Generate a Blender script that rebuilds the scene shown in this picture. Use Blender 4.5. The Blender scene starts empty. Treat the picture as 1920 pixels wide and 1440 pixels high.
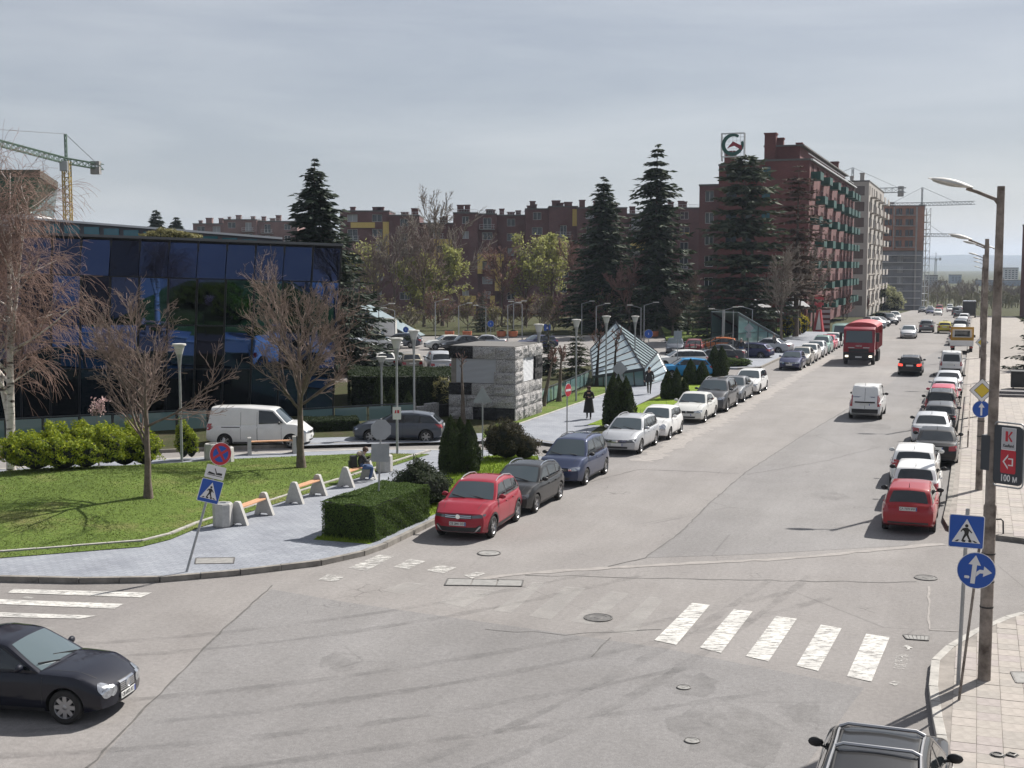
import bpy, bmesh, math, random
import numpy as np
from mathutils import Vector, Matrix
from mathutils.bvhtree import BVHTree
S = bpy.context.scene
C = S.collection
R = math.radians
PI = math.pi

# ------------------------------------------------------------------ camera
CAM_H = 8.2
FPX = 2400.0                     # focal length in photograph pixels (1920 wide)
PITCH = math.atan(222 / FPX)
cd = bpy.data.cameras.new('camera'); cam = bpy.data.objects.new('camera', cd); C.objects.link(cam)
cd.sensor_width = 36; cd.lens = FPX / 1920 * 36; cd.clip_start = .5; cd.clip_end = 20000
cam.location = (0, 0, CAM_H); cam.rotation_euler = (PI / 2 - PITCH, 0, 0)
S.camera = cam
# ------------------------------------------------------------------ sky, sun, exposure
SUN_EL, SUN_AZ = 44.0, 47.0      # azimuth measured from the view direction (+Y) to the right (+X)
S.world = bpy.data.worlds.new('World'); S.world.use_nodes = True
wn = S.world.node_tree; wn.nodes.clear()
def wnode(t, **k):
    n = wn.nodes.new(t)
    for a, b in k.items(): setattr(n, a, b)
    return n
w_sky = wnode('ShaderNodeTexSky', sky_type='NISHITA', sun_disc=False, sun_elevation=R(SUN_EL), sun_rotation=R(SUN_AZ))
w_sky.dust_density = 2.2; w_sky.air_density = 1.0; w_sky.ozone_density = 1.5; w_sky.altitude = 550
w_tc = wnode('ShaderNodeTexCoord')
w_map = wnode('ShaderNodeMapping'); w_map.inputs['Scale'].default_value = (1.1, 1.6, 7.0); w_map.inputs['Rotation'].default_value = (0.1, 0.16, 0.5)
w_noise = wnode('ShaderNodeTexNoise'); w_noise.inputs['Scale'].default_value = 2.6; w_noise.inputs['Detail'].default_value = 7; w_noise.inputs['Roughness'].default_value = .58
w_noise.inputs['Distortion'].default_value = .35
w_ramp = wnode('ShaderNodeValToRGB'); w_ramp.color_ramp.elements[0].position = .36; w_ramp.color_ramp.elements[1].position = .72
w_ramp.color_ramp.elements[0].color = (2.30, 2.41, 2.68, 1); w_ramp.color_ramp.elements[1].color = (3.4, 3.45, 3.6, 1)
w_mix = wnode('ShaderNodeMixRGB'); w_mix.inputs[0].default_value = .80
w_bg = wnode('ShaderNodeBackground'); w_bg.inputs['Strength'].default_value = .092
w_out = wnode('ShaderNodeOutputWorld')
L_ = wn.links.new
L_(w_tc.outputs['Generated'], w_map.inputs[0]); L_(w_map.outputs[0], w_noise.inputs['Vector']); L_(w_noise.outputs['Fac'], w_ramp.inputs[0])
L_(w_sky.outputs[0], w_mix.inputs[1]); L_(w_ramp.outputs[0], w_mix.inputs[2]); L_(w_mix.outputs[0], w_bg.inputs[0]); L_(w_bg.outputs[0], w_out.inputs[0])
sl = bpy.data.lights.new('sun', 'SUN'); sl.energy = 4.6; sl.angle = R(.6); sl.color = (1, .955, .89)
so = bpy.data.objects.new('sun', sl); C.objects.link(so)
sd = Vector((math.cos(R(SUN_EL)) * math.sin(R(SUN_AZ)), math.cos(R(SUN_EL)) * math.cos(R(SUN_AZ)), math.sin(R(SUN_EL))))
so.rotation_euler = sd.to_track_quat('Z', 'Y').to_euler(); so.location = (40, 40, 80)
S.view_settings.view_transform = 'Standard'; S.view_settings.look = 'None'; S.view_settings.gamma = 1
S.view_settings.exposure = .72
S.render.resolution_x = 1024; S.render.resolution_y = 768
S.cycles.max_bounces = 6; S.cycles.glossy_bounces = 3; S.cycles.transparent_max_bounces = 12; S.cycles.volume_bounces = 1
S.cycles.caustics_reflective = False; S.cycles.caustics_refractive = False

# ------------------------------------------------------------------ places
RA = R(19.9)
RX, RY = math.sin(RA), math.cos(RA)          # direction of the main road
NX, NY = math.cos(RA), -math.sin(RA)         # to its right
ROAD_ROT = math.atan2(RY, RX)
def gz(u):                                    # the main road starts to fall away behind the crossing
    if u < 150: return 0.0
    if u < 190: return -.02 * (u - 150) ** 2 / 80
    return max(-.4 - .02 * (u - 190), -7.0)
def W(u, v, z=0.0): return Vector((u * RX + v * NX, u * RY + v * NY, z))
def G(u, v): return W(u, v, gz(u))
def uv_of(X, Y): return (X * RX + Y * RY, X * NX + Y * NY)
def ray(x, y):
    a = (x - 960) / FPX; b = -(y - 720) / FPX
    return Vector((a, math.cos(PITCH) + b * math.sin(PITCH), -math.sin(PITCH) + b * math.cos(PITCH)))
def at(x, y, z=0.0):                          # where the level plane z is seen
    d = ray(x, y); t = (z - CAM_H) / d.z
    return Vector((d.x * t, d.y * t, z))
def atd(x, y, Y):                             # the point at forward distance Y
    d = ray(x, y); t = Y / d.y
    return Vector((d.x * t, Y, CAM_H + d.z * t))

# ------------------------------------------------------------------ materials
MATS = {}
def mat(name, col, rough=.6, metal=0.0, coat=0.0, var=0.0, vscale=3.0, bump=0.0, bscale=40.0, spec=.5, col2=None, alpha=1.0, trans=0.0, emit=None, sub=0):
    if name in MATS: return MATS[name]
    m = bpy.data.materials.new(name); m.use_nodes = True; MATS[name] = m
    nt = m.node_tree; b = nt.nodes['Principled BSDF']
    b.inputs['Base Color'].default_value = (*col, 1); b.inputs['Roughness'].default_value = rough; b.inputs['Metallic'].default_value = metal
    b.inputs['Coat Weight'].default_value = coat; b.inputs['Coat Roughness'].default_value = .03; b.inputs['Specular IOR Level'].default_value = spec
    b.inputs['Alpha'].default_value = alpha; b.inputs['Transmission Weight'].default_value = trans
    if emit: b.inputs['Emission Color'].default_value = (*emit[:3], 1); b.inputs['Emission Strength'].default_value = emit[3]
    if var or bump or col2:
        tc = nt.nodes.new('ShaderNodeTexCoord')
        if var or col2:
            n = nt.nodes.new('ShaderNodeTexNoise'); n.inputs['Scale'].default_value = vscale; n.inputs['Detail'].default_value = 6; n.inputs['Roughness'].default_value = .65
            nt.links.new(tc.outputs['Object'], n.inputs['Vector'])
            r = nt.nodes.new('ShaderNodeValToRGB'); r.color_ramp.elements[0].position = .32; r.color_ramp.elements[1].position = .68
            lo = tuple(c * (1 - var) for c in col); hi = tuple(min(1, c * (1 + var)) for c in (col2 or col))
            r.color_ramp.elements[0].color = (*lo, 1); r.color_ramp.elements[1].color = (*hi, 1)
            nt.links.new(n.outputs['Fac'], r.inputs[0]); nt.links.new(r.outputs[0], b.inputs['Base Color'])
        if bump:
            n2 = nt.nodes.new('ShaderNodeTexNoise'); n2.inputs['Scale'].default_value = bscale; n2.inputs['Detail'].default_value = 4
            nt.links.new(tc.outputs['Object'], n2.inputs['Vector'])
            bp = nt.nodes.new('ShaderNodeBump'); bp.inputs['Strength'].default_value = bump; bp.inputs['Distance'].default_value = .02
            nt.links.new(n2.outputs['Fac'], bp.inputs['Height']); nt.links.new(bp.outputs[0], b.inputs['Normal'])
    return m
def leafmat(name, c1, c2, rough=.75, tl=.25):
    """foliage: colour differs from leaf to leaf (random per island), light passes through a little"""
    m = bpy.data.materials.new(name); m.use_nodes = True; MATS[name] = m
    nt = m.node_tree; b = nt.nodes['Principled BSDF']; b.inputs['Roughness'].default_value = rough; b.inputs['Specular IOR Level'].default_value = .25
    g = nt.nodes.new('ShaderNodeNewGeometry'); r = nt.nodes.new('ShaderNodeValToRGB')
    r.color_ramp.elements[0].color = (*c1, 1); r.color_ramp.elements[1].color = (*c2, 1)
    nt.links.new(g.outputs['Random Per Island'], r.inputs[0]); nt.links.new(r.outputs[0], b.inputs['Base Color'])
    t = nt.nodes.new('ShaderNodeBsdfTranslucent'); nt.links.new(r.outputs[0], t.inputs[0])
    mx = nt.nodes.new('ShaderNodeMixShader'); mx.inputs[0].default_value = tl
    nt.links.new(b.outputs[0], mx.inputs[1]); nt.links.new(t.outputs[0], mx.inputs[2]); nt.links.new(mx.outputs[0], nt.nodes['Material Output'].inputs[0])
    return m

# ------------------------------------------------------------------ mesh helpers
class MB:
    def __init__(s): s.v = []; s.f = []; s.m = []
    def add(s, vs, fs, mi=0):
        o = len(s.v); s.v += [tuple(v) for v in vs]; s.f += [tuple(i + o for i in f) for f in fs]; s.m += [mi] * len(fs)
        return s
    def box(s, x0, x1, y0, y1, z0, z1, mi=0):
        return s.add([(x0, y0, z0), (x1, y0, z0), (x1, y1, z0), (x0, y1, z0), (x0, y0, z1), (x1, y0, z1), (x1, y1, z1), (x0, y1, z1)],
                     [(0, 3, 2, 1), (4, 5, 6, 7), (0, 1, 5, 4), (1, 2, 6, 5), (2, 3, 7, 6), (3, 0, 4, 7)], mi)
    def bbox(s, x0, x1, y0, y1, z0, z1, b=.02, mi=0):
        """box with bevelled edges"""
        bm = bmesh.new(); bmesh.ops.create_cube(bm, size=1)
        for v in bm.verts: v.co = Vector(((x0 + x1) / 2 + v.co.x * (x1 - x0), (y0 + y1) / 2 + v.co.y * (y1 - y0), (z0 + z1) / 2 + v.co.z * (z1 - z0)))
        bmesh.ops.bevel(bm, geom=bm.edges[:], offset=b, segments=2, affect='EDGES', profile=.7)
        return s.bm(bm, mi)
    def bm(s, bm, mi=0):
        bm.verts.index_update(); s.add([v.co for v in bm.verts], [[v.index for v in f.verts] for f in bm.faces], mi); bm.free(); return s
    def quad(s, a, b, c, d, mi=0): return s.add([a, b, c, d], [(0, 1, 2, 3)], mi)
    def bar(s, p, q, w, h=None, mi=0, up=(0, 0, 1)):
        p = Vector(p); q = Vector(q); h = h or w; d = (q - p).normalized(); u = Vector(up)
        if abs(d.dot(u)) > .98: u = Vector((1, 0, 0))
        a = d.cross(u).normalized() * w / 2; b = a.cross(d).normalized() * h / 2
        vs = [p - a - b, p + a - b, p + a + b, p - a + b, q - a - b, q + a - b, q + a + b, q - a + b]
        return s.add(vs, [(0, 1, 2, 3), (4, 7, 6, 5), (0, 4, 5, 1), (1, 5, 6, 2), (2, 6, 7, 3), (3, 7, 4, 0)], mi)
    def tube(s, pts, rad, n=8, mi=0, cap=True):
        pts = [Vector(p) for p in pts]
        if not hasattr(rad, '__len__'): rad = [rad] * len(pts)
        o = len(s.v); k = len(pts); prev = None
        for i, p in enumerate(pts):
            d = (pts[min(i + 1, k - 1)] - pts[max(i - 1, 0)]).normalized()
            if prev is None:
                u = Vector((0, 0, 1)) if abs(d.z) < .9 else Vector((1, 0, 0)); a = d.cross(u).normalized()
            else: a = (prev - d * prev.dot(d)).normalized()
            prev = a; b = d.cross(a)
            for j in range(n):
                t = 2 * PI * j / n; q = p + (a * math.cos(t) + b * math.sin(t)) * rad[i]; s.v.append(tuple(q))
        for i in range(k - 1):
            for j in range(n):
                s.f.append((o + i * n + j, o + i * n + (j + 1) % n, o + (i + 1) * n + (j + 1) % n, o + (i + 1) * n + j)); s.m.append(mi)
        if cap: s.f += [tuple(o + j for j in range(n))[::-1], tuple(o + (k - 1) * n + j for j in range(n))]; s.m += [mi, mi]
        return s
    def lathe(s, prof, n=16, c=(0, 0, 0), axis='z', mi=0, cap=True):
        """prof: (radius, height) pairs"""
        o = len(s.v)
        for r, h in prof:
            for j in range(n):
                t = 2 * PI * j / n; x, y = r * math.cos(t), r * math.sin(t)
                p = (x, y, h) if axis == 'z' else ((x, h, y) if axis == 'y' else (h, x, y))
                s.v.append((p[0] + c[0], p[1] + c[1], p[2] + c[2]))
        for i in range(len(prof) - 1):
            for j in range(n):
                s.f.append((o + i * n + j, o + i * n + (j + 1) % n, o + (i + 1) * n + (j + 1) % n, o + (i + 1) * n + j)); s.m.append(mi)
        if cap and prof[0][0] > 1e-4: s.f.append(tuple(o + j for j in range(n))[::-1]); s.m.append(mi)
        if cap and prof[-1][0] > 1e-4: s.f.append(tuple(o + (len(prof) - 1) * n + j for j in range(n))); s.m.append(mi)
        return s
    def prism(s, poly, z0, z1, mi=0, axis='z'):
        """poly in the plane across the axis; axis y: (x,z) polygon pushed along y"""
        n = len(poly)
        P = (lambda p, h: (p[0], p[1], h)) if axis == 'z' else ((lambda p, h: (p[0], h, p[1])) if axis == 'y' else (lambda p, h: (h, p[0], p[1])))
        vs = [P(p, z0) for p in poly] + [P(p, z1) for p in poly]
        fs = [tuple(range(n))[::-1], tuple(range(n, 2 * n))] + [(i, (i + 1) % n, n + (i + 1) % n, n + i) for i in range(n)]
        return s.add(vs, fs, mi)
    def ball(s, c, r, mi=0, sub=2, sc=(1, 1, 1)):
        bm = bmesh.new(); bmesh.ops.create_icosphere(bm, subdivisions=sub, radius=1)
        for v in bm.verts: v.co = Vector((c[0] + v.co.x * r * sc[0], c[1] + v.co.y * r * sc[1], c[2] + v.co.z * r * sc[2]))
        return s.bm(bm, mi)
    def mesh(s, name, mats, smooth=None):
        me = bpy.data.meshes.new(name); me.from_pydata(s.v, [], s.f)
        for m in (mats if isinstance(mats, (list, tuple)) else [mats]): me.materials.append(m)
        if any(s.m): me.polygons.foreach_set('material_index', s.m)
        if smooth:
            me.polygons.foreach_set('use_smooth', [True] * len(s.f)); me.set_sharp_from_angle(angle=R(smooth))
        me.update(); return me
    def build(s, name, mats, parent=None, smooth=None, **k): return put(name, s.mesh(name, mats, smooth), parent, **k)
def fixn(me):
    bm = bmesh.new(); bm.from_mesh(me); bmesh.ops.recalc_face_normals(bm, faces=bm.faces[:]); bm.to_mesh(me); bm.free(); return me
def put(name, data, parent=None, loc=None, rz=None, rot=None):
    o = bpy.data.objects.new(name, data); C.objects.link(o)
    if parent: o.parent = parent
    if loc is not None: o.location = loc
    if rz is not None: o.rotation_euler = (0, 0, rz)
    if rot is not None: o.rotation_euler = rot
    return o
def tag(o, label, cat, group=None):
    o['label'] = label; o['category'] = cat
    if group: o['group'] = group
    return o
def thing(name, label, cat, loc=(0, 0, 0), rz=0, group=None):
    return tag(put(name, None, None, loc, rz), label, cat, group)
def struct(o): o['kind'] = 'structure'; return o
def stuff(o): o['kind'] = 'stuff'; return o
def copy_tree(o, parent=None, loc=None, rz=None, label=None):
    c = o.copy(); C.objects.link(c); c.parent = parent
    if loc is not None: c.location = loc
    if rz is not None: c.rotation_euler = (0, 0, rz)
    if label: c['label'] = label
    for ch in o.children: copy_tree(ch, c)
    return c
def np_mesh(name, V, F, mats, smooth=False, mi=None):
    """V (n,3) and F (m,k) arrays, all faces with k corners"""
    V = np.asarray(V, np.float32); F = np.asarray(F, np.int32); k = F.shape[1]
    me = bpy.data.meshes.new(name); me.vertices.add(len(V)); me.vertices.foreach_set('co', V.ravel())
    me.loops.add(F.size); me.loops.foreach_set('vertex_index', F.ravel())
    me.polygons.add(len(F)); me.polygons.foreach_set('loop_start', np.arange(0, F.size, k, dtype=np.int32))
    for m in (mats if isinstance(mats, (list, tuple)) else [mats]): me.materials.append(m)
    if mi is not None: me.polygons.foreach_set('material_index', np.asarray(mi, np.int32))
    if smooth: me.polygons.foreach_set('use_smooth', np.ones(len(F), bool))
    me.update(calc_edges=True); me.validate(); return me
def text_mesh(txt, size, material, font_bold=False, depth=.004, spacing=1.0):
    cu = bpy.data.curves.new('lettering', 'FONT'); cu.body = txt; cu.size = size; cu.align_x = 'CENTER'; cu.align_y = 'CENTER'; cu.extrude = depth; cu.space_character = spacing
    cu.resolution_u = 2
    if font_bold: cu.offset = size * .018
    o = bpy.data.objects.new('lettering', cu); C.objects.link(o)
    me = bpy.data.meshes.new_from_object(o.evaluated_get(bpy.context.evaluated_depsgraph_get()))
    bpy.data.objects.remove(o); bpy.data.curves.remove(cu)
    me.materials.clear(); me.materials.append(material); return me
# ================================================================== ground materials
def nodes_of(m): return m.node_tree, m.node_tree.nodes['Principled BSDF']
def N_(nt, t, **k):
    n = nt.nodes.new(t)
    for a, b in k.items():
        if a.startswith('i_'): n.inputs[a[2:].replace('_', ' ')].default_value = b
        else: setattr(n, a, b)
    return n
def ramp(nt, fac, stops):
    r = nt.nodes.new('ShaderNodeValToRGB'); e = r.color_ramp.elements
    while len(e) < len(stops): e.new(.5)
    for i, (p, c) in enumerate(stops): e[i].position = p; e[i].color = (*c, 1) if len(c) == 3 else c
    nt.links.new(fac, r.inputs[0]); return r.outputs[0]
def mulc(nt, a, b, fac=1.0, mode='MULTIPLY'):
    m = nt.nodes.new('ShaderNodeMixRGB'); m.blend_type = mode
    if hasattr(fac, 'is_output'): nt.links.new(fac, m.inputs[0])
    else: m.inputs[0].default_value = fac
    for i, x in ((1, a), (2, b)):
        if hasattr(x, 'is_output'): nt.links.new(x, m.inputs[i])
        else: m.inputs[i].default_value = (*x, 1)
    return m.outputs[0]
def asphalt_mat(name, base, warm, crack=1.0):
    m = bpy.data.materials.new(name); m.use_nodes = True; MATS[name] = m
    nt, b = nodes_of(m); tc = N_(nt, 'ShaderNodeTexCoord'); mp = N_(nt, 'ShaderNodeMapping'); nt.links.new(tc.outputs['Object'], mp.inputs[0])
    mp.inputs['Rotation'].default_value = (0, 0, RA)      # x across the road, y along it
    co = mp.outputs[0]
    def noise(sc, det=5, rough=.6, stretch=None, dist=0):
        src = co
        if stretch:
            m2 = N_(nt, 'ShaderNodeMapping'); m2.inputs['Scale'].default_value = stretch; nt.links.new(co, m2.inputs[0]); src = m2.outputs[0]
        n = N_(nt, 'ShaderNodeTexNoise'); n.inputs['Scale'].default_value = sc; n.inputs['Detail'].default_value = det; n.inputs['Roughness'].default_value = rough; n.inputs['Distortion'].default_value = dist
        nt.links.new(src, n.inputs['Vector']); return n.outputs['Fac']
    big = ramp(nt, noise(.09, 4), [(.34, base), (.66, warm)])
    c = mulc(nt, big, ramp(nt, noise(.7, 6, .7, (1, .12, 1)), [(.3, (.90, .90, .90)), (.7, (1.07, 1.07, 1.07))]))
    c = mulc(nt, c, ramp(nt, noise(.35, 5, .6, None, .6), [(.35, (.93, .925, .92)), (.62, (1.04, 1.04, 1.04))]))
    c = mulc(nt, c, ramp(nt, noise(60, 3, .8), [(.28, (.55, .55, .55)), (.5, (1, 1, 1)), (.74, (1.42, 1.42, 1.42))]))
    c = mulc(nt, c, ramp(nt, noise(9, 4, .75), [(.3, (.84, .84, .84)), (.7, (1.14, 1.14, 1.14))]))
    c = mulc(nt, c, ramp(nt, noise(.16, 3, .55, (1, .05, 1), .3), [(.38, (.90, .895, .89)), (.62, (1.06, 1.06, 1.06))]))
    c = mulc(nt, c, ramp(nt, noise(.55, 6, .8, None, 1.2), [(.62, (1, 1, 1)), (.74, (.82, .82, .83))]))
    c = mulc(nt, c, ramp(nt, noise(1.9, 3, .5), [(.66, (1, 1, 1)), (.80, (.86, .86, .87))]))
    vo = N_(nt, 'ShaderNodeTexVoronoi', feature='DISTANCE_TO_EDGE'); vo.inputs['Scale'].default_value = .16; vo.inputs['Randomness'].default_value = 1
    wob = mulc(nt, co, N_(nt, 'ShaderNodeTexNoise', i_Scale=1.6, i_Detail=5).outputs['Color'], .35, 'ADD'); nt.links.new(wob, vo.inputs['Vector'])
    crk = ramp(nt, vo.outputs['Distance'], [(.0012, (1, 1, 1)), (.0045, (0, 0, 0))])
    crk = mulc(nt, crk, ramp(nt, noise(.22, 3), [(.5, (0, 0, 0)), (.6, (1, 1, 1))]))
    c = mulc(nt, c, (.25, .25, .25), 1.0) if False else mulc(nt, c, mulc(nt, (1, 1, 1), (.72, .72, .72), crk, 'MIX'))
    vo2 = N_(nt, 'ShaderNodeTexVoronoi', feature='DISTANCE_TO_EDGE'); vo2.inputs['Scale'].default_value = 2.2; nt.links.new(wob, vo2.inputs['Vector'])
    crk2 = mulc(nt, ramp(nt, vo2.outputs['Distance'], [(.012, (1, 1, 1)), (.05, (0, 0, 0))]), ramp(nt, noise(.3, 4), [(.62, (0, 0, 0)), (.70, (1, 1, 1))]))
    c = mulc(nt, c, mulc(nt, (1, 1, 1), (.62, .62, .62), crk2, 'MIX'))
    nt.links.new(c, b.inputs['Base Color']); b.inputs['Roughness'].default_value = .86; b.inputs['Specular IOR Level'].default_value = .3
    bp = N_(nt, 'ShaderNodeBump'); bp.inputs['Strength'].default_value = .35; bp.inputs['Distance'].default_value = .01; nt.links.new(noise(90, 3, .7), bp.inputs['Height']); nt.links.new(bp.outputs[0], b.inputs['Normal'])
    return m
M_ASPH = asphalt_mat('asphalt', (.208, .196, .190), (.240, .226, .216))
M_ASPHF = asphalt_mat('asphalt_grey', (.186, .180, .179), (.205, .198, .195))
M_ASPH2 = asphalt_mat('asphalt_patch', (.192, .185, .183), (.212, .204, .20))
M_ASPH3 = asphalt_mat('asphalt_pale', (.235, .228, .216), (.26, .25, .234))
def grass_mat(name, c1, c2, c3):
    m = bpy.data.materials.new(name); m.use_nodes = True; MATS[name] = m
    nt, b = nodes_of(m); tc = N_(nt, 'ShaderNodeTexCoord')
    def noise(sc, det=5, rough=.65):
        n = N_(nt, 'ShaderNodeTexNoise'); n.inputs['Scale'].default_value = sc; n.inputs['Detail'].default_value = det; n.inputs['Roughness'].default_value = rough
        nt.links.new(tc.outputs['Object'], n.inputs['Vector']); return n.outputs['Fac']
    c = ramp(nt, noise(.45), [(.3, c1), (.52, c2), (.72, c3)])
    c = mulc(nt, c, ramp(nt, noise(9), [(.3, (.62, .62, .62)), (.7, (1.25, 1.25, 1.25))]))
    c = mulc(nt, c, ramp(nt, noise(45, 3), [(.3, (.55, .55, .5)), (.7, (1.35, 1.35, 1.3))]))
    nt.links.new(c, b.inputs['Base Color']); b.inputs['Roughness'].default_value = .95; b.inputs['Specular IOR Level'].default_value = .1
    bp = N_(nt, 'ShaderNodeBump'); bp.inputs['Strength'].default_value = .8; bp.inputs['Distance'].default_value = .05; nt.links.new(noise(30, 4), bp.inputs['Height']); nt.links.new(bp.outputs[0], b.inputs['Normal'])
    return m
M_GRASS = grass_mat('lawn_grass', (.10, .145, .035), (.125, .18, .042), (.20, .195, .08))
M_BRIGHT = grass_mat('fresh_grass', (.14, .21, .03), (.19, .27, .03), (.2, .26, .05))
M_EARTH = grass_mat('park_earth', (.075, .06, .042), (.06, .068, .03), (.095, .08, .055))
def slab_mat(name, c1, c2, cm, sx, sy, rot=RA, mortar=.012):
    m = bpy.data.materials.new(name); m.use_nodes = True; MATS[name] = m
    nt, b = nodes_of(m); tc = N_(nt, 'ShaderNodeTexCoord'); mp = N_(nt, 'ShaderNodeMapping'); mp.inputs['Rotation'].default_value = (0, 0, rot); nt.links.new(tc.outputs['Object'], mp.inputs[0])
    br = N_(nt, 'ShaderNodeTexBrick'); br.inputs['Scale'].default_value = 1; br.inputs['Brick Width'].default_value = sx; br.inputs['Row Height'].default_value = sy; br.inputs['Mortar Size'].default_value = mortar
    br.inputs['Color1'].default_value = (*c1, 1); br.inputs['Color2'].default_value = (*c2, 1); br.inputs['Mortar'].default_value = (*cm, 1); nt.links.new(mp.outputs[0], br.inputs['Vector'])
    n = N_(nt, 'ShaderNodeTexNoise'); n.inputs['Scale'].default_value = .8; n.inputs['Detail'].default_value = 6; nt.links.new(mp.outputs[0], n.inputs['Vector'])
    c = mulc(nt, br.outputs['Color'], ramp(nt, n.outputs['Fac'], [(.3, (.84, .84, .85)), (.7, (1.12, 1.12, 1.1))]))
    n2 = N_(nt, 'ShaderNodeTexNoise'); n2.inputs['Scale'].default_value = 40; n2.inputs['Detail'].default_value = 3; nt.links.new(mp.outputs[0], n2.inputs['Vector'])
    c = mulc(nt, c, ramp(nt, n2.outputs['Fac'], [(.3, (.82, .82, .82)), (.7, (1.14, 1.14, 1.14))]))
    nt.links.new(c, b.inputs['Base Color']); b.inputs['Roughness'].default_value = .8; b.inputs['Specular IOR Level'].default_value = .3
    bp = N_(nt, 'ShaderNodeBump'); bp.inputs['Strength'].default_value = .3; bp.inputs['Distance'].default_value = .006; nt.links.new(br.outputs['Fac'], bp.inputs['Height']); bp.invert = True; nt.links.new(bp.outputs[0], b.inputs['Normal'])
    return m
M_PAVE = slab_mat('blue_grey_paving', (.285, .30, .335), (.24, .256, .29), (.175, .188, .215), .3, .15)
M_TILEBED = mat('tile_joint', (.235, .212, .19), .9, var=.25, vscale=2)
M_KERB = mat('kerb_concrete', (.20, .185, .165), .9, var=.35, vscale=2.5, bump=.3)
M_KERBL = mat('kerb_pale', (.34, .325, .30), .88, var=.25, vscale=3, bump=.3)
M_TILE = []
for i, c in enumerate([(.315, .285, .255), (.285, .26, .235), (.335, .30, .27), (.30, .265, .25)]):
    M_TILE.append(mat('beige_tile_%d' % i, c, .85, var=.16, vscale=6, bump=.2, bscale=80))

def sheet(name, poly, z, m, parent=None):
    mb = MB(); mb.add([(p[0], p[1], z) for p in poly], [tuple(range(len(poly)))])
    me = mb.mesh(name, m)
    if me.polygons[0].normal.z < 0: me.flip_normals()
    return put(name, me, parent)
def slab(name, poly, z0, z1, m, parent=None):
    mb = MB(); mb.prism([(p[0], p[1]) for p in poly], z0, z1); return put(name, fixn(mb.mesh(name, m)), parent)
def pxs(l, z=0.0): return [at(x, y, z) for x, y in l]
# ------------------------------------------------------------------ terrain sheet to the horizon
us = [-400, -120, 0, 100, 148] + list(range(156, 196, 8)) + list(range(200, 540, 20)) + [560, 700, 1000, 1600, 2600, 4200, 6500, 9500]
vs = [-9000, -5000, -2500, -1200, -600, -300, -120, -40, 0, 40, 120, 300, 600, 1200, 2500, 5000, 9000]
mb = MB()
mb.v = [tuple(W(u, v, gz(u) - .06)) for u in us for v in vs]
nv = len(vs)
mb.f = [(i * nv + j, i * nv + j + 1, (i + 1) * nv + j + 1, (i + 1) * nv + j) for i in range(len(us) - 1) for j in range(nv - 1)]; mb.m = [0] * len(mb.f)
struct(put('ground', fixn(mb.mesh('ground', M_EARTH))))
# ------------------------------------------------------------------ asphalt
struct(sheet('road', [W(-60, -140), W(-60, 70), W(60, 70), W(60, -.4), W(150, -.4), W(150, -30), (-80, 150, 0), (-120, 60, 0)], 0, M_ASPH))
mb = MB(); ul = list(range(150, 200, 10)) + list(range(200, 460, 20)); vl = [-16.4, -8, -.4]
mb.v = [tuple(W(u, v, gz(u))) for u in ul for v in vl]
mb.f = [(i * 3 + j, i * 3 + j + 1, (i + 1) * 3 + j + 1, (i + 1) * 3 + j) for i in range(len(ul) - 1) for j in range(2)]; mb.m = [0] * len(mb.f)
struct(put('road', fixn(mb.mesh('road_far', M_ASPH))))
# repairs and seams in the asphalt
def strip(name, pts, w, z, m, wob=0.0, seed=1):
    rnd = random.Random(seed); pts = [Vector(p) for p in pts]
    fine = []
    for a, b in zip(pts, pts[1:]):
        n = max(2, int((b - a).length / .35))
        fine += [a.lerp(b, i / n) for i in range(n)]
    fine.append(pts[-1]); mb = MB(); L = []
    for i, p in enumerate(fine):
        d = (fine[min(i + 1, len(fine) - 1)] - fine[max(i - 1, 0)]).normalized(); nrm = Vector((-d.y, d.x, 0))
        p = p + nrm * rnd.uniform(-wob, wob); ww = w * rnd.uniform(.6, 1.35)
        L.append((p + nrm * ww / 2, p - nrm * ww / 2))
    for i in range(len(L) - 1):
        a, b = L[i]; c, d = L[i + 1]
        mb.quad((a.x, a.y, z), (b.x, b.y, z), (d.x, d.y, z), (c.x, c.y, z))
    return struct(put(name, fixn(mb.mesh(name, m))))
M_TAR = mat('tar_seam', (.10, .095, .09), .8, var=.3, vscale=5)
M_DUST = mat('pale_repair', (.27, .25, .235), .9, var=.18, vscale=4)
struct(sheet('road_patch', pxs([(1210, 1046), (1275, 1000), (1330, 945), (1395, 888), (1500, 820), (1660, 725), (1735, 670), (1790, 640), (1800, 700), (1790, 800), (1772, 985), (1700, 1023), (1400, 1040)]), .004, M_ASPH2))
struct(sheet('road_patch', pxs([(165, 1450), (300, 1300), (420, 1180), (508, 1105), (640, 1128), (1000, 1180), (1240, 1215), (1620, 1290), (1500, 1450), (1300, 1700), (300, 1600)]), .004, M_ASPHF))
strip('tar_seam', pxs([(165, 1440), (300, 1300), (420, 1180), (500, 1108), (512, 1098)]), .045, .008, M_TAR, .03, 2)
strip('tar_seam', pxs([(1140, 1062), (1210, 1046), (1275, 1000), (1330, 945), (1395, 888), (1500, 820), (1660, 725)]), .05, .008, M_TAR, .03, 3)
strip('pale_seam', pxs([(860, 1090), (1000, 1074), (1200, 1062), (1500, 1046), (1700, 1026), (1770, 1020)]), .26, .0085, M_DUST, .05, 4)
strip('pale_seam', pxs([(1741, 1100), (1742, 1180)]), .05, .009, M_DUST, .02, 5)
strip('pale_seam', pxs([(1742, 1182), (1800, 1184)]), .05, .009, M_DUST, .02, 6)
strip('tar_seam', pxs([(1385, 888), (1200, 880), (1100, 905)]), .035, .006, M_TAR, .06, 7)
strip('tar_seam', pxs([(985, 1078), (1130, 1082), (1250, 1084), (1500, 1090), (1720, 1092)]), .03, .0075, M_TAR, .08, 8)
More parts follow.
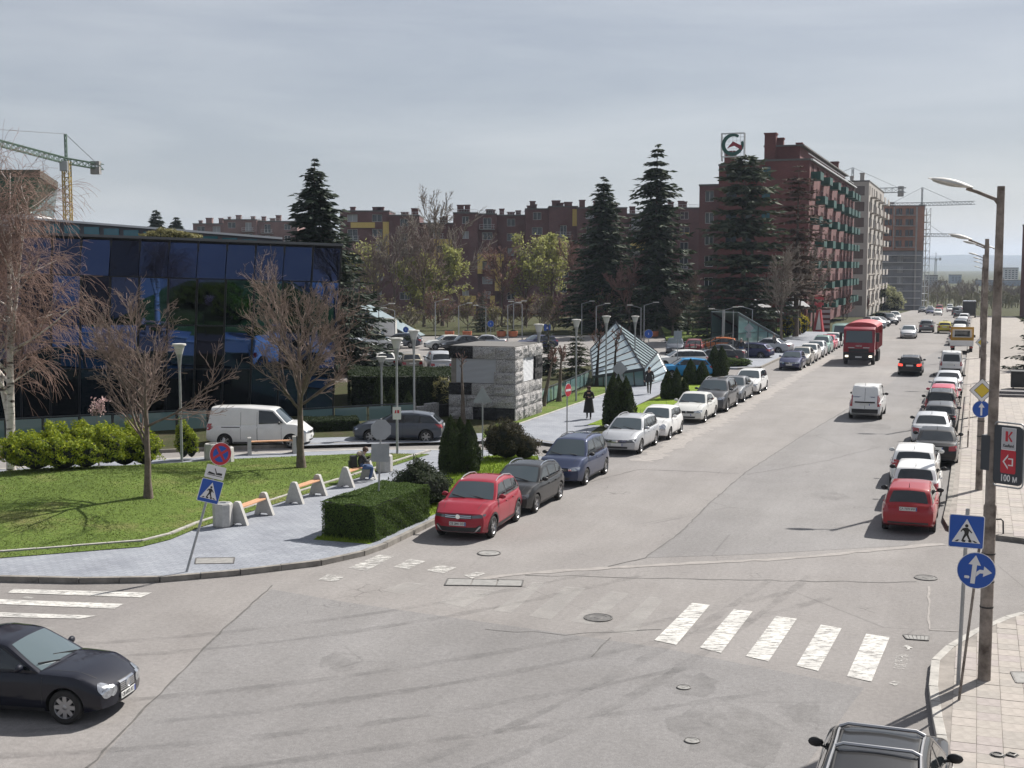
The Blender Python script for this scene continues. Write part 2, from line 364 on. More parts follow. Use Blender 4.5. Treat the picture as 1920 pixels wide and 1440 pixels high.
strip('tar_seam', pxs([(910, 1180), (1060, 1190), (1240, 1180)]), .025, .0095, M_TAR, .08, 9)
strip('tar_seam', pxs([(1110, 1232), (1130, 1212), (1145, 1196)]), .04, .0095, M_TAR, .05, 10)
strip('tar_seam', pxs([(1650, 968 - 130), (1545, 865), (1400, 890)]), .025, .0085, M_TAR, .05, 12)
strip('gutter_dust', [W(52, -13.0), W(70, -12.6), W(95, -12.4), W(120, -12.2)], 1.0, .004, M_DUST, .25, 11)
def film_mat(name, col, a):
    m = bpy.data.materials.new(name); m.use_nodes = True; nt, b = nodes_of(m); b.inputs['Base Color'].default_value = (*col, 1); b.inputs['Roughness'].default_value = .8; tc = N_(nt, 'ShaderNodeTexCoord')
    n = N_(nt, 'ShaderNodeTexNoise'); n.inputs['Scale'].default_value = 1.1; n.inputs['Detail'].default_value = 7; n.inputs['Roughness'].default_value = .7; nt.links.new(tc.outputs['Object'], n.inputs['Vector']); nt.links.new(ramp(nt, n.outputs['Fac'], [(.38, (0, 0, 0)), (.68, (a, a, a))]), b.inputs['Alpha']); return m
M_TYREMARK = film_mat('tyre_mark', (.05, .05, .05), .20); M_OIL = film_mat('oil_stain', (.06, .058, .055), .20)
def curve_px(p0, p1, p2, n=14): return [at(*(tuple((1 - t) ** 2 * a + 2 * t * (1 - t) * b + t * t * c for a, b, c in zip(p0, p1, p2)))) for t in [k / n for k in range(n + 1)]]
for k, (a, b_, c_) in enumerate((((-40, 1330), (700, 1300), (1480, 1110)), ((-40, 1375), (760, 1345), (1560, 1120)), ((-40, 1240), (560, 1235), (1200, 1080)), ((-40, 1215), (520, 1205), (1130, 1070)), ((300, 1460), (900, 1380), (1500, 1290)), ((700, 1460), (1100, 1330), (1440, 1090)), ((860, 1460), (1220, 1320), (1520, 1080)), ((-40, 1420), (600, 1400), (1300, 1250)))):
    strip('tyre_mark', curve_px(a, b_, c_), .24, .0102 + .0002 * k, M_TYREMARK, .01, 30 + k)
for k, (x, y, r) in enumerate(((1370, 1370, 1.1), (1300, 1285, .6), (1510, 1340, .5), (640, 1240, .5), (1560, 930, .7), (1640, 800, .9))):
    q = at(x, y); rg_ = random.Random(k); struct(sheet('oil_stain', [(q.x + r * rg_.uniform(.6, 1.1) * math.cos(t * PI / 9), q.y + 1.5 * r * rg_.uniform(.6, 1.1) * math.sin(t * PI / 9)) for t in range(18)], .0118, M_OIL))
# ------------------------------------------------------------------ road markings
def paint_mat(name, wear, film=1.0, soft=.05):
    m = bpy.data.materials.new(name); m.use_nodes = True; MATS[name] = m
    nt, b = nodes_of(m); tc = N_(nt, 'ShaderNodeTexCoord')
    b.inputs['Base Color'].default_value = (.66, .65, .61, 1); b.inputs['Roughness'].default_value = .7
    mp = N_(nt, 'ShaderNodeMapping'); mp.inputs['Rotation'].default_value = (0, 0, RA); mp.inputs['Scale'].default_value = (1, 2.6, 1); nt.links.new(tc.outputs['Object'], mp.inputs[0])
    n = N_(nt, 'ShaderNodeTexNoise'); n.inputs['Scale'].default_value = 3.2; n.inputs['Detail'].default_value = 9; n.inputs['Roughness'].default_value = .78; nt.links.new(mp.outputs[0], n.inputs['Vector'])
    a = ramp(nt, n.outputs['Fac'], [(wear - .07 - soft, (film,) * 3), (wear + soft, (0, 0, 0))])
    n2 = N_(nt, 'ShaderNodeTexNoise'); n2.inputs['Scale'].default_value = 1.4; n2.inputs['Detail'].default_value = 4; nt.links.new(tc.outputs['Object'], n2.inputs['Vector'])
    nt.links.new(ramp(nt, n2.outputs['Fac'], [(.35, (.44, .43, .41)), (.65, (.60, .585, .55))]), b.inputs['Base Color'])
    inv = N_(nt, 'ShaderNodeInvert'); nt.links.new(a, inv.inputs['Color']); nt.links.new(a, b.inputs['Alpha']); return m
M_PAINT = paint_mat('road_paint', .60); M_PAINTW = paint_mat('road_paint_worn', .53); M_PAINTF = paint_mat('road_paint_faint', .56, .30, .18)
def mark(poly, m, z=.0125, name='crossing_stripe'): return struct(sheet(name, pxs(poly), z, m))
for q in ([(1298, 1131), (1331, 1135), (1268, 1210), (1227, 1201)], [(1376, 1143), (1411, 1147), (1352, 1225), (1312, 1215)], [(1455, 1156), (1494, 1161), (1441, 1241), (1399, 1231)],
          [(1539, 1172), (1578, 1179), (1534, 1259), (1493, 1249)], [(1624, 1189), (1668, 1196), (1634, 1279), (1588, 1269)]): mark(q, M_PAINT)
for q in ([(652, 1066), (712, 1040), (738, 1044), (688, 1071)], [(738, 1064), (768, 1049), (798, 1053), (764, 1069)], [(800, 1070), (824, 1060), (856, 1065), (830, 1076)], [(596, 1088), (614, 1078), (648, 1081), (630, 1091)], [(870, 1079), (893, 1073), (912, 1075), (885, 1086)]): mark(q, M_PAINTW)
for q in ([(1146, 1110), (1180, 1114), (1112, 1172), (1070, 1166)], [(1218, 1119), (1246, 1123), (1188, 1190), (1148, 1184)], [(1000, 1092), (1022, 1093), (960, 1150), (926, 1146)], [(1062, 1100), (1098, 1104), (1034, 1162), (992, 1156)], [(760, 1092), (800, 1096), (758, 1115), (716, 1108)], [(880, 1104), (930, 1108), (870, 1140), (822, 1130)]): mark(q, M_PAINTF)
for q in ([(14, 1112), (26, 1105), (285, 1112), (264, 1121)], [(-60, 1122), (-60, 1131), (215, 1142), (232, 1133)], [(-60, 1147), (-60, 1156), (150, 1161), (182, 1155)]): mark(q, M_PAINT)
mark([(40, 1122), (46, 1119), (64, 1121), (56, 1125)], M_PAINTW); mark([(-40, 1172), (-40, 1180), (90, 1184), (110, 1178)], M_PAINTF)
for a, b, c, d in ((26.5, 27.0, -16.9, -13.8),): pass
tm = text_mesh('ПОГЛЕДНИ', .30, M_PAINTW, depth=0)
p0 = at(1692, 1241); o = struct(put('road_lettering', tm, None, (p0.x, p0.y, .0125), ROAD_ROT)); o.scale = (.62, 1.15, 1)
mark([(1702, 1217), (1697, 1213), (1690, 1214), (1700, 1210), (1712, 1216), (1706, 1216), (1706, 1220), (1699, 1219)], M_PAINTW, name='road_arrow')
mark([(1666, 1282), (1676, 1277), (1680, 1279), (1690, 1281), (1684, 1283), (1678, 1288), (1674, 1284)], M_PAINTW, name='road_arrow')
# ------------------------------------------------------------------ raised islands: pavements, lawns
KH = .14
def kerbline(parent, pts, m=M_KERB, w=.16, z1=KH + .012, step=1.0, seed=3, side=-1):
    """single kerb stones along a polyline, butted with narrow joints"""
    rnd = random.Random(seed); pts = [Vector((p[0], p[1], 0)) for p in pts]
    fine = [pts[0]]
    for a, b in zip(pts, pts[1:]):
        n = max(1, round((b - a).length / step)); fine += [a.lerp(b, (i + 1) / n) for i in range(n)]
    unit = None
    for a, b in zip(fine, fine[1:]):
        d = b - a; L = d.length
        if unit is None or abs(unit[0] - L) > .05:
            mb = MB(); mb.bbox(.006, L - .006, -w / 2, w / 2, -.02, z1, .014); unit = (L, mb.mesh('kerb_stone', m))
        o = put('kerb_stone', unit[1], parent, (a.x, a.y, rnd.uniform(-.006, .004)), math.atan2(d.y, d.x) + rnd.uniform(-.006, .006))
isl = [(-250, 1088), (0, 1090), (150, 1093), (300, 1091), (450, 1078), (600, 1060), (680, 1042), (722, 1027)]
island = pxs(isl) + [W(40, -16.1), W(48, -16.1), W(51, -17.0), W(52.3, -18.6)] + pxs([(830, 849), (690, 848), (560, 853), (440, 858), (360, 864), (200, 872), (0, 886), (-250, 900)])
pav = struct(slab('pavement', island, -.04, KH, M_PAVE))
kerbline(pav, pxs(isl) + [W(40, -16.1), W(48, -16.1), W(51, -17.0), W(52.3, -18.6)], seed=5)
kerbline(pav, pxs([(830, 849), (690, 848), (560, 853), (440, 858), (360, 864), (200, 872), (0, 886), (-250, 900)]), M_KERBL, w=.3, step=2.4)
lawn_e = [(-250, 1052), (0, 1047), (265, 1026), (320, 1012), (373, 990), (505, 949), (610, 915), (711, 884), (731, 876), (806, 852)]
lawn_poly = pxs(lawn_e, KH) + pxs([(690, 850.5), (560, 856), (440, 861), (360, 867), (200, 875), (0, 889), (-250, 903)], KH)
# lawn with a soft mound: grid clipped to the outline
def inside(p, poly):
    c = False; n = len(poly); j = n - 1
    for i in range(n):
        if (poly[i][1] > p[1]) != (poly[j][1] > p[1]) and p[0] < (poly[j][0] - poly[i][0]) * (p[1] - poly[i][1]) / (poly[j][1] - poly[i][1]) + poly[i][0]: c = not c
        j = i
    return c
def edge_dist(p, poly):
    best = 1e9
    for a, b in zip(poly, poly[1:] + poly[:1]):
        ax, ay, bx, by = a[0], a[1], b[0], b[1]; dx, dy = bx - ax, by - ay; t = max(0, min(1, ((p[0] - ax) * dx + (p[1] - ay) * dy) / (dx * dx + dy * dy + 1e-9)))
        best = min(best, math.hypot(p[0] - ax - t * dx, p[1] - ay - t * dy))
    return best
def lawn_h(x, y):
    d = edge_dist((x, y), lawn_poly) if inside((x, y), lawn_poly) else 0
    m = math.exp(-(((x + 15.5) / 6) ** 2 + ((y - 44) / 5) ** 2)) * .75
    return KH + .02 + min(1, d / 3) * (.08 + m)
bm = bmesh.new(); vv = [bm.verts.new((p[0], p[1], 0)) for p in lawn_poly]; bm.faces.new(vv)
bmesh.ops.triangulate(bm, faces=bm.faces[:]); 
for k in range(5):
    bmesh.ops.subdivide_edges(bm, edges=[e for e in bm.edges if e.calc_length() > 1.0], cuts=1, use_grid_fill=False); bmesh.ops.triangulate(bm, faces=bm.faces[:])
for v in bm.verts: v.co.z = lawn_h(v.co.x, v.co.y)
me = bpy.data.meshes.new('lawn'); bm.to_mesh(me); bm.free(); me.materials.append(M_GRASS); me.polygons.foreach_set('use_smooth', [True] * len(me.polygons))
lawn = struct(put('lawn', fixn(me)))
kerbline(lawn, pxs(lawn_e), M_KERBL, w=.13, z1=KH + .085, step=1.0, seed=9)
def blades(name, poly, hf, n, m, hmin=.03, hmax=.075, seed=4):
    rnd = np.random.RandomState(seed); P = np.array([(p[0], p[1]) for p in poly]); lo, hi = P.min(0), P.max(0); pts = []
    while len(pts) < n:
        p = lo + rnd.rand(2) * (hi - lo)
        if inside(p, poly): pts.append((p[0], p[1], hf(p[0], p[1])))
    B = np.array(pts); a = rnd.rand(n) * 2 * PI; h = hmin + rnd.rand(n) * (hmax - hmin); w = .012 + .014 * rnd.rand(n)
    dx, dy = np.cos(a) * w, np.sin(a) * w; lean = rnd.randn(n, 2) * .025
    V = np.zeros((n, 3, 3)); V[:, 0] = B + np.stack([-dx, -dy, np.zeros(n) - .01], 1); V[:, 1] = B + np.stack([dx, dy, np.zeros(n) - .01], 1); V[:, 2] = B + np.stack([lean[:, 0], lean[:, 1], h], 1)
    return np_mesh(name, V.reshape(-1, 3), np.arange(n * 3).reshape(-1, 3), m)
M_BLADE = leafmat('grass_blade', (.10, .145, .03), (.19, .23, .065), tl=.3); M_BLADE2 = leafmat('fresh_blade', (.13, .2, .02), (.24, .32, .04), tl=.3)
tag(stuff(put('grass', blades('grass', [p for p in lawn_poly if p[0] > -60], lawn_h, 46000, M_BLADE, .015, .045))), 'short mown grass of the corner lawn with benches', 'grass')
bed = [W(33.0, -18.2), W(33.0, -16.35), W(48, -16.35), W(50.8, -17.2), W(51.8, -18.6), W(50, -19.4), W(44, -19.0)]
struct(sheet('planting_bed', bed, KH + .006, M_BRIGHT))
tag(stuff(put('grass', blades('grass', [tuple(p) for p in bed], lambda x, y: KH + .006, 9000, M_BLADE2, .05, .13))), 'bright green strip of grass under the clipped conifers by the kerb', 'grass')
# --- the second island: path past the stone kiosk and the glass pyramid
KB = [(-250, 876), (0, 860), (300, 849), (560, 838), (700, 834), (905, 829), (1000, 829), (1036, 835)]
islB = pxs(KB) + [W(60.5, -16.1), W(90, -16.1), W(93, -17.6)] + pxs([(1262, 706), (1245, 690), (1110, 688), (1000, 700), (850, 720), (640, 720), (400, 720), (-250, 760)])
parkB = struct(slab('planted_island', islB, -.04, KH, M_EARTH))
struct(sheet('grass_strip', pxs([(880, 826), (905, 822), (960, 798), (1030, 774), (1110, 746), (1200, 714), (1180, 708), (1100, 728), (1005, 764), (930, 795)], KH), KH + .004, M_GRASS))
kerbline(parkB, pxs(KB) + [W(60.5, -16.1), W(90, -16.1), W(93, -17.6)], seed=6)
path_poly = pxs([(905, 827), (960, 800), (1030, 776), (1110, 748), (1200, 716), (1248, 697), (1262, 706), (1258, 722), (1245, 735), (1190, 762), (1130, 795), (1086, 826), (1036, 832), (1000, 827)], KH)
pathB = struct(sheet('path', path_poly, KH + .005, M_PAVE))
kerbline(pathB, pxs([(905, 826), (960, 799), (1030, 775), (1110, 747), (1200, 715)], KH), M_KERBL, w=.14, z1=KH + .03, seed=8)
struct(sheet('path', pxs([(560, 836), (560, 822), (700, 818), (840, 815), (905, 812), (905, 827), (700, 832)], KH), KH + .005, M_PAVE))
struct(sheet('planting_bed', [W(62, -18.4), W(62, -16.35), W(89, -16.35), W(90.5, -17.4), W(88, -18.2), W(76, -18.2)], KH + .006, M_BRIGHT))
# --- the third: pavement and railing beyond the car park entrance
islC = [W(101, -17.6), W(103, -16.1), W(150, -16.1), W(160, -16.4), W(160, -25), W(118, -24.6), W(101, -22)]
pavC = struct(slab('pavement', islC, -.04, KH, M_PAVE)); kerbline(pavC, islC[:3], seed=7)
struct(sheet('planting_bed', [W(104, -20.4), W(160, -19.9), W(160, -25), W(118, -24.6), W(101.5, -22)], KH + .01, M_GRASS))
# a grass island in the car park, and the worn lawn behind it
struct(slab('grass_island', pxs([(1250, 640), (1420, 640), (1470, 632), (1470, 615), (1240, 615)]), -.05, .15, M_GRASS))
struct(slab('grass_island', pxs([(600, 632), (900, 630), (1180, 628), (1180, 616), (600, 616)]), -.05, .15, M_EARTH))
# --- right-hand pavements
rk = pxs([(2250, 1120), (1920, 1160), (1890, 1168), (1830, 1195), (1782, 1223), (1754, 1250), (1750, 1300), (1758, 1360), (1772, 1430), (1800, 1540), (1860, 1800)])
nearR = struct(slab('pavement', rk + [W(2, 14), W(30, 14)], -.04, KH, M_TILEBED)); kerbline(nearR, rk, M_KERBL, seed=11, w=.17)
rf = pxs([(2150, 1060), (1920, 1018), (1810, 1004), (1782, 995), (1773, 978)]) + [W(46, -.65), W(60, -.65), W(90, -.65), W(155, -.65)]
farR = struct(slab('pavement', rf + [W(155, 9), W(40, 14)], -.04, KH, M_TILEBED)); kerbline(farR, rf[:7], M_KERB, seed=12)
def tiles(parent, poly, u0, u1, v0, v1, sz, limit, seed, margin=.22):
    rnd = random.Random(seed); meshes = []
    for m in M_TILE:
        mb = MB(); h = sz / 2 - .006; mb.add([(-h, -h, -.02), (h, -h, -.02), (h, h, -.02), (-h, h, -.02), (-h, -h, .008), (h, -h, .008), (h, h, .008), (-h, h, .008)],
                                             [(4, 5, 6, 7), (0, 1, 5, 4), (1, 2, 6, 5), (2, 3, 7, 6), (3, 0, 4, 7)]); meshes.append(mb.mesh('paving_tile', m))
    pl = [(p[0], p[1]) for p in poly]; spots = []
    for i in range(int((u1 - u0) / sz)):
        for j in range(int((v1 - v0) / sz)):
            p = W(u0 + (i + .5) * sz, v0 + (j + .5) * sz)
            if inside(p, pl) and edge_dist(p, pl) > margin:
                d = p.length; ax = abs(math.atan2(p.x, p.y))
                spots.append((d + (50 if ax > R(23) else 0), p))
    spots.sort(key=lambda t: t[0]); rest = MB(); ca, sa = math.cos(ROAD_ROT), math.sin(ROAD_ROT); h = sz / 2 - .006
    for k, (d, p) in enumerate(spots):
        dz = rnd.uniform(-.004, .004); mi = rnd.choices([0, 1, 2, 3], [4, 3, 3, 2])[0]
        if k < limit: put('paving_tile', meshes[mi], parent, (p.x, p.y, KH + dz), ROAD_ROT + rnd.uniform(-.008, .008))
        else:
            z = KH + .008 + dz
            rest.add([(p.x + (a * ca - b * sa) * h, p.y + (a * sa + b * ca) * h, z) for a, b in ((-1, -1), (1, -1), (1, 1), (-1, 1))], [(0, 1, 2, 3)], mi)
    if rest.f: stuff(rest.build('paving_tiles', M_TILE, parent))
tiles(nearR, rk + [W(2, 14), W(30, 14)], 14, 33, -.6, 7, .42, 300, 1, .2)
tiles(farR, rf + [W(155, 9), W(40, 14)], 38, 120, -.4, 9, .42, 300, 2)

mb = MB(); ul = list(range(155, 200, 9)) + list(range(200, 300, 20)); vl = [-.65, 3, 7.5]
mb.v = [tuple(W(u, v, gz(u) + .1)) for u in ul for v in vl]; mb.f = [(i * 3 + j, i * 3 + j + 1, (i + 1) * 3 + j + 1, (i + 1) * 3 + j) for i in range(len(ul) - 1) for j in range(2)]; mb.m = [0] * len(mb.f)
struct(put('pavement', fixn(mb.mesh('pavement_far', slab_mat('far_beige_paving', (.30, .27, .245), (.275, .25, .225), (.17, .155, .14), .42, .42)))))
# ================================================================== vehicles
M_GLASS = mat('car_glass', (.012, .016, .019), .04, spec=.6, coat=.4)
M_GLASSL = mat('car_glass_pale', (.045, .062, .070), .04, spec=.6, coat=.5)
M_TRIM = mat('black_plastic', (.018, .018, .019), .55); M_WELL = mat('wheel_well', (.008, .008, .008), .9)
M_TYRE = mat('tyre_rubber', (.022, .021, .020), .85, var=.2, vscale=9)
M_RIM = mat('alloy_rim', (.36, .36, .37), .35, .8); M_RIMD = mat('dark_rim', (.10, .10, .105), .45, .6); M_CHROME = mat('chrome', (.75, .76, .78), .12, 1.0)
M_LAMP = mat('headlamp_glass', (.42, .44, .47), .12, .75, coat=1.0, var=.45, vscale=14); M_LAMPD = mat('headlamp_dark', (.10, .105, .115), .08, .3, coat=1.0); M_TAIL = mat('tail_lamp', (.30, .012, .012), .12, coat=1.0); M_AMBER = mat('indicator_lamp', (.60, .16, .03), .15, coat=1.0)
M_PLATE = mat('number_plate', (.62, .62, .60), .4); M_PBLUE = mat('plate_blue', (.02, .05, .28), .4); M_INK = mat('plate_ink', (.015, .015, .02), .5)
M_DKGLOSS = mat('dark_gloss', (.010, .010, .012), .15, coat=.6)
M_SILVERTRIM = mat('silver_trim', (.42, .42, .43), .35, .6)
def paint(name, c, metal=.0, rough=.32):
    return mat('paint_' + name, c, .5, metal, coat=.75, var=.05, vscale=2, spec=.15)
PAINT = dict(red=paint('red', (.27, .007, .022)), red2=paint('red2', (.30, .008, .014)), black=paint('black', (.008, .008, .009), .1), blackblue=paint('blackblue', (.004, .005, .013), .1), blue=paint('blue', (.028, .040, .088), .4),
             silver=paint('silver', (.42, .43, .45), .55), white=paint('white', (.70, .70, .69)), offwhite=paint('offwhite', (.60, .60, .57)), dgrey=paint('dgrey', (.06, .062, .068), .4), mgrey=paint('mgrey', (.16, .165, .175), .5), navy=paint('navy', (.025, .030, .085), .35),
             slate=paint('slate', (.075, .085, .105), .4), yellow=paint('yellow', (.50, .40, .03)), cyan=paint('cyan', (.02, .22, .46), .2), beige=paint('beige', (.26, .235, .19), .4), maroon=paint('maroon', (.16, .015, .02), .2), orange=paint('orange', (.42, .12, .03), .2), green=paint('green', (.20, .30, .27), .2),
             pink=paint('pink', (.48, .06, .10), .1), champagne=paint('champagne', (.36, .35, .32), .5), lime=paint('lime', (.50, .42, .04)), truckred=paint('truckred', (.22, .007, .016), 0, .45))
def smooth_line(pts, step=.01, win=.13, x0=None, x1=None):
    xs = np.arange(pts[0][0], pts[-1][0] + step, step); zs = np.interp(xs, [p[0] for p in pts], [p[1] for p in pts])
    k = max(1, int(win / step)); ker = np.ones(k) / k
    for _ in range(2): zs = np.convolve(np.pad(zs, (k // 2, k - 1 - k // 2), mode='edge'), ker, 'valid')
    return lambda x: float(np.interp(x, xs, zs))
def lattice(stn, cols, rows, pos):
    """closed box-topology surface; pos(s, i, j) gives each vertex"""
    S_, I_, J_ = len(stn) - 1, rows - 1, cols - 1; idx = {}; V = []; F = []
    def v(s, i, j):
        k = (s, i, j)
        if k not in idx: idx[k] = len(V); V.append(pos(s, i, j))
        return idx[k]
    for s in range(S_):
        for j in range(J_):
            F.append((v(s, 0, j), v(s + 1, 0, j), v(s + 1, 0, j + 1), v(s, 0, j + 1))); F.append((v(s, I_, j + 1), v(s + 1, I_, j + 1), v(s + 1, I_, j), v(s, I_, j)))
        for i in range(I_):
            F.append((v(s, i + 1, 0), v(s + 1, i + 1, 0), v(s + 1, i, 0), v(s, i, 0))); F.append((v(s, i, J_), v(s + 1, i, J_), v(s + 1, i + 1, J_), v(s, i + 1, J_)))
    for i in range(I_):
        for j in range(J_):
            F.append((v(0, i, j), v(0, i, j + 1), v(0, i + 1, j + 1), v(0, i + 1, j))); F.append((v(S_, i + 1, j), v(S_, i + 1, j + 1), v(S_, i, j + 1), v(S_, i, j)))
    return V, F
def patch(bvh, c, d, nu=4, nv=4, off=.006, rnd=0.0, mirror=False):
    """a skin panel laid on the body: corners c seen along d"""
    d = Vector(d).normalized(); mb = MB(); g = {}
    c = [Vector(p) for p in c]; reach = 1e9
    if abs(d.x) > .9:
        hs = [bvh.ray_cast(sum(c, Vector()) / 4 * t + q * (1 - t) - d * 4.0, d)[3] for q in c for t in (1, .3)]; hs = [h for h in hs if h]
        if hs: reach = min(hs) + .42
    for i in range(nu + 1):
        for j in range(nv + 1):
            a, b = 2 * i / nu - 1, 2 * j / nv - 1
            a2 = a * math.sqrt(max(0, 1 - rnd * b * b / 2)); b2 = b * math.sqrt(max(0, 1 - rnd * a * a / 2)); a, b = (a2 + 1) / 2, (b2 + 1) / 2
            p = c[0] * (1 - a) * (1 - b) + c[1] * a * (1 - b) + c[2] * a * b + c[3] * (1 - a) * b
            h = bvh.ray_cast(p - d * 4.0, d)
            if h[0] is not None and not (abs(d.x) > .9 and h[3] > reach):
                n = h[1] if h[1].dot(d) < 0 else -h[1]; q = h[0] + (n * .5 - d * .5).normalized() * off; g[i, j] = len(mb.v); mb.v.append((q.x, -q.y if mirror else q.y, q.z))
    for i in range(nu):
        for j in range(nv):
            k = [(i, j), (i + 1, j), (i + 1, j + 1), (i, j + 1)]
            if all(t in g for t in k):
                f = tuple(g[t] for t in k); mb.f.append(f if not mirror else f[::-1]); mb.m.append(0)
    # face outwards
    for n_, f in enumerate(mb.f):
        a, b, e = (Vector(mb.v[f[0]]), Vector(mb.v[f[1]]), Vector(mb.v[f[2]])); dd = Vector((d.x, -d.y if mirror else d.y, d.z))
        if (b - a).cross(e - a).dot(dd) > 0: mb.f[n_] = f[::-1]
    return mb
SPEC = dict(
    hatch=dict(L=4.25, W=1.77, H=1.43, fo=.88, wb=2.58, R=.318, cowl=(.95, .97), wt=(.18, 1.37), rt=(-1.62, 1.31), rb=(-2.02, .97), belt=.93, hood=.82, nose=.64, rend=.80),
    small=dict(L=3.9, W=1.66, H=1.46, fo=.78, wb=2.46, R=.30, cowl=(.98, .99), wt=(.28, 1.40), rt=(-1.5, 1.35), rb=(-1.86, .99), belt=.95, hood=.84, nose=.66, rend=.82),
    estate=dict(L=4.72, W=1.80, H=1.48, fo=.93, wb=2.76, R=.325, cowl=(1.05, .98), wt=(.25, 1.41), rt=(-1.95, 1.38), rb=(-2.28, .98), belt=.94, hood=.84, nose=.64, rend=.82),
    oldestate=dict(L=4.15, W=1.64, H=1.43, fo=.80, wb=2.45, R=.29, cowl=(.88, .95), wt=(.2, 1.37), rt=(-1.66, 1.36), rb=(-1.98, .96), belt=.92, hood=.82, nose=.62, rend=.80),
    sedan=dict(L=4.6, W=1.76, H=1.45, fo=.90, wb=2.66, R=.312, cowl=(1.0, .97), wt=(.28, 1.39), rt=(-.95, 1.37), rb=(-1.58, 1.02), belt=.95, hood=.84, nose=.64, rend=.86, trunk=1.02),
    suv=dict(L=4.12, W=1.80, H=1.58, fo=.83, wb=2.56, R=.338, cowl=(.92, 1.08), wt=(.2, 1.51), rt=(-1.58, 1.47), rb=(-1.95, 1.06), belt=1.03, hood=.97, nose=.80, rend=.88, clad=1),
    bigsuv=dict(L=4.95, W=1.95, H=1.74, fo=.95, wb=2.95, R=.37, cowl=(1.15, 1.16), wt=(.35, 1.66), rt=(-1.95, 1.62), rb=(-2.35, 1.14), belt=1.10, hood=1.04, nose=.82, rend=.95, clad=1),
    mpv=dict(L=4.4, W=1.80, H=1.66, fo=.92, wb=2.68, R=.32, cowl=(1.2, 1.06), wt=(.42, 1.58), rt=(-1.78, 1.57), rb=(-2.1, 1.04), belt=1.0, hood=.93, nose=.70, rend=.86),
    van=dict(L=4.36, W=1.76, H=1.83, fo=.80, wb=2.81, R=.315, cowl=(1.22, 1.13), wt=(.62, 1.72), rt=(-2.0, 1.80), rb=(-2.15, 1.02), belt=1.05, hood=.99, nose=.74, rend=.95, van=1),
    coupe=dict(L=4.34, W=1.73, H=1.40, fo=.80, wb=2.72, R=.315, cowl=(.92, .93), wt=(.16, 1.34), rt=(-1.1, 1.29), rb=(-1.98, 1.02), belt=.90, hood=.80, nose=.60, rend=.86),
)
RIMS = {}
def rim_mesh(R_, n=5, m=None, style='spoke'):
    key = (round(R_, 2), n, style)
    if key in RIMS: return RIMS[key]
    r = R_ * .68; mb = MB()
    mb.lathe([(r * 1.02, -.02), (r * 1.02, .004), (r * .95, .010), (r * .90, -.004), (r * .88, -.05)], 24, axis='y', cap=False)
    mb.lathe([(r * .9, -.052), (.001, -.05)], 20, axis='y', mi=1, cap=False)
    for k in range(n):
        t = 2 * PI * k / n; ct, st = math.cos(t), math.sin(t)
        w0, w1 = (r * .16, r * .12) if style == 'spoke' else (r * .20, r * .17)
        pts = [(r * .12, -w0), (r * .92, -w1), (r * .92, w1), (r * .12, w0)]
        vs = [(a * ct - b * st, -.03, a * st + b * ct) for a, b in pts] + [(a * ct - b * st, .002 if q in (1, 2) else -.004, a * st + b * ct) for q, (a, b) in enumerate(pts)]
        mb.add(vs, [(4, 5, 6, 7), (0, 1, 5, 4), (1, 2, 6, 5), (2, 3, 7, 6), (3, 0, 4, 7)])
    mb.lathe([(r * .24, -.03), (r * .24, .0), (r * .12, .008), (.001, .008)], 14, axis='y')
    RIMS[key] = fixn(mb.mesh('rim', [M_RIM, M_TRIM], 40)); return RIMS[key]
TYRES = {}
def tyre_mesh(R_, w=.2):
    k = round(R_, 3)
    if k not in TYRES:
        mb = MB(); r = R_; mb.lathe([(r * .66, -w / 2 + .01), (r * .74, -w / 2), (r * .93, -w / 2 + .005), (r * .99, -w / 2 + .03), (r, 0), (r * .99, w / 2 - .03), (r * .93, w / 2 - .005), (r * .74, w / 2), (r * .66, w / 2 - .01), (r * .62, 0), (r * .66, -w / 2 + .01)], 28, axis='y', cap=False)
        TYRES[k] = fixn(mb.mesh('wheel', M_TYRE, 50))
    return TYRES[k]
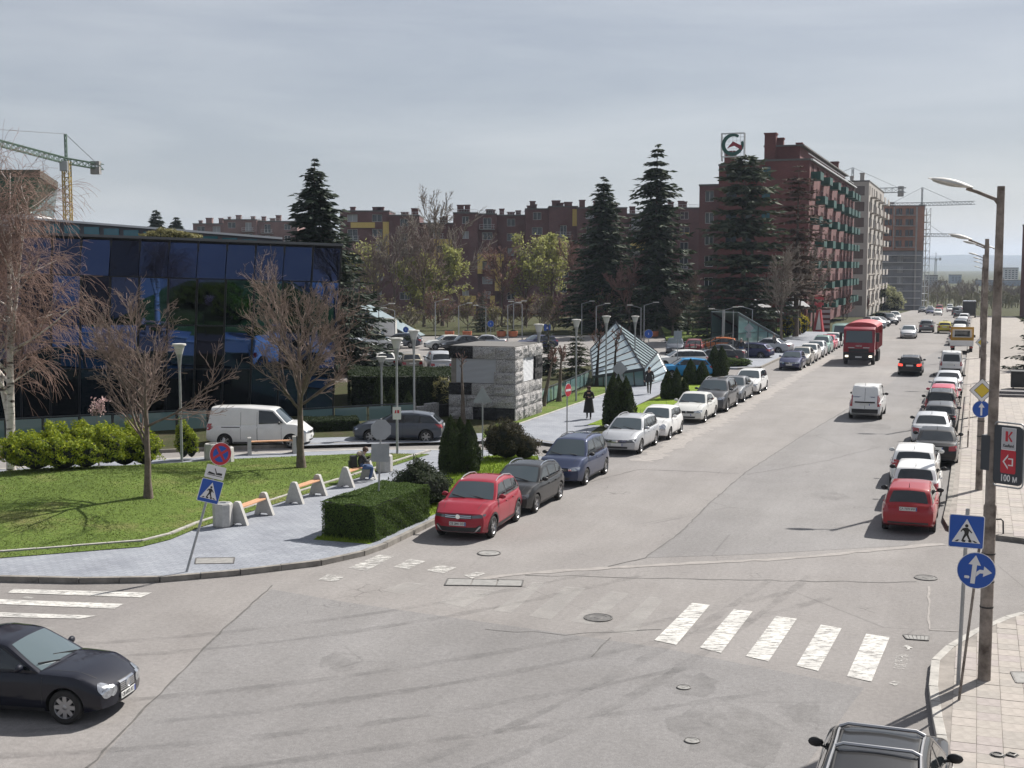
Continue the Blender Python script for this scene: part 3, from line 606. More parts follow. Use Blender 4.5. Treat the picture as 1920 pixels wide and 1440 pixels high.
def build_type(kind, seed=0, **over):
    s = dict(SPEC[kind]); s.update(over); L, Wd, H = s['L'], s['W'], s['H']; hl = L / 2; xa = hl - s['fo']; xr = xa - s['wb']
    trunk = s.get('trunk'); isvan = s.get('van')
    cw, wt, rt, rb, belt = s['cowl'], s['wt'], s['rt'], s['rb'], s['belt']
    dk = [(-hl, s['rend']), (-hl + .07, (trunk or rb[1]) - .05)]
    if trunk: dk += [(-hl + .16, trunk - .01), (rb[0], trunk)]
    dk += [(rb[0] + .25, rb[1] - .01 if not trunk else trunk - .02), (-.2, belt), (cw[0] - .1, cw[1] - .015), (cw[0] + .05, cw[1] - .01), ((cw[0] + hl) / 2, (cw[1] + s['hood']) / 2 + .022), (hl - .30, s['hood'] - .01), (hl - .08, s['nose'] + .07), (hl, s['nose'])]
    deck = smooth_line(sorted(dk), win=.10)
    bot = smooth_line([(-hl, .36), (-hl + .1, .30), (-hl + .4, .21), (hl - .45, .19), (hl - .1, .24), (hl, .30)], win=.12)
    def plan(x):
        t = abs(x) / hl; e = max(0, (t - .5) / .5)
        return 1 - (.135 if x > 0 else .10) * e ** 2.4
    sec = [(.84, 0), (.925, .03), (.965, .13), (.985, .30), (1.0, .52), (.992, .70), (.968, .86), (.925, .965), (.86, 1.0)]
    cols = [-1, -.72, -.36, 0, .36, .72, 1]
    stn = sorted(set([round(x, 3) for x in list(np.linspace(-hl, hl, 37)) + [-hl + .03, -hl + .08, -hl + .16, hl - .16, hl - .08, hl - .03]]))
    def bend(p):
        x, y, z = p; sg = 1 if x > 0 else -1; e = max(0, (abs(x) - hl + .75) / .75); e = e * e * (3 - 2 * e)
        zm = .52 if not isvan else .6; k = .19 if sg > 0 else .10
        return (x - sg * e * (k * (abs(y) / (Wd / 2)) ** 2.2 + .115 * ((z - zm) / .5) ** 2 * (1 if z > zm else .45)), y, z)
    def pos(si, i, j):
        x = stn[si]; w = Wd / 2 * plan(x); zb, zt = bot(x), deck(x); fy, fz = sec[i]; c = cols[j]
        z = zb + (zt - zb) * fz + (.022 * (1 - c * c) if i == len(sec) - 1 else 0); return bend((x, c * w * fy, z))
    V, F = lattice(stn, len(cols), len(sec), pos)
    low = bpy.data.meshes.new('car_low'); low.from_pydata(V, [], F); low.materials.append(PAINT['white']); low.materials.append(M_WELL); fixn(low)
    # wheel arches
    ob = bpy.data.objects.new('tmp', low); C.objects.link(ob); cuts = []
    for k, xx in enumerate((xa, xr)):
        mb = MB(); rr = s['R'] * 1.14
        for sgn in (-1, 1): mb.lathe([(rr, min(sgn * .48, sgn * 1.3)), (rr, max(sgn * .48, sgn * 1.3))], 30, c=(xx, 0, s['R'] + .012), axis='y', mi=1)
        cm = fixn(mb.mesh('cut', [M_TRIM, M_WELL])); co = bpy.data.objects.new('cut', cm); C.objects.link(co); cuts.append(co)
        md = ob.modifiers.new('b', 'BOOLEAN'); md.operation = 'DIFFERENCE'; md.object = co; md.solver = 'EXACT'
    dg = bpy.context.evaluated_depsgraph_get(); dg.update(); low2 = bpy.data.meshes.new_from_object(ob.evaluated_get(dg))
    for o in [ob] + cuts: bpy.data.objects.remove(o)
    # greenhouse
    roofpts = [(rb[0] - .06, rb[1] - .05), (rb[0], rb[1]), rt, ((rt[0] + wt[0]) / 2, H), (wt[0] - .15, wt[1] + .035), wt, cw, (cw[0] + .06, cw[1] - .05)]
    if isvan: roofpts[3] = (-.6, H); roofpts.insert(3, (rt[0] + .3, H - .01))
    roof = smooth_line(sorted(roofpts), win=.10)
    x0, x1 = rb[0] - .05, cw[0] + .05
    gst = sorted(set([round(x, 3) for x in list(np.linspace(x0, x1, 33)) + [rt[0], wt[0], rb[0] + .05]]))
    tum = .40 if not isvan else .17
    grow = [0, .3, .6, .85, .95, 1.0]
    def wbase(x): return Wd / 2 * plan(x) * .905
    def gpos(si, i, j):
        x = gst[si]; zb = deck(x) - .07; zt = max(roof(x), zb + .01); h = zt - zb; f = grow[i]; c = cols[j]
        z = zb + h * f; y = wbase(x) - tum * max(0, z - zb - .07) ** 1.15
        if i == 4: y *= .985
        if i == 5: y *= .93; z += .026 * (1 - c * c) - .004
        e = max(0, (abs(x - (x0 + x1) / 2) - (x1 - x0) / 2 + .8) / .8)
        xs = x - (1 if x > 0 else -1) * .10 * e * abs(c) ** 2 if i == 5 or True else x
        return (xs, c * y, z)
    V2, F2 = lattice(gst, len(cols), len(grow), gpos)
    mb = MB(); mb.v = [tuple(v.co) for v in low2.vertices]; mb.f = [tuple(p.vertices) for p in low2.polygons]; mb.m = [p.material_index for p in low2.polygons]
    nlow = len(mb.v); mb.add(V2, F2, 0)
    mb.box(xr - .3, xa + .3, -Wd * .27, Wd * .27, .2, .5, 1)
    body = mb.mesh('body', [PAINT['white'], M_WELL], 32); bvh = BVHTree.FromPolygons([Vector(v) for v in V] + [Vector(v) for v in V2], [tuple(f) for f in F] + [tuple(i + len(V) for i in f) for f in F2])
    parts = [('body', body, 0, 'paint', [])]
    def add(name, mb_, m, lod=1, kids=None, kind_=None, smooth=40):
        if mb_.f: parts.append((name, fixn(mb_.mesh(name, m, smooth)) if kind_ == 'fix' else mb_.mesh(name, m, smooth), lod, kind_, kids or []))
    # glazing
    dirf = Vector((-(wt[1] - cw[1]), 0, -(cw[0] - wt[0]))).normalized()
    wy0, wy1 = wbase(cw[0]) - .07, wbase(wt[0]) - tum * (wt[1] - belt) ** 1.15 - .07
    fb = Vector((cw[0] - .03, 0, cw[1] + .015)); ft = Vector((wt[0] + .03, 0, wt[1] - .015))
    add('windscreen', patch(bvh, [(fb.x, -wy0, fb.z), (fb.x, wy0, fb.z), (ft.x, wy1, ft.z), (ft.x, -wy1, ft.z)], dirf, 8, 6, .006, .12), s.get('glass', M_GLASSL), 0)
    dirr = Vector(((rt[1] - rb[1]), 0, -(rt[0] - rb[0]))).normalized()
    if not (isvan and s.get('cargo')):
        rlo = .12 if not trunk else .04; rbx = Vector((rb[0], 0, rb[1])).lerp(Vector((rt[0], 0, rt[1])), rlo if not isvan else .12); rtx = Vector((rb[0], 0, rb[1])).lerp(Vector((rt[0], 0, rt[1])), .93 if not isvan else .80)
        ry0, ry1 = wbase(rbx.x) - .10, wbase(rtx.x) - tum * (rtx.z - belt) ** 1.15 - .10
        add('rear_window', patch(bvh, [(rbx.x, ry0, rbx.z), (rbx.x, -ry0, rbx.z), (rtx.x, -ry1, rtx.z), (rtx.x, ry1, rtx.z)], dirr, 8, 5, .006, .16), M_GLASS, 0)
        if kind in ('hatch', 'small', 'estate', 'suv', 'mpv', 'oldestate', 'bigsuv'):
            a = rtx.lerp(rbx, -.08); b = rtx.lerp(rbx, .02)
    bz = lambda x: deck(x) + .025; tz = lambda x: roof(x) - .085
    fx = cw[0] - .20; front_t = wt[0] - .08
    frac = lambda t: (cw[0] - .22) + t * ((rb[0] + .28) - (cw[0] - .22))
    top_r = max(rt[0] + .12, rb[0] + .3); bot_r = rb[0] + .22 + (.1 if trunk else 0)
    if isvan:
        bp1 = xa - 1.52; wins = [(fx, front_t, bp1 + .06, bp1 + .06)]
        if not s.get('cargo'): wins += [(bp1 - .05, bp1 - .05, -1.0, -1.0), (-1.08, -1.08, bot_r, top_r)]
    else:
        b_p = xa - 1.50; c_p = xr + .32
        wins = [(fx, front_t, b_p + .05, b_p + .02), (b_p - .05, b_p - .08, c_p + .03, c_p - .02)]
        if kind in ('estate', 'mpv', 'suv', 'bigsuv', 'oldestate', 'hatch'): wins.append((c_p - .05, c_p - .10, bot_r, top_r))
        if kind == 'sedan' : wins[1] = (b_p - .05, b_p - .08, c_p - .1, top_r + .02)
        if kind in ('coupe',): wins = [(fx, front_t, -.55, -.50), (-.63, -.58, bot_r + .1, top_r)]
        if kind == 'small': wins = [(fx, front_t, b_p + .05, b_p + .02), (b_p - .05, b_p - .08, bot_r + .02, top_r + .02)]
        for mir in (False, True):
            x_0, x_1 = wins[0][0] + .03, wins[-1][2] - .02; x_0t, x_1t = wins[0][1] + .03, wins[-1][3] - .02
            add('window_surround', patch(bvh, [(x_0, 0, bz(x_0) - .012), (x_1, 0, bz(x_1) - .012), (x_1t, 0, tz(x_1t) + .016), (x_0t, 0, tz(x_0t) + .016)], (0, -1, 0), 18, 5, .003, 0, mir), M_TRIM if not s.get('chromeline') else M_CHROME, 0)
    for (a0, a1, c0, c1) in wins:
        for mir in (False, True):
            add('side_window', patch(bvh, [(a0, 0, bz(a0)), (c0, 0, bz(c0)), (c1, 0, tz(c1)), (a1, 0, tz(a1))], (0, -1, 0), 8, 5, .007, .05, mir), M_GLASS, 0)
    # lamps, grille, plates
    w_f = Wd / 2 * plan(hl); nz = s['nose']; hz = s['hood']
    lampm = s.get('lamp', M_LAMP)
    for mir in (False, True):
        if s.get('twin'):
            for (cy, cz, rr) in ((w_f * .80, nz - .01, .135), (w_f * .60, nz - .04, .10)):
                add('headlight', patch(bvh, [(0, cy - rr, cz - rr), (0, cy + rr, cz - rr), (0, cy + rr, cz + rr), (0, cy - rr, cz + rr)], (-1, 0, 0), 6, 6, .012, 1.0, mir), lampm, 1)
        else:
            lz0, lz1 = s.get('lz', (nz - .10, nz + .06)); ly = s.get('ly', .52)
            add('headlight', patch(bvh, [(0, w_f * ly, lz0 + .015), (0, w_f * 1.0, lz0 + .04), (0, w_f * 1.03, lz1 + .02), (0, w_f * ly, lz1 - .02)], (-1, 0, 0), 8, 4, .008, .25, mir), lampm, 1)
        # rear lamps
        tz0, tz1 = s.get('tl', ((.78, 1.12) if isvan or kind == 'mpv' else (.70, .92)))
        ty0 = .80 if isvan or kind in ('mpv', 'oldestate', 'small') else .62; wr = Wd / 2 * plan(-hl)
        add('tail_light', patch(bvh, [(0, wr * ty0, tz0), (0, wr * 1.02, tz0 + .02), (0, wr * 1.0, tz1), (0, wr * ty0, tz1 - .03)], (1, 0, 0), 6, 5, .010, .2, mir), M_TAIL, 1)
    gz0, gz1, gw = s.get('grille', (nz - .09, nz + .02, .50))
    add('grille', patch(bvh, [(0, -w_f * gw, gz0), (0, w_f * gw, gz0), (0, w_f * gw * 1.06, gz1), (0, -w_f * gw * 1.06, gz1)], (-1, 0, 0), 10, 3, .007, .12), M_TRIM, 1)
    if s.get('bars', 2):
        for q in range(s.get('bars', 2)):
            zz = gz0 + (gz1 - gz0) * (q + .7) / (s.get('bars', 2) + .4)
            add('grille_bar', patch(bvh, [(0, -w_f * gw * .96, zz - .007), (0, w_f * gw * .96, zz - .007), (0, w_f * gw * .96, zz + s.get('barh', .009)), (0, -w_f * gw * .96, zz + s.get('barh', .009))], (-1, 0, 0), 10, 1, .014), M_CHROME, 1)
    iz0, iz1, iw = s.get('intake', (.27, .39, .62))
    add('lower_intake', patch(bvh, [(0, -w_f * iw * .9, iz0), (0, w_f * iw * .9, iz0), (0, w_f * iw, iz1), (0, -w_f * iw, iz1)], (-1, 0, 0), 10, 3, .006, .15), M_TRIM, 1)
    pz = s.get('pz', (iz1 + gz0) / 2 + .005)
    for nm, sx, dirx, zz in (('number_plate', hl, -1, pz), ('number_plate', -hl, 1, s.get('rpz', .80 if not isvan else .86))):
        h = bvh.ray_cast(Vector((sx * 2, .02, zz)), Vector((dirx, 0, 0)))
        if h[0] is not None:
            x = h[0].x - dirx * .004
            mb = MB(); t = .016; mb.bbox(min(x, x - dirx * t), max(x, x - dirx * t), -.26, .26, zz - .056, zz + .056, .004)
            kid = MB(); kid.box(min(x - dirx * t, x - dirx * (t + .003)), max(x - dirx * t, x - dirx * (t + .003)), *((-.258, -.222) if dirx > 0 else (.222, .258)), zz - .052, zz + .052)
            parts.append((nm, mb.mesh(nm, M_PLATE), 1, None, [('plate_band', kid.mesh('plate_band', M_PBLUE), 2, None, [])]))
    if s.get('skid'):
        add('bumper_lower', patch(bvh, [(0, -w_f * 1.0, .22), (0, w_f * 1.0, .22), (0, w_f * 1.06, .50), (0, -w_f * 1.06, .50)], (-1, 0, 0), 14, 4, .004, .1), M_TRIM, 1)
        for sg in (-1, 1): add('skid_trim', patch(bvh, [(0, sg * w_f * .62, .27), (0, sg * w_f * .68, .27), (0, sg * w_f * .92, .46), (0, sg * w_f * .84, .46)], (-1, 0, 0), 4, 4, .012), M_SILVERTRIM, 1)
        add('skid_trim', patch(bvh, [(0, -w_f * .66, .255), (0, w_f * .66, .255), (0, w_f * .68, .295), (0, -w_f * .68, .295)], (-1, 0, 0), 12, 1, .012), M_SILVERTRIM, 1)
        add('bumper_panel', patch(bvh, [(0, -w_f * .70, .43), (0, w_f * .70, .43), (0, w_f * .84, .51), (0, -w_f * .84, .51)], (-1, 0, 0), 12, 2, .009), PAINT['white'], 1, kind_='paintpart')
    # rear bumper trim and sills
    add('rear_bumper', patch(bvh, [(0, Wd / 2 * .9, .31), (0, -Wd / 2 * .9, .31), (0, -Wd / 2 * .9, .42), (0, Wd / 2 * .9, .42)], (1, 0, 0), 10, 2, .006), M_TRIM, 1)
    if isvan:
        add('rear_bumper', patch(bvh, [(0, Wd / 2 * .96, .38), (0, -Wd / 2 * .96, .38), (0, -Wd / 2 * .96, .60), (0, Wd / 2 * .96, .60)], (1, 0, 0), 10, 2, .012), M_TRIM, 1)
    for mir in (False, True):
        zt_ = .36 if s.get('clad') else .29
        add('sill', patch(bvh, [(xa - s['R'] - .07, 0, .22), (xr + s['R'] + .07, 0, .22), (xr + s['R'] + .07, 0, zt_), (xa - s['R'] - .07, 0, zt_)], (0, -1, 0), 8, 2, .006, 0, mir), M_TRIM, 2)
        sg = -1 if mir else 1
        if s.get('clad'):
            for xx in (xa, xr):
                mb = MB(); R0 = s['R'] * 1.13; n = 16
                for k in range(n + 1):
                    t = PI * (-.02 + 1.04 * k / n)
                    for r_, dy in ((R0 - .01, .012), (R0 + .055, .012)):
                        X, Z = xx + r_ * math.cos(t), s['R'] + .012 + r_ * math.sin(t); h = bvh.ray_cast(Vector((X, 3, max(Z, .25))), Vector((0, -1, 0))); y = h[0].y if h[0] is not None else Wd / 2 * .95
                        mb.v.append((X, sg * (y + dy), Z))
                for k in range(n): mb.f.append((2 * k, 2 * k + 1, 2 * k + 3, 2 * k + 2)); mb.m.append(0)
                add('arch_trim', mb, M_TRIM, 1, kind_='fix')
        # door joints and handles
        segs = []
        for (xs_, z0_, z1_) in ((wins[0][2] - .05, .30, None), (xa - s['R'] * 1.35, .36, None)) + (((wins[1][2] + .02 if len(wins) > 1 else -1, .62, None),) if not isvan and kind not in ('coupe', 'small') else ()):
            segs.append((xs_, z0_, deck(xs_) - .015))
        for (xs_, z0_, z1_) in segs:
            add('door_joint', patch(bvh, [(xs_ + .006, 0, z0_), (xs_ - .006, 0, z0_), (xs_ - .006, 0, z1_), (xs_ + .006, 0, z1_)], (0, -1, 0), 1, 8, .003, 0, mir), M_TRIM, 2)
        hx = [wins[0][2] + .12] + ([wins[1][2] + .16] if len(wins) > 1 and kind not in ('coupe', 'small') and not isvan else [])
        for x_ in hx:
            h = bvh.ray_cast(Vector((x_, 3, belt - .11)), Vector((0, -1, 0)))
            if h[0] is not None:
                mb = MB(); y = h[0].y; mb.bbox(x_ - .09, x_ + .09, min(sg * (y - .01), sg * (y + .03)), max(sg * (y - .01), sg * (y + .03)), belt - .125, belt - .095, .008); add('door_handle', mb, PAINT['white'], 2, kind_='paintpart')
        # mirror
        mx = cw[0] - .38; my = wbase(mx); mb = MB(); mb.ball((0, 0, 0), 1, sub=2, sc=(.07, .115, .075)); mb.v = [(mx + x * (1 if x > 0 else .45), sg * (my + .12) + y, belt + .11 + z) for x, y, z in mb.v]
        mb.bar((mx, sg * (my - .05), belt + .05), (mx, sg * (my + .06), belt + .08), .05, .035); add('mirror', mb, PAINT['white'] if not s.get('blackmirror') else M_TRIM, 1, kind_='paintpart' if not s.get('blackmirror') else None)
        if s.get('rack') and not mir:
            for x in (wt[0] - .25, wt[0] - 1.15):
                mb = MB(); yy = wbase(x) - tum * (roof(x) - belt) ** 1.15 - .05; mb.tube([(x, -yy, roof(x) + .03), (x + .02, -yy + .12, roof(x) + .075), (x + .02, yy - .12, roof(x) + .075), (x, yy, roof(x) + .03)], .026, 6); add('rack_bar', mb, M_SILVERTRIM, 1)
            for yj in (-.52, .52): add('roof_joint', patch(bvh, [(wt[0] - .1, yj - .012, 0), (wt[0] - .1, yj + .012, 0), (rt[0] + .1, yj + .012, 0), (rt[0] + .1, yj - .012, 0)], (0, 0, -1), 1, 10, .004), M_TRIM, 1)
        if s.get('rails'):
            pts = [(x, sg * (wbase(x) - tum * (roof(x) - belt) ** 1.15 - .06), roof(x) + (.045 if k not in (0, 6) else -.01)) for k, x in enumerate(np.linspace(wt[0] - .12, rt[0] + .02, 7))]
            mb = MB(); mb.tube(pts, .017, 6); add('roof_rail', mb, s.get('railm', M_SILVERTRIM), 1)
    if isvan and s.get('cargo'):
        for mir in (False, True):
            sg = -1 if mir else 1
            add('slide_rail', patch(bvh, [(-.75, 0, .93), (-1.6, 0, .93), (-1.6, 0, .965), (-.75, 0, .965)], (0, -1, 0), 8, 1, .006, 0, mir), M_TRIM, 2)
            for xs_ in (-.72, .02): add('door_joint', patch(bvh, [(xs_ + .006, 0, .4), (xs_ - .006, 0, .4), (xs_ - .006, 0, 1.62), (xs_ + .006, 0, 1.62)], (0, -1, 0), 1, 10, .003, 0, mir), M_TRIM, 2)
        add('door_joint', patch(bvh, [(0, .008, .62), (0, -.008, .62), (0, -.008, 1.7), (0, .008, 1.7)], (1, 0, 0), 1, 10, .003), M_TRIM, 2)
        add('rear_trim', patch(bvh, [(0, .52, .92), (0, -.52, .92), (0, -.52, 1.0), (0, .52, 1.0)], (1, 0, 0), 8, 1, .012), M_TRIM, 1)
    for yj in (-.80, .80):
        add('bonnet_joint', patch(bvh, [(cw[0] + .06, yj * wbase(cw[0]) - .006, 0), (cw[0] + .06, yj * wbase(cw[0]) + .006, 0), (hl - .32, yj * w_f * .86 + .006, 0), (hl - .32, yj * w_f * .86 - .006, 0)], (0, 0, -1), 1, 10, .003), M_TRIM, 2)
    # emblem, wiper, aerial
    h = bvh.ray_cast(Vector((3, 0, (gz0 + gz1) / 2)), Vector((-1, 0, 0)))
    if h[0] is not None:
        mb = MB(); r = s.get('emb', .055); mb.lathe([(r, 0), (r, .014), (r * .86, .018), (r * .86, .010), (.001, .010)], 16, c=(h[0].x + .008, 0, (gz0 + gz1) / 2), axis='x'); add('emblem', mb, M_CHROME, 2, kind_='fix')
    mb = MB(); mb.bar((cw[0] + .0, .45, cw[1] + .035), (cw[0] - .16, -.1, cw[1] + .115), .02); mb.bar((cw[0] + .0, -.15, cw[1] + .035), (cw[0] - .16, -.62, cw[1] + .10), .02); add('wiper', mb, M_TRIM, 2)
    mb = MB(); ax = rt[0] + .2; mb.tube([(ax, 0, roof(ax) + .01), (ax - .12, 0, roof(ax) + .18)], [.012, .004], 5); add('aerial', mb, M_TRIM, 2)
    # wheels
    rm = rim_mesh(s['R'], s.get('spokes', 5), style=s.get('rimstyle', 'spoke'))
    wheels = []
    for xx in (xa, xr):
        for sg in (1, -1):
            wheels.append((xx, sg * (Wd / 2 * .985 - .105), s['R'], sg))
    return dict(parts=parts, wheels=wheels, R=s['R'], rim=rm, tyre=tyre_mesh(s['R'], .2), L=L, bvh=bvh, s=s)
TYPES = {}
def car(kind, u, v, col, label, heading=1, cat='car', lod=2, turn=0.0, group=None, loc=None, rz=None, name='parked_car', plate=None, rplate=None, **over):
    key = (kind, tuple(sorted((k, str(x)) for k, x in over.items())))
    if key not in TYPES: TYPES[key] = build_type(kind, **over)
    T = TYPES[key]; P = PAINT[col]
    if loc is None: loc = G(u, v)
    if rz is None: rz = ROAD_ROT + (0 if heading > 0 else PI) + R(turn)
    root = thing(name, label, cat, loc, rz, group)
    if u and u > 160 and heading: root.rotation_euler = (0, .018 * heading, rz)
    def mk(pt, par):
        nm, me, ld, kd, kids = pt
        if ld > lod: return
        o = put(nm, me, par)
        if kd in ('paint', 'paintpart'):
            o.material_slots[0].link = 'OBJECT'; o.material_slots[0].material = P
        for k in kids: mk(k, o)
        return o
    for pt in T['parts']:
        if plate and pt[0] == 'number_plate':
            o = mk(pt, root); me = pt[1]; xs = [v_.co.x for v_ in me.vertices]; zs = [v_.co.z for v_ in me.vertices]; front = xs[0] > 0
            txt = plate if front else (rplate or plate)
            t = put('lettering', text_mesh(txt, .095, M_INK, True, .001), o, ((max(xs) + .0035) if front else (min(xs) - .0035), .0 + (-.02 if front else .02), sum(zs) / len(zs)), rot=(PI / 2, 0, PI / 2 if front else -PI / 2)); t.scale = (.86, 1, 1)
        else: mk(pt, root)
    for (x, y, z, sg) in T['wheels']:
        w = put('wheel', T['tyre'], root, (x, y, z))
        if lod >= 1: put('rim', T['rim'], w, (0, sg * .075, 0), PI if sg < 0 else 0)
    return root
# ================================================================== vegetation
def tubes(P, Rr, ns):
    """P (n,k,3), Rr (n,k) -> vertices, quads"""
    n, k, _ = P.shape; T = np.gradient(P, axis=1); T /= np.linalg.norm(T, axis=2, keepdims=True) + 1e-9
    ref = np.where(np.abs(T[..., 2:3]) > .9, np.array([1., 0, 0]), np.array([0, 0, 1.])); A = np.cross(T, ref); A /= np.linalg.norm(A, axis=2, keepdims=True) + 1e-9; B = np.cross(T, A)
    th = np.arange(ns) * 2 * PI / ns
    V = P[:, :, None, :] + Rr[:, :, None, None] * (A[:, :, None, :] * np.cos(th)[None, None, :, None] + B[:, :, None, :] * np.sin(th)[None, None, :, None])
    base = (np.arange(n) * k * ns)[:, None, None]; i = np.arange(k - 1)[None, :, None]; j = np.arange(ns)[None, None, :]; j2 = (j + 1) % ns
    F = np.stack([base + i * ns + j, base + i * ns + j2, base + (i + 1) * ns + j2, base + (i + 1) * ns + j], -1).reshape(-1, 4)
    return V.reshape(-1, 3), F
def join(chunks):
    Vs, Fs, o = [], [], 0
    for V, F in chunks: Vs.append(V); Fs.append(F + o); o += len(V)
    return np.concatenate(Vs), np.concatenate(Fs)
def unit(a): return a / (np.linalg.norm(a, axis=-1, keepdims=True) + 1e-9)
def grow(P, Rr, per, t0, t1, ang, lr, k, up, wig, rng, rr=.55, tip=.3, labs=None, tdec=.45):
    """children of every branch in P; returns (points, radii)"""
    n, kp, _ = P.shape; idx = np.repeat(np.arange(n), per); m = len(idx); t = t0 + (t1 - t0) * ((np.tile(np.arange(per), n) + rng.rand(m)) / per)
    f = t * (kp - 1); i0 = np.minimum(f.astype(int), kp - 2); fr = (f - i0)[:, None]
    S_ = P[idx, i0] * (1 - fr) + P[idx, i0 + 1] * fr; D = unit(P[idx, i0 + 1] - P[idx, i0]); R0 = (Rr[idx, i0] * (1 - fr[:, 0]) + Rr[idx, i0 + 1] * fr[:, 0])
    rnd = unit(rng.randn(m, 3)); side = unit(np.cross(D, rnd)); a = R(1) * (ang[0] + ang[1] * rng.randn(m))
    d = unit(D * np.cos(a)[:, None] + side * np.sin(a)[:, None])
    Lp = np.linalg.norm(np.diff(P, axis=1), axis=2).sum(1)[idx]; L = (Lp * lr if labs is None else np.full(m, labs)) * (1 - tdec * t) * (.7 + .6 * rng.rand(m))
    Q = np.zeros((m, k, 3)); Q[:, 0] = S_; step = (L / (k - 1))[:, None]
    for q in range(1, k):
        d = unit(d + wig * rng.randn(m, 3) + np.array([0, 0, up])); Q[:, q] = Q[:, q - 1] + d * step
    r0 = np.minimum(R0 * rr, R0 * .9); Rq = r0[:, None] * (1 - (1 - tip) * np.linspace(0, 1, k))[None, :]
    return Q, Rq
def tree_obj(name, label, cat, loc, crowns, trunk, group=None, rz=0.0, extra=()):
    root = thing(name, label, cat, loc, rz, group)
    put('trunk', trunk, root)
    for nm, me in crowns: put(nm, me, root)
    return root
M_BARK = mat('bark_grey', (.125, .098, .078), .95, var=.35, vscale=6, bump=.5, bscale=25); M_TWIG = mat('twig_brown', (.20, .145, .12), .9, var=.25, vscale=2); M_TWIGG = mat('twig_grey', (.22, .185, .155), .9, var=.25, vscale=2)
M_TWIGR = mat('twig_red', (.23, .13, .11), .9, var=.3, vscale=2); M_BIRTWIG = mat('birch_twig', (.24, .155, .125), .9, var=.3, vscale=1.5)
def birch_bark():
    m = bpy.data.materials.new('birch_bark'); m.use_nodes = True; nt, b = nodes_of(m); tc = N_(nt, 'ShaderNodeTexCoord'); mp = N_(nt, 'ShaderNodeMapping'); mp.inputs['Scale'].default_value = (1.2, 1.2, 5); nt.links.new(tc.outputs['Object'], mp.inputs[0])
    n = N_(nt, 'ShaderNodeTexNoise'); n.inputs['Scale'].default_value = 2.0; n.inputs['Detail'].default_value = 5; nt.links.new(mp.outputs[0], n.inputs['Vector'])
    nt.links.new(ramp(nt, n.outputs['Fac'], [(.36, (.05, .04, .035)), (.43, (.52, .47, .43)), (.7, (.66, .62, .58))]), b.inputs['Base Color']); b.inputs['Roughness'].default_value = .85; return m
M_BIRCH = birch_bark()
def bare_tree(name, label, loc, h, tr, fork, seed, spread=1.0, twig=M_TWIG, bark=M_BARK, n1=11, n2=6, n3=6, n4=0, up=.10, group=None, lean=(0, 0), a1=34, cat='tree', leaves=None, droop=0.0, rmin=None):
    rng = np.random.RandomState(seed); k = 9
    z = np.linspace(0, 1, k); T = np.zeros((1, k, 3)); T[0, :, 2] = z * h * .82; T[0, :, 0] = lean[0] * z * h + np.cumsum(rng.randn(k)) * .02 * h * .12; T[0, :, 1] = lean[1] * z * h + np.cumsum(rng.randn(k)) * .02 * h * .12
    Rt = tr * (1 - .86 * z)[None, :] ; Rt[0, 0] *= 1.35
    f = fork / (h * .82)
    L1, R1 = grow(T, Rt, n1, f, .97, (a1, 9), .62 * spread, 8, up, .07, rng, .62, .25, tdec=.55)
    L2, R2 = grow(L1, R1, n2, .15, 1.0, (33, 10), .55, 6, up, .09, rng, .6, .3)
    L3, R3 = grow(L2, R2, n3, .12, 1.0, (36, 12), .55, 5, up * .8 - droop, .12, rng, .6, .35)
    rm = rmin or max(.005, .00016 * Vector(loc).length)
    R2 = np.maximum(R2, rm * 1.3); R3 = np.maximum(R3, rm); ch = [tubes(L2, R2, 4), tubes(L3, R3, 3)]
    if n4:
        L4, R4 = grow(L3, R3, n4, .15, 1.0, (34, 12), .6, 4, up * .6 - droop, .14, rng, .7, .5); R4 = np.maximum(R4, rm * .85); ch.append(tubes(L4, R4, 3))
    V, F = join([tubes(T, Rt, 9), tubes(L1, np.maximum(R1, rm * 1.6), 5)])
    tm_ = np_mesh('trunk', V, F, bark, True); V, F = join(ch); crown = [('crown', np_mesh('crown', V, F, twig, True))]
    if leaves:
        base = L4 if n4 else L3; pts = base[:, -3:].reshape(-1, 3); sel = rng.rand(len(pts)) < leaves[1]; pts = pts[sel] + rng.randn(sel.sum(), 3) * leaves[3]
        crown.append(('leaves', leaf_cloud('leaves', pts, unit(rng.randn(len(pts), 3)), leaves[2], leaves[0], rng)))
    return tree_obj(name, label, cat, loc, crown, tm_, group)
def leaf_cloud(name, pos, nrm, size, m, rng, asp=.5, jit=.35):
    n = len(pos); t = unit(np.cross(nrm, rng.randn(n, 3))); b = np.cross(nrm, t); s = size * (1 - jit + 2 * jit * rng.rand(n))[:, None]
    V = np.stack([pos - t * s * .5, pos + b * s * asp * .5, pos + t * s * .5, pos - b * s * asp * .5], 1)
    return np_mesh(name, V.reshape(-1, 3), np.arange(4 * n).reshape(-1, 4), m)
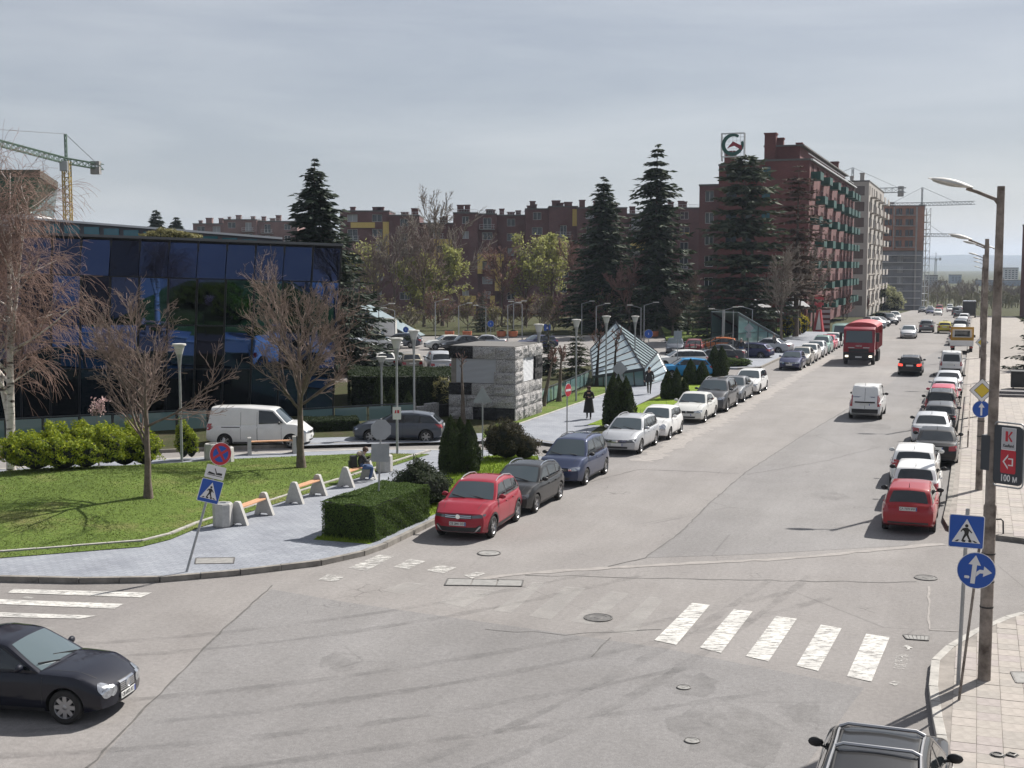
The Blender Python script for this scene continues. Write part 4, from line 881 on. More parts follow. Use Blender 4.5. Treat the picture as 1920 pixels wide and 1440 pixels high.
def bush_mesh(name, blobs, n, size, m, rng, asp=.5, out=.75, rough=.12, flat=False):
    """blobs: (cx,cy,cz,rx,ry,rz); leaves gathered towards their outsides"""
    wts = np.array([b[3] * b[4] + b[4] * b[5] + b[3] * b[5] for b in blobs]); cnt = (n * wts / wts.sum()).astype(int); Ps, Ns = [], []
    for b, c in zip(blobs, cnt):
        d = unit(rng.randn(c, 3)); d[:, 2] = np.where(d[:, 2] < -.5, -d[:, 2], d[:, 2]); lump = 1 + rough * np.sin(d[:, 0] * 7 + b[0] * 3) * np.sin(d[:, 1] * 6 + b[1]) + rough * np.sin(d[:, 2] * 9 + b[2] + d[:, 0] * 5)
        r = (out + (1 - out) * rng.rand(c)) * lump; P = d * r[:, None] * np.array(b[3:6]) + np.array(b[:3]); keep = P[:, 2] > .02; Ps.append(P[keep]); Ns.append(unit(d + .7 * rng.randn(c, 3))[keep])
    return leaf_cloud(name, np.concatenate(Ps), np.concatenate(Ns), size, m, rng, asp)
def core(blobs, f=.8):
    mb = MB()
    for b in blobs: mb.ball((b[0], b[1], b[2]), 1, sub=2, sc=(b[3] * f, b[4] * f, b[5] * f))
    return mb
L_HEDGE = leafmat('hedge_leaf', (.035, .065, .012), (.10, .16, .03)); L_HEDGED = leafmat('hedge_dark', (.014, .026, .010), (.035, .055, .018)); L_THUJA = leafmat('thuja_leaf', (.020, .036, .012), (.055, .075, .022)); L_GOLD = leafmat('golden_juniper', (.09, .15, .012), (.36, .40, .03), tl=.35)
L_JUN = leafmat('juniper_leaf', (.022, .034, .016), (.05, .066, .03)); L_BROWNJ = leafmat('bronze_juniper', (.03, .032, .018), (.075, .062, .030)); L_SPRUCE = leafmat('spruce_needles', (.018, .032, .022), (.05, .068, .042), tl=.12); L_FIR = leafmat('fir_needles', (.022, .038, .022), (.058, .078, .038), tl=.12)
L_CEDAR = leafmat('cedar_needles', (.036, .054, .036), (.10, .118, .07), tl=.15); L_GREENSPR = leafmat('young_spruce', (.022, .036, .014), (.065, .085, .03), tl=.15); L_WILLOW = leafmat('willow_leaf', (.26, .27, .09), (.42, .43, .16), tl=.4); L_YEL = leafmat('forsythia', (.30, .24, .02), (.5, .42, .03)); L_PINK = leafmat('blossom', (.55, .36, .36), (.75, .58, .56)); L_OLIVE = leafmat('olive_bud', (.16, .15, .06), (.27, .25, .11), tl=.3)
M_CORE = mat('bush_core', (.010, .014, .007), 1.0)  # near-black colour imitates shade inside foliage; also used for tub soil
def bush(name, label, loc, blobs, n, size, m, seed, group=None, rz=0, asp=.5, cat='shrub', **k):
    rng = np.random.RandomState(seed); root = thing(name, label, cat, loc, rz, group)
    put('foliage', bush_mesh('foliage', blobs, n, size, m, rng, asp, **k), root); core(blobs).build('shade_core', M_CORE, root); return root  # solid dark core added inside the leaves to block light
def thuja(name, label, loc, cols, n, m, seed, size=.10, group=None):
    """one or several merged pointed columns: (dx,dy,radius,height)"""
    rng = np.random.RandomState(seed); root = thing(name, label, 'conifer', loc, 0, group); Ps, Ns = [], []; mb = MB()
    for (dx, dy, r, h) in cols:
        c = int(n * r * h / sum(q[2] * q[3] for q in cols)); z = rng.rand(c) ** 1.15; a = rng.rand(c) * 2 * PI
        prof = np.clip(np.sin(np.clip(z * .92 + .10, 0, 1) ** .62 * PI), 0, 1) ** .75; fl = 1 + .10 * np.sin(a * 5 + z * 3) + .08 * np.sin(a * 3 - z * 14)
        rr = r * prof * fl * (.78 + .26 * rng.rand(c)); Ps.append(np.stack([dx + rr * np.cos(a), dy + rr * np.sin(a), z * h], 1)); Ns.append(unit(np.stack([np.cos(a), np.sin(a), .1 + 0 * a], 1) + .6 * rng.randn(c, 3)))
        mb.lathe([(r * .5, 0), (r * .78, .1 * h), (r * .76, .4 * h), (r * .5, .75 * h), (.02, .97 * h)], 10, c=(dx, dy, 0))
    P, Nn = np.concatenate(Ps), np.concatenate(Ns); t = unit(np.array([0, 0, 1.]) + .45 * rng.randn(len(P), 3)); b = unit(np.cross(Nn, t)); s = size * (.6 + .8 * rng.rand(len(P)))[:, None]
    V = np.stack([P - t * s * .5, P + b * s * .28, P + t * s * .6, P - b * s * .28], 1)
    put('foliage', np_mesh('foliage', V.reshape(-1, 3), np.arange(4 * len(P)).reshape(-1, 4), m), root); mb.build('shade_core', M_CORE, root); return root  # added dark filler inside each column, keeps light from passing through
def hedge_box(name, label, pts, h, n, m, seed, size=.06, z0=0.0, cat='hedge'):
    """clipped hedge over a four-cornered plan"""
    rng = np.random.RandomState(seed); c = [np.array((p[0], p[1], z0)) for p in pts]; root = thing(name, label, cat, (0, 0, 0)); Ps, Ns = [], []
    faces = [(c[0], c[1]), (c[1], c[2]), (c[2], c[3]), (c[3], c[0])]; up = np.array([0, 0, 1.])
    area = [np.linalg.norm(b - a) * h for a, b in faces]; top = np.linalg.norm(np.cross(c[1] - c[0], c[3] - c[0])); tot = sum(area) + top; cen = sum(c) / 4
    for (a, b), A in zip(faces, area):
        q = int(n * A / tot); s, t = rng.rand(q, 1), rng.rand(q, 1); nr = np.cross(b - a, up); nr /= np.linalg.norm(nr); nr = nr if nr.dot((a + b) / 2 - cen) > 0 else -nr
        und = .022 * np.sin(s * 9 + t * 4) + .02 * np.sin(s * 23 + t * 11) + .05 * rng.rand(q, 1) ** 5; Ps.append(a + (b - a) * s + up * t * h + nr * (und - .06 * rng.rand(q, 1) ** 2 + .02)); Ns.append(unit(nr + .75 * rng.randn(q, 3)))
    q = int(n * top / tot * 1.1); s, t = rng.rand(q, 1), rng.rand(q, 1); P = c[0] * (1 - s) * (1 - t) + c[1] * s * (1 - t) + c[2] * s * t + c[3] * (1 - s) * t
    Ps.append(P + up * (h + .02 * np.sin(s * 13 + t * 7) + .03 * rng.rand(q, 1))); Ns.append(unit(up + .6 * rng.randn(q, 3)))
    put('foliage', leaf_cloud('foliage', np.concatenate(Ps), np.concatenate(Ns), size, m, rng, .6), root)
    mb = MB(); ins = [cen + (p - cen) * .955 for p in c]; mb.prism([(p[0], p[1]) for p in ins], z0, z0 + h - .05); put('shade_core', fixn(mb.mesh('shade_core', M_CORE)), root); return root  # dark block added inside the hedge as its inner shade
def conifer(name, label, loc, h, rad, m, seed, whorl=.42, per=7, droop=.28, spray=.42, dens=1.0, base=.04, shape=.85, bark=M_BARK, group=None, lift=.0, gap=0.0, crown_top=.0):
    rng = np.random.RandomState(seed); P, D, Sz = [], [], []; nz = int(h * (1 - base) / whorl); BR = []; BRr = []
    for w in range(nz):
        zf = base + (1 - base) * min(.995, (w + .9 * rng.rand()) / nz); z = zf * h; R0 = (.82 + .36 * rng.rand()) * rad * (1 - zf) ** shape * (.35 + .65 * min(1, zf / .12)) + .12
        for q in range(per if R0 > .5 else 5):
            if rng.rand() < gap: continue
            a = 2 * PI * (q + rng.rand() * .8) / per + w * 2.4; L = R0 * (.5 + .7 * rng.rand()); k = max(3, int(L / (spray * .42) * dens)); t = np.linspace(.12, 1, k)
            dr = droop * (.7 + .6 * rng.rand()); x = L * t; zz = z + L * (lift * t - dr * t + .22 * dr * 2 * t ** 3)
            pts = np.stack([np.cos(a) * x, np.sin(a) * x, zz], 1); tang = np.array([np.cos(a), np.sin(a), -dr * .5]); perp = np.array([-np.sin(a), np.cos(a), 0])
            BR.append(np.stack([np.array([0, 0, z]), pts[k // 2], pts[-1]])); BRr.append([.02 + .012 * L, .012 + .005 * L, .005])
            for sgn in (-1, 1, 0):
                P.append(pts + rng.randn(k, 3) * .05); d = tang * (.75 if sgn else 1) + perp * sgn * (.75 + .3 * rng.rand(k, 1)) + np.array([0, 0, -.28]) * (rng.rand(k, 1)) + .18 * rng.randn(k, 3)
                D.append(unit(d)); Sz.append(spray * (.55 + .7 * rng.rand(k)) * (1.1 - .45 * t) * min(1, .32 + R0 / 2.2))
    P, D, Sz = np.concatenate(P), np.concatenate(D), np.concatenate(Sz)[:, None]; n = len(P); side = unit(np.cross(D, np.array([0, 0, 1.]) + .5 * rng.randn(n, 3)))
    V = np.stack([P - D * Sz * .15, P + D * Sz * .35 + side * Sz * .20, P + D * Sz, P + D * Sz * .35 - side * Sz * .20], 1)
    root = thing(name, label, 'conifer', loc, 0, group); put('crown', np_mesh('crown', V.reshape(-1, 3), np.arange(4 * n).reshape(-1, 4), m), root)
    zt = np.linspace(0, 1, 7); T = np.zeros((1, 7, 3)); T[0, :, 2] = zt * h * .99; Rt = (.018 * h * (1 - zt) + .02)[None, :]; V, F = join([tubes(T, Rt, 8), tubes(np.array(BR), np.array(BRr), 4)])
    put('trunk', np_mesh('trunk', V, F, bark, True), root); return root
LZ = KH + .02
# ---- front: hedge, bushes, columns beside the parked cars
hedge_box('box_hedge', 'clipped box hedge at the pavement corner in front of the red parked car', [W(33.5, -18.15), W(33.3, -16.35), W(37.2, -16.3), W(37.4, -18.05)], 1.05, 52000, L_HEDGE, 3, .045, KH)
p = W(39.2, -17.5); bush('juniper_bush', 'dark green spreading juniper behind the clipped box hedge', (p.x, p.y, KH), [(0, 0, .55, 1.0, .95, .75), (.5, .2, .5, .6, .6, .6), (-.55, 0, .5, .55, .6, .55), (0, .2, 1.0, .5, .5, .55), (-.2, -.3, .9, .4, .4, .5)], 15000, .10, L_JUN, 5, asp=.35, out=.55, rough=.2)
p = at(862, 893); thuja('thuja', 'tall dark green twin-topped thuja beside the black hatchback', (p.x, p.y, KH), [(-.35, 0, .48, 2.25), (.35, .1, .46, 2.05), (0, .5, .45, 2.1)], 26000, L_THUJA, 6, .085)
p = at(950, 866); bush('juniper_bush', 'bronze tinged juniper bush behind the blue minivan', (p.x, p.y, KH), [(0, 0, .7, .85, .8, .85), (.75, 0, .45, .65, .6, .55), (-.5, .1, .7, .5, .5, .75), (.2, 0, 1.15, .5, .5, .5)], 15000, .10, L_BROWNJ, 7, asp=.35, out=.55, rough=.2)
p = at(1160, 806); thuja('thuja', 'dark thuja column behind the silver estate car', (p.x, p.y, KH), [(-.3, 0, .52, 2.7), (.35, 0, .5, 2.55), (0, .4, .5, 2.6)], 22000, L_THUJA, 8, .09)
p = at(1262, 752); thuja('thuja', 'three small thuja cones behind the white sedan', (p.x, p.y, KH), [(-.35, 0, .42, 1.75), (.2, 0, .4, 1.9), (.65, .1, .36, 1.2)], 11000, L_THUJA, 9, .10)
p = at(1304, 724); thuja('thuja', 'pair of broad thuja cones by the car park entrance', (p.x, p.y, KH), [(-.35, 0, .5, 1.7), (.45, 0, .5, 1.55)], 9000, L_THUJA, 10, .11)
p = at(1345, 708); thuja('thuja', 'tallest rounded thuja at the car park entrance', (p.x, p.y, KH), [(-.25, 0, .55, 2.2), (.3, 0, .55, 2.15)], 10000, L_THUJA, 11, .11)
p = at(1372, 690); bush('low_hedge', 'low green hedge end by the car park railing', (p.x, p.y, .1), [(0, 0, .3, 1.2, .6, .4), (1.0, .3, .3, .7, .5, .35)], 3500, .10, L_HEDGE, 12)
# ---- left lawn
p = at(120, 925); bl = []
rg = random.Random(4)
for (x, y, r, hh) in ((-1.6, .2, .75, 1.2), (-.8, -.4, .85, 1.25), (.1, -.3, .85, 1.2), (.8, .1, .7, 1.1), (-.5, .8, .8, 1.45), (.5, .9, .8, 1.5), (1.3, .9, .65, 1.3)):
    bl.append((x, y, hh * .52, r, r, hh * .55))
bush('golden_juniper', 'big rounded golden green juniper clump under the birch', (p.x, p.y, lawn_h(p.x, p.y) - .05), bl, 30000, .11, L_GOLD, 14, asp=.4, out=.72, rough=.22)
p = at(235, 900); bush('golden_juniper', 'smaller golden green juniper clump beside the nearest bare tree', (p.x, p.y, lawn_h(p.x, p.y) - .05), [(0, 0, .7, .7, .7, .75), (.7, .2, .65, .6, .6, .7), (-.7, .5, .75, .65, .6, .8), (.1, .9, .8, .6, .6, .85)], 17000, .11, L_GOLD, 15, asp=.4, out=.72, rough=.22)
p = at(345, 868); bush('golden_juniper', 'slim golden conifer behind the nearest bare tree', (p.x, p.y, KH), [(0, 0, .8, .35, .35, .9), (.3, .1, .6, .3, .3, .65)], 3500, .10, L_GOLD, 16, asp=.4)
p = at(279, 968); bare_tree('bare_tree', 'nearest bare tree with many upright twigs on the corner lawn', (p.x, p.y, lawn_h(p.x, p.y) - .05), 5.9, .13, 1.5, 21, 1.3, M_TWIG, n1=16, n2=8, n3=6, n4=3, up=.09, a1=50)
p = at(565, 889); bare_tree('bare_tree', 'bare fan-shaped tree in front of the dark glass building corner', (p.x, p.y, lawn_h(p.x, p.y) - .05), 7.1, .16, 2.0, 22, 1.3, M_TWIG, n1=18, n2=8, n3=6, n4=3, up=.09, a1=50)
# birch with hanging twigs
def birch(name, label, loc, h, seed, ndroop=5, spread=1.0, n1=17, n2=9, twigs=5, tr=.19, fork=True):
    rng = np.random.RandomState(seed); k = 10; z = np.linspace(0, 1, k); stems = []
    def stem(x0, z0, x1, y1, z1, r):
        T = np.zeros((1, k, 3)); T[0, :, 0] = x0 + (x1 - x0) * z ** 1.2 + rng.randn(k).cumsum() * .02; T[0, :, 1] = y1 * z; T[0, :, 2] = z0 + (z1 - z0) * z; return T, (r * (1 - .9 * z))[None, :]
    T, Rt = stem(0, 0, .035 * h, .0, h, tr); stems.append((T, Rt))
    if fork:
        stems.append(stem(.02, h * .14, -.12 * h, .3, h * .72, tr * .7)); stems.append(stem(.05, h * .33, .10 * h, -.4, h * .92, tr * .5))
    P = np.concatenate([s[0] for s in stems]); Rr = np.concatenate([s[1] for s in stems])
    L1, R1 = grow(P, Rr, n1, .22, .98, (52, 9), .36 * spread, 8, .035, .07, rng, .5, .2, tdec=.62)
    L2, R2 = grow(L1, R1, n2, .2, 1.0, (38, 12), .55, 6, -.02, .10, rng, .6, .3)
    D1, D1r = grow(L2, R2, twigs, .15, 1.0, (45, 18), .5, 7, -.24, .08, rng, .6, .5, labs=1.5, tdec=.2); D1r = np.maximum(D1r, .006)
    D2, D2r = grow(L1, R1, twigs, .3, 1.0, (50, 20), .5, 6, -.20, .08, rng, .5, .5, labs=1.0, tdec=.2); D2r = np.maximum(D2r * .5, .0065)
    D3, D3r = grow(D1, D1r, 1, .2, .9, (30, 10), .5, 4, -.15, .1, rng, .8, .6); D3r = np.maximum(D3r, .006)
    V, F = join([tubes(P, Rr, 9), tubes(L1, np.maximum(R1, .02), 5)]); tm_ = np_mesh('trunk', V, F, M_BIRCH, True); V, F = join([tubes(L2, np.maximum(R2, .006), 4), tubes(D1, D1r, 3), tubes(D2, D2r, 3), tubes(D3, D3r, 3)])
    return tree_obj(name, label, 'tree', loc, [('crown', np_mesh('crown', V, F, M_BIRTWIG, True))], tm_)
p = at(22, 892); birch('birch_tree', 'white barked weeping birch with hanging rusty twigs', (p.x, p.y, KH), 11.6, 31, spread=.9)
# sapling in blossom
p = at(186, 880); bare_tree('blossom_tree', 'small sapling with a ball of pale pink blossom', (p.x, p.y, KH), 2.9, .025, 2.0, 33, .55, M_TWIGG, n1=9, n2=4, n3=3, leaves=(L_PINK, .8, .11, .06), a1=50)
# low shrubs along the glass building and hedge on the terrace
p = at(610, 812); hedge_box('low_hedge', 'low clipped hedge behind the white parked van', [at(570, 816), at(672, 812), at(668, 803), at(566, 806)], .5, 9000, L_HEDGED, 35, .09, KH)
hedge_box('tall_hedge', 'dark tall clipped hedge behind the park lamps', [at(655, 765), at(845, 765), at(845, 742), at(655, 742)], 1.7, 22000, L_HEDGED, 36, .11, KH)
for (x, y, hh, lb) in ((711, 782, 2.2, 'small dark thuja left of the park lamps'), (735, 786, 1.7, 'shorter dark thuja between the two park lamps'), (766, 788, 1.4, 'smallest thuja right of the park lamps')):
    p = at(x, y); thuja('thuja', lb, (p.x, p.y, KH), [(0, 0, .33, hh)], 3500, L_THUJA, x, .10)
p = at(832, 770); bush('spiky_shrub', 'loose olive shrub at the left of the stone kiosk', (p.x, p.y, KH), [(0, 0, .9, .6, .6, .9)], 700, .5, L_OLIVE, 37, asp=.08, out=.1)
# pollarded trees by the path
for (x, y, lean_, sd, lb) in ((1018, 766, .17, 41, 'leaning pollarded tree nearest the stone kiosk'), (1048, 757, .03, 42, 'upright pollarded tree beside the leaning one')):
    p = at(x, y); bare_tree('pollard_tree', lb, (p.x, p.y, KH), 3.9, .15, 2.3, sd, .40, M_TWIGR, n1=12, n2=5, n3=4, n4=3, lean=(lean_, 0), a1=50)
for (x, y, sd, lb) in ((1118, 728, 43, 'dark pollarded tree left of the tilted sign back'), (1150, 735, 44, 'dark pollarded tree with short red shoots in front of the pyramid')):
    p = at(x, y); bare_tree('pollard_tree', lb, (p.x, p.y, KH), 4.6, .14, 2.2, sd, .55, M_TWIGR, mat('bark_dark', (.03, .025, .022), .95), n1=9, n2=4, n3=2, a1=45, lean=(.05, 0))
p = at(868, 800); bare_tree('pollard_tree', 'knobbly pollard trunk in front of the stone kiosk shutter', (p.x, p.y, KH), 4.3, .14, 2.8, 45, .32, M_TWIGR, n1=8, n2=2, n3=1, a1=58)
# ---- mid-distance conifers
def G2(x, Y): return Vector(((x - 960) / FPX * Y, Y, gz(uv_of((x - 960) / FPX * Y, Y)[0])))
conifer('young_spruce', 'bushy young spruce with golden green tips by the glass rail', at(1080, 712), 4.2, 1.65, L_GREENSPR, 51, .22, 8, .22, .34, 1.2)
conifer('young_spruce', 'darker young spruce behind the pollarded trees', at(1028, 706), 3.9, 1.5, L_SPRUCE, 52, .24, 8, .22, .34, 1.1)
conifer('young_spruce', 'little dark spruce at the back of the car park', G2(905, 158), 5.0, 1.9, L_SPRUCE, 53, .3, 7, .2, .4)
conifer('tall_spruce', 'tall dense dark spruce rising behind the glass building', G2(594, 97), 16.2, 6.6, L_SPRUCE, 54, .28, 13, .34, .9, 1.3, .02, .95)
conifer('tall_fir', 'tall dark fir with a narrow tip left of the tallest fir', G2(1131, 158), 19.2, 5.8, L_FIR, 55, .40, 12, .36, 1.15, 1.3, .04, .82)
conifer('tall_fir', 'tallest fir with wide drooping tiers above the apartment roofs', G2(1229, 152), 22.4, 5.9, L_FIR, 56, .50, 11, .36, 1.2, 1.2, .05, .72, gap=.12)
conifer('cedar_tree', 'broad grey green cedar in front of the red brick tower', G2(1392, 142), 20.6, 5.6, L_CEDAR, 57, .66, 13, .10, 1.3, 1.3, .06, .42, lift=.03, gap=.14)
conifer('cedar_tree', 'low grey green cedar on the car park lawn', G2(1326, 143), 5.8, 2.4, L_CEDAR, 58, .34, 8, .15, .55, 1.1)
conifer('small_conifer', 'far conifer with one pointed top above the glass building roof', G2(298, 240), 19.3, 4.2, L_SPRUCE, 59, .4, 11, .3, 1.9)
conifer('small_conifer', 'far rounded conifer above the glass building roof', G2(335, 240), 18.0, 4.6, L_SPRUCE, 60, .4, 11, .3, 2.0)
conifer('pavement_spruce', 'dark spruce overhanging the right-hand pavement', W(108, 4.9), 6.2, 2.5, L_SPRUCE, 61, .34, 8, .25, .55, 1.1)
conifer('larch_tree', 'leafless rusty larch before the red brick tower', G2(1492, 146), 19.5, 4.8, mat('larch_twig', (.10, .065, .045), .95), 62, .5, 8, .05, .6, 1.2, .18, .5, gap=.2, lift=-.02)
# ---- willows and bare trees in front of the apartments
WG = 'bare trees and willows in front of the apartment row'
def wil(x, Y, h, sd, lb, n4=3, lf=.5, sp=1.0): return bare_tree('willow_tree', lb, G2(x, Y), h, .25, h * .25, sd, sp, M_TWIGG, n1=12, n2=7, n3=6, n4=n4, up=.06, droop=.10, leaves=(L_WILLOW, min(1, lf * 1.5), .40, .25), a1=42)
wil(830, 176, 10.2, 71, 'yellow green willow below the yellow balconies', 3, .55)
wil(770, 180, 9.0, 77, 'yellow green willow behind the white leaning birch', 3, .55)
wil(1035, 182, 12.8, 72, 'tall yellow green willow beside the tall firs', 3, .5); wil(985, 178, 11.2, 73, 'paler willow with a bare left side', 3, .30)
wil(690, 182, 11.0, 74, 'thin greenish willow right of the tall dense spruce', 3, .22)
for (x, Y, h, sd, tw, lb, n4) in ((742, 172, 14.0, 81, M_TWIGG, 'tall bare tree with a pale leaning trunk behind the car park', 2), (700, 170, 10.5, 82, M_TWIG, 'dark forked bare tree right of the tall dense spruce', 2), (795, 172, 12.5, 83, M_TWIG, 'bare tree with two dark stems before the yellow green willow', 2),
                             (822, 185, 18.5, 84, M_TWIGG, 'thin bare treetop reaching above the apartment roofs', 1), (940, 176, 11.0, 85, M_TWIGR, 'reddish bare birch left of the paler willow', 3), (1070, 176, 11.5, 86, M_TWIGR, 'orange brown bare tree right of the tall willow', 3),
                             (1180, 150, 8.5, 87, M_TWIGR, 'red twigged bare tree between the two tall firs', 3), (1290, 150, 7.0, 88, M_TWIG, 'purple grey bare tree left of the cedar', 3), (1262, 148, 4.8, 89, M_TWIG, 'small bare tree at the edge of the car park lawn', 3),
                             (1465, 136, 9.5, 90, M_TWIGG, 'bare tree by the triangular glass canopy', 3), (1500, 150, 10.5, 91, M_TWIGG, 'wide bare tree at the foot of the brick tower', 3), (1525, 165, 9.5, 92, M_TWIGG, 'pale bare tree beside the red advertising pillar', 3), (1440, 160, 7, 93, M_TWIG, 'bare tree behind the market canopies', 3)):
    bare_tree('bare_tree', lb, G2(x, Y), h, .16 if h < 12 else .2, h * .25, sd, 1.0, tw, n1=12, n2=7, n3=6, n4=n4, up=.09, a1=38)
rg = random.Random(8)
for i in range(26):     # brown undergrowth behind the car park
    x = 640 + i * 26 + rg.uniform(-10, 10); Y = rg.uniform(154, 176); h = rg.uniform(2.8, 4.8)
    bare_tree('undergrowth_tree', 'low brown leafless thicket tree behind the car park lamps', G2(x, Y), h, .07, .4, 200 + i, 1.25, [M_TWIG, M_TWIGR, M_TWIGG][i % 3], n1=12, n2=6, n3=5, n4=3, up=.05, group='thicket trees behind the car park', leaves=(L_OLIVE, .12, .25, .2) if i % 2 else None, a1=48)
for i, (x, y) in enumerate(((1478, 622), (1492, 620), (1505, 618))):
    bush('forsythia_bush', 'yellow flowering forsythia along the far pavement', G2(x, 146 + i * 3), [(0, 0, 1.2, .8, .8, 1.3)], 500, .4, L_YEL, 95 + i, group='forsythia by the far pavement', asp=.3, out=.2)
# beyond: shrubs by the road, a pale flowering bush, and the wood at the end
for i, (u, v, h) in enumerate(((190, -21, 4.5), (205, -22, 4), (222, -21, 4.6), (240, -22, 4.2), (262, -21, 4.4), (285, -22, 4.8), (305, -21, 4.5))):
    p = G(u, v); bare_tree('roadside_tree', 'low reddish roadside tree before the beige tower block', p, h, .09, .5, 300 + i, 1.2, [M_TWIGR, M_TWIG][i % 2], n1=11, n2=6, n3=5, n4=2, group='roadside trees along the far kerb', a1=48)
p = G(300, -19.5); bush('pale_bush', 'big pale yellow green bush below the unfinished building', p, [(0, 0, 3.2, 3.0, 3.0, 3.2), (2.5, 0, 2.5, 2.3, 2.3, 2.6), (-2.3, 0, 2.4, 2.2, 2.2, 2.4)], 9000, .5, leafmat('pale_leaf', (.26, .27, .14), (.40, .40, .24), tl=.35), 99, out=.4)
rng = np.random.RandomState(5); chs = []
def wood(name, label, u0, u1, v0, v1, n, hmin, hmax, seed, m):
    rng = np.random.RandomState(seed); P = np.zeros((n, 5, 3)); u = u0 + rng.rand(n) * (u1 - u0); v = v0 + rng.rand(n) * (v1 - v0); h = hmin + rng.rand(n) * (hmax - hmin); z = np.linspace(0, 1, 5)
    for i in range(n):
        b = W(u[i], v[i], gz(u[i])); P[i, :, 0] = b.x; P[i, :, 1] = b.y; P[i, :, 2] = b.z + z * h[i]
    Rr = .22 * (1 - .85 * z)[None, :] * np.ones((n, 1)); L1, R1 = grow(P, Rr, 12, .2, 1, (38, 10), .5, 5, .06, .1, rng); L2, R2 = grow(L1, np.maximum(R1, .06), 6, .2, 1, (38, 12), .6, 4, .03, .12, rng); R2 = np.maximum(R2, .05)
    L3, R3 = grow(L2, R2, 3, .2, 1, (38, 12), .6, 3, .03, .12, rng); R3 = np.maximum(R3, .04)
    V, F = join([tubes(P, Rr, 4), tubes(L1, np.maximum(R1, .06), 3), tubes(L2, R2, 3), tubes(L3, R3, 3)]); return tag(stuff(put(name, np_mesh(name, V, F, m))), label, 'wood')
wood('far_wood', 'grey leafless wood closing the end of the road', 470, 560, -75, 60, 170, 4.5, 8.5, 7, mat('far_twig', (.17, .14, .115), .95))
wood('far_wood', 'olive brown thicket along the road behind the far cars', 420, 465, -40, 40, 90, 3, 5, 8, mat('far_twig2', (.19, .175, .10), .95))
wood('far_wood', 'bare trees behind the right-hand pavement in the distance', 190, 300, 12, 40, 50, 5, 9, 9, mat('far_twig3', (.16, .13, .11), .95))

for i, (u, v, h) in enumerate(((150, 12, 3.8), (160, 11, 4.2), (172, 13, 4.6), (184, 11, 4.0), (196, 12, 4.6), (210, 11, 4.4), (225, 12, 5.0), (160, 18, 5), (180, 19, 5.4), (200, 18, 5.2))):
    bare_tree('roadside_tree', 'grey bare roadside tree beyond the right-hand pavement', G(u, v), h, .09, .5, 340 + i, 1.3, [M_TWIGG, M_TWIG][i % 2], n1=11, n2=6, n3=5, n4=2, group='bare trees beyond the right-hand pavement', a1=48)
# ================================================================== buildings
M_PANE = mat('window_pane', (.035, .045, .055), .06, spec=.6); M_PANEB = mat('blind_pane', (.30, .31, .33), .5); M_WFRAME = mat('window_frame', (.55, .55, .55), .5); M_DFRAME = mat('dark_frame', (.05, .04, .04), .6)
def brick_mat(name, c1, c2, mort, sc=1.0):
    m = bpy.data.materials.new(name); m.use_nodes = True; nt, b = nodes_of(m); MATS[name] = m
    tc = N_(nt, 'ShaderNodeTexCoord'); sp = N_(nt, 'ShaderNodeSeparateXYZ'); nt.links.new(tc.outputs['Object'], sp.inputs[0]); ad = N_(nt, 'ShaderNodeMath'); nt.links.new(sp.outputs[0], ad.inputs[0]); nt.links.new(sp.outputs[1], ad.inputs[1])
    cb = N_(nt, 'ShaderNodeCombineXYZ'); nt.links.new(ad.outputs[0], cb.inputs[0]); nt.links.new(sp.outputs[2], cb.inputs[1])
    br = N_(nt, 'ShaderNodeTexBrick'); br.inputs['Scale'].default_value = sc; br.inputs['Brick Width'].default_value = .26; br.inputs['Row Height'].default_value = .085; br.inputs['Mortar Size'].default_value = .01
    br.inputs['Color1'].default_value = (*c1, 1); br.inputs['Color2'].default_value = (*c2, 1); br.inputs['Mortar'].default_value = (*mort, 1); nt.links.new(cb.outputs[0], br.inputs['Vector'])
    n = N_(nt, 'ShaderNodeTexNoise'); n.inputs['Scale'].default_value = .35; n.inputs['Detail'].default_value = 5; nt.links.new(tc.outputs['Object'], n.inputs['Vector'])
    nt.links.new(mulc(nt, br.outputs['Color'], ramp(nt, n.outputs['Fac'], [(.3, (.8, .8, .8)), (.7, (1.18, 1.15, 1.15))])), b.inputs['Base Color']); b.inputs['Roughness'].default_value = .9; return m
M_BRICK = brick_mat('dark_red_brick', (.165, .05, .046), (.125, .038, .037), (.12, .07, .068)); M_BRICKP = brick_mat('purple_brick', (.165, .075, .072), (.125, .055, .055), (.13, .09, .09)); M_BRICKL = brick_mat('pink_brick', (.24, .14, .13), (.20, .115, .11), (.2, .15, .14)); M_RAW = brick_mat('raw_block', (.36, .16, .10), (.30, .13, .085), (.25, .2, .18))
M_YEL = mat('yellow_render', (.62, .46, .15), .85, var=.1); M_RAIL = mat('rail_white', (.55, .56, .57), .5); M_GREEN = mat('green_balcony', (.012, .075, .06), .5, var=.2, vscale=.5); M_BEIGE = mat('beige_render', (.40, .37, .34), .9, var=.08, vscale=.3); M_CONC = mat('concrete', (.30, .29, .285), .9, var=.2, vscale=.6); M_ROOF = mat('roof_felt', (.12, .115, .11), .9); M_WHITE = mat('white_panel', (.62, .62, .62), .6)
M_GREYP = mat('scaffold_net', (.20, .205, .22), .8, var=.15, vscale=.5); M_STEEL = mat('galvanised', (.36, .37, .38), .45, .6); M_LOGO_G = mat('logo_green', (.004, .075, .055), .4); M_LOGO_R = mat('logo_red', (.28, .015, .03), .4)
WINM = {}
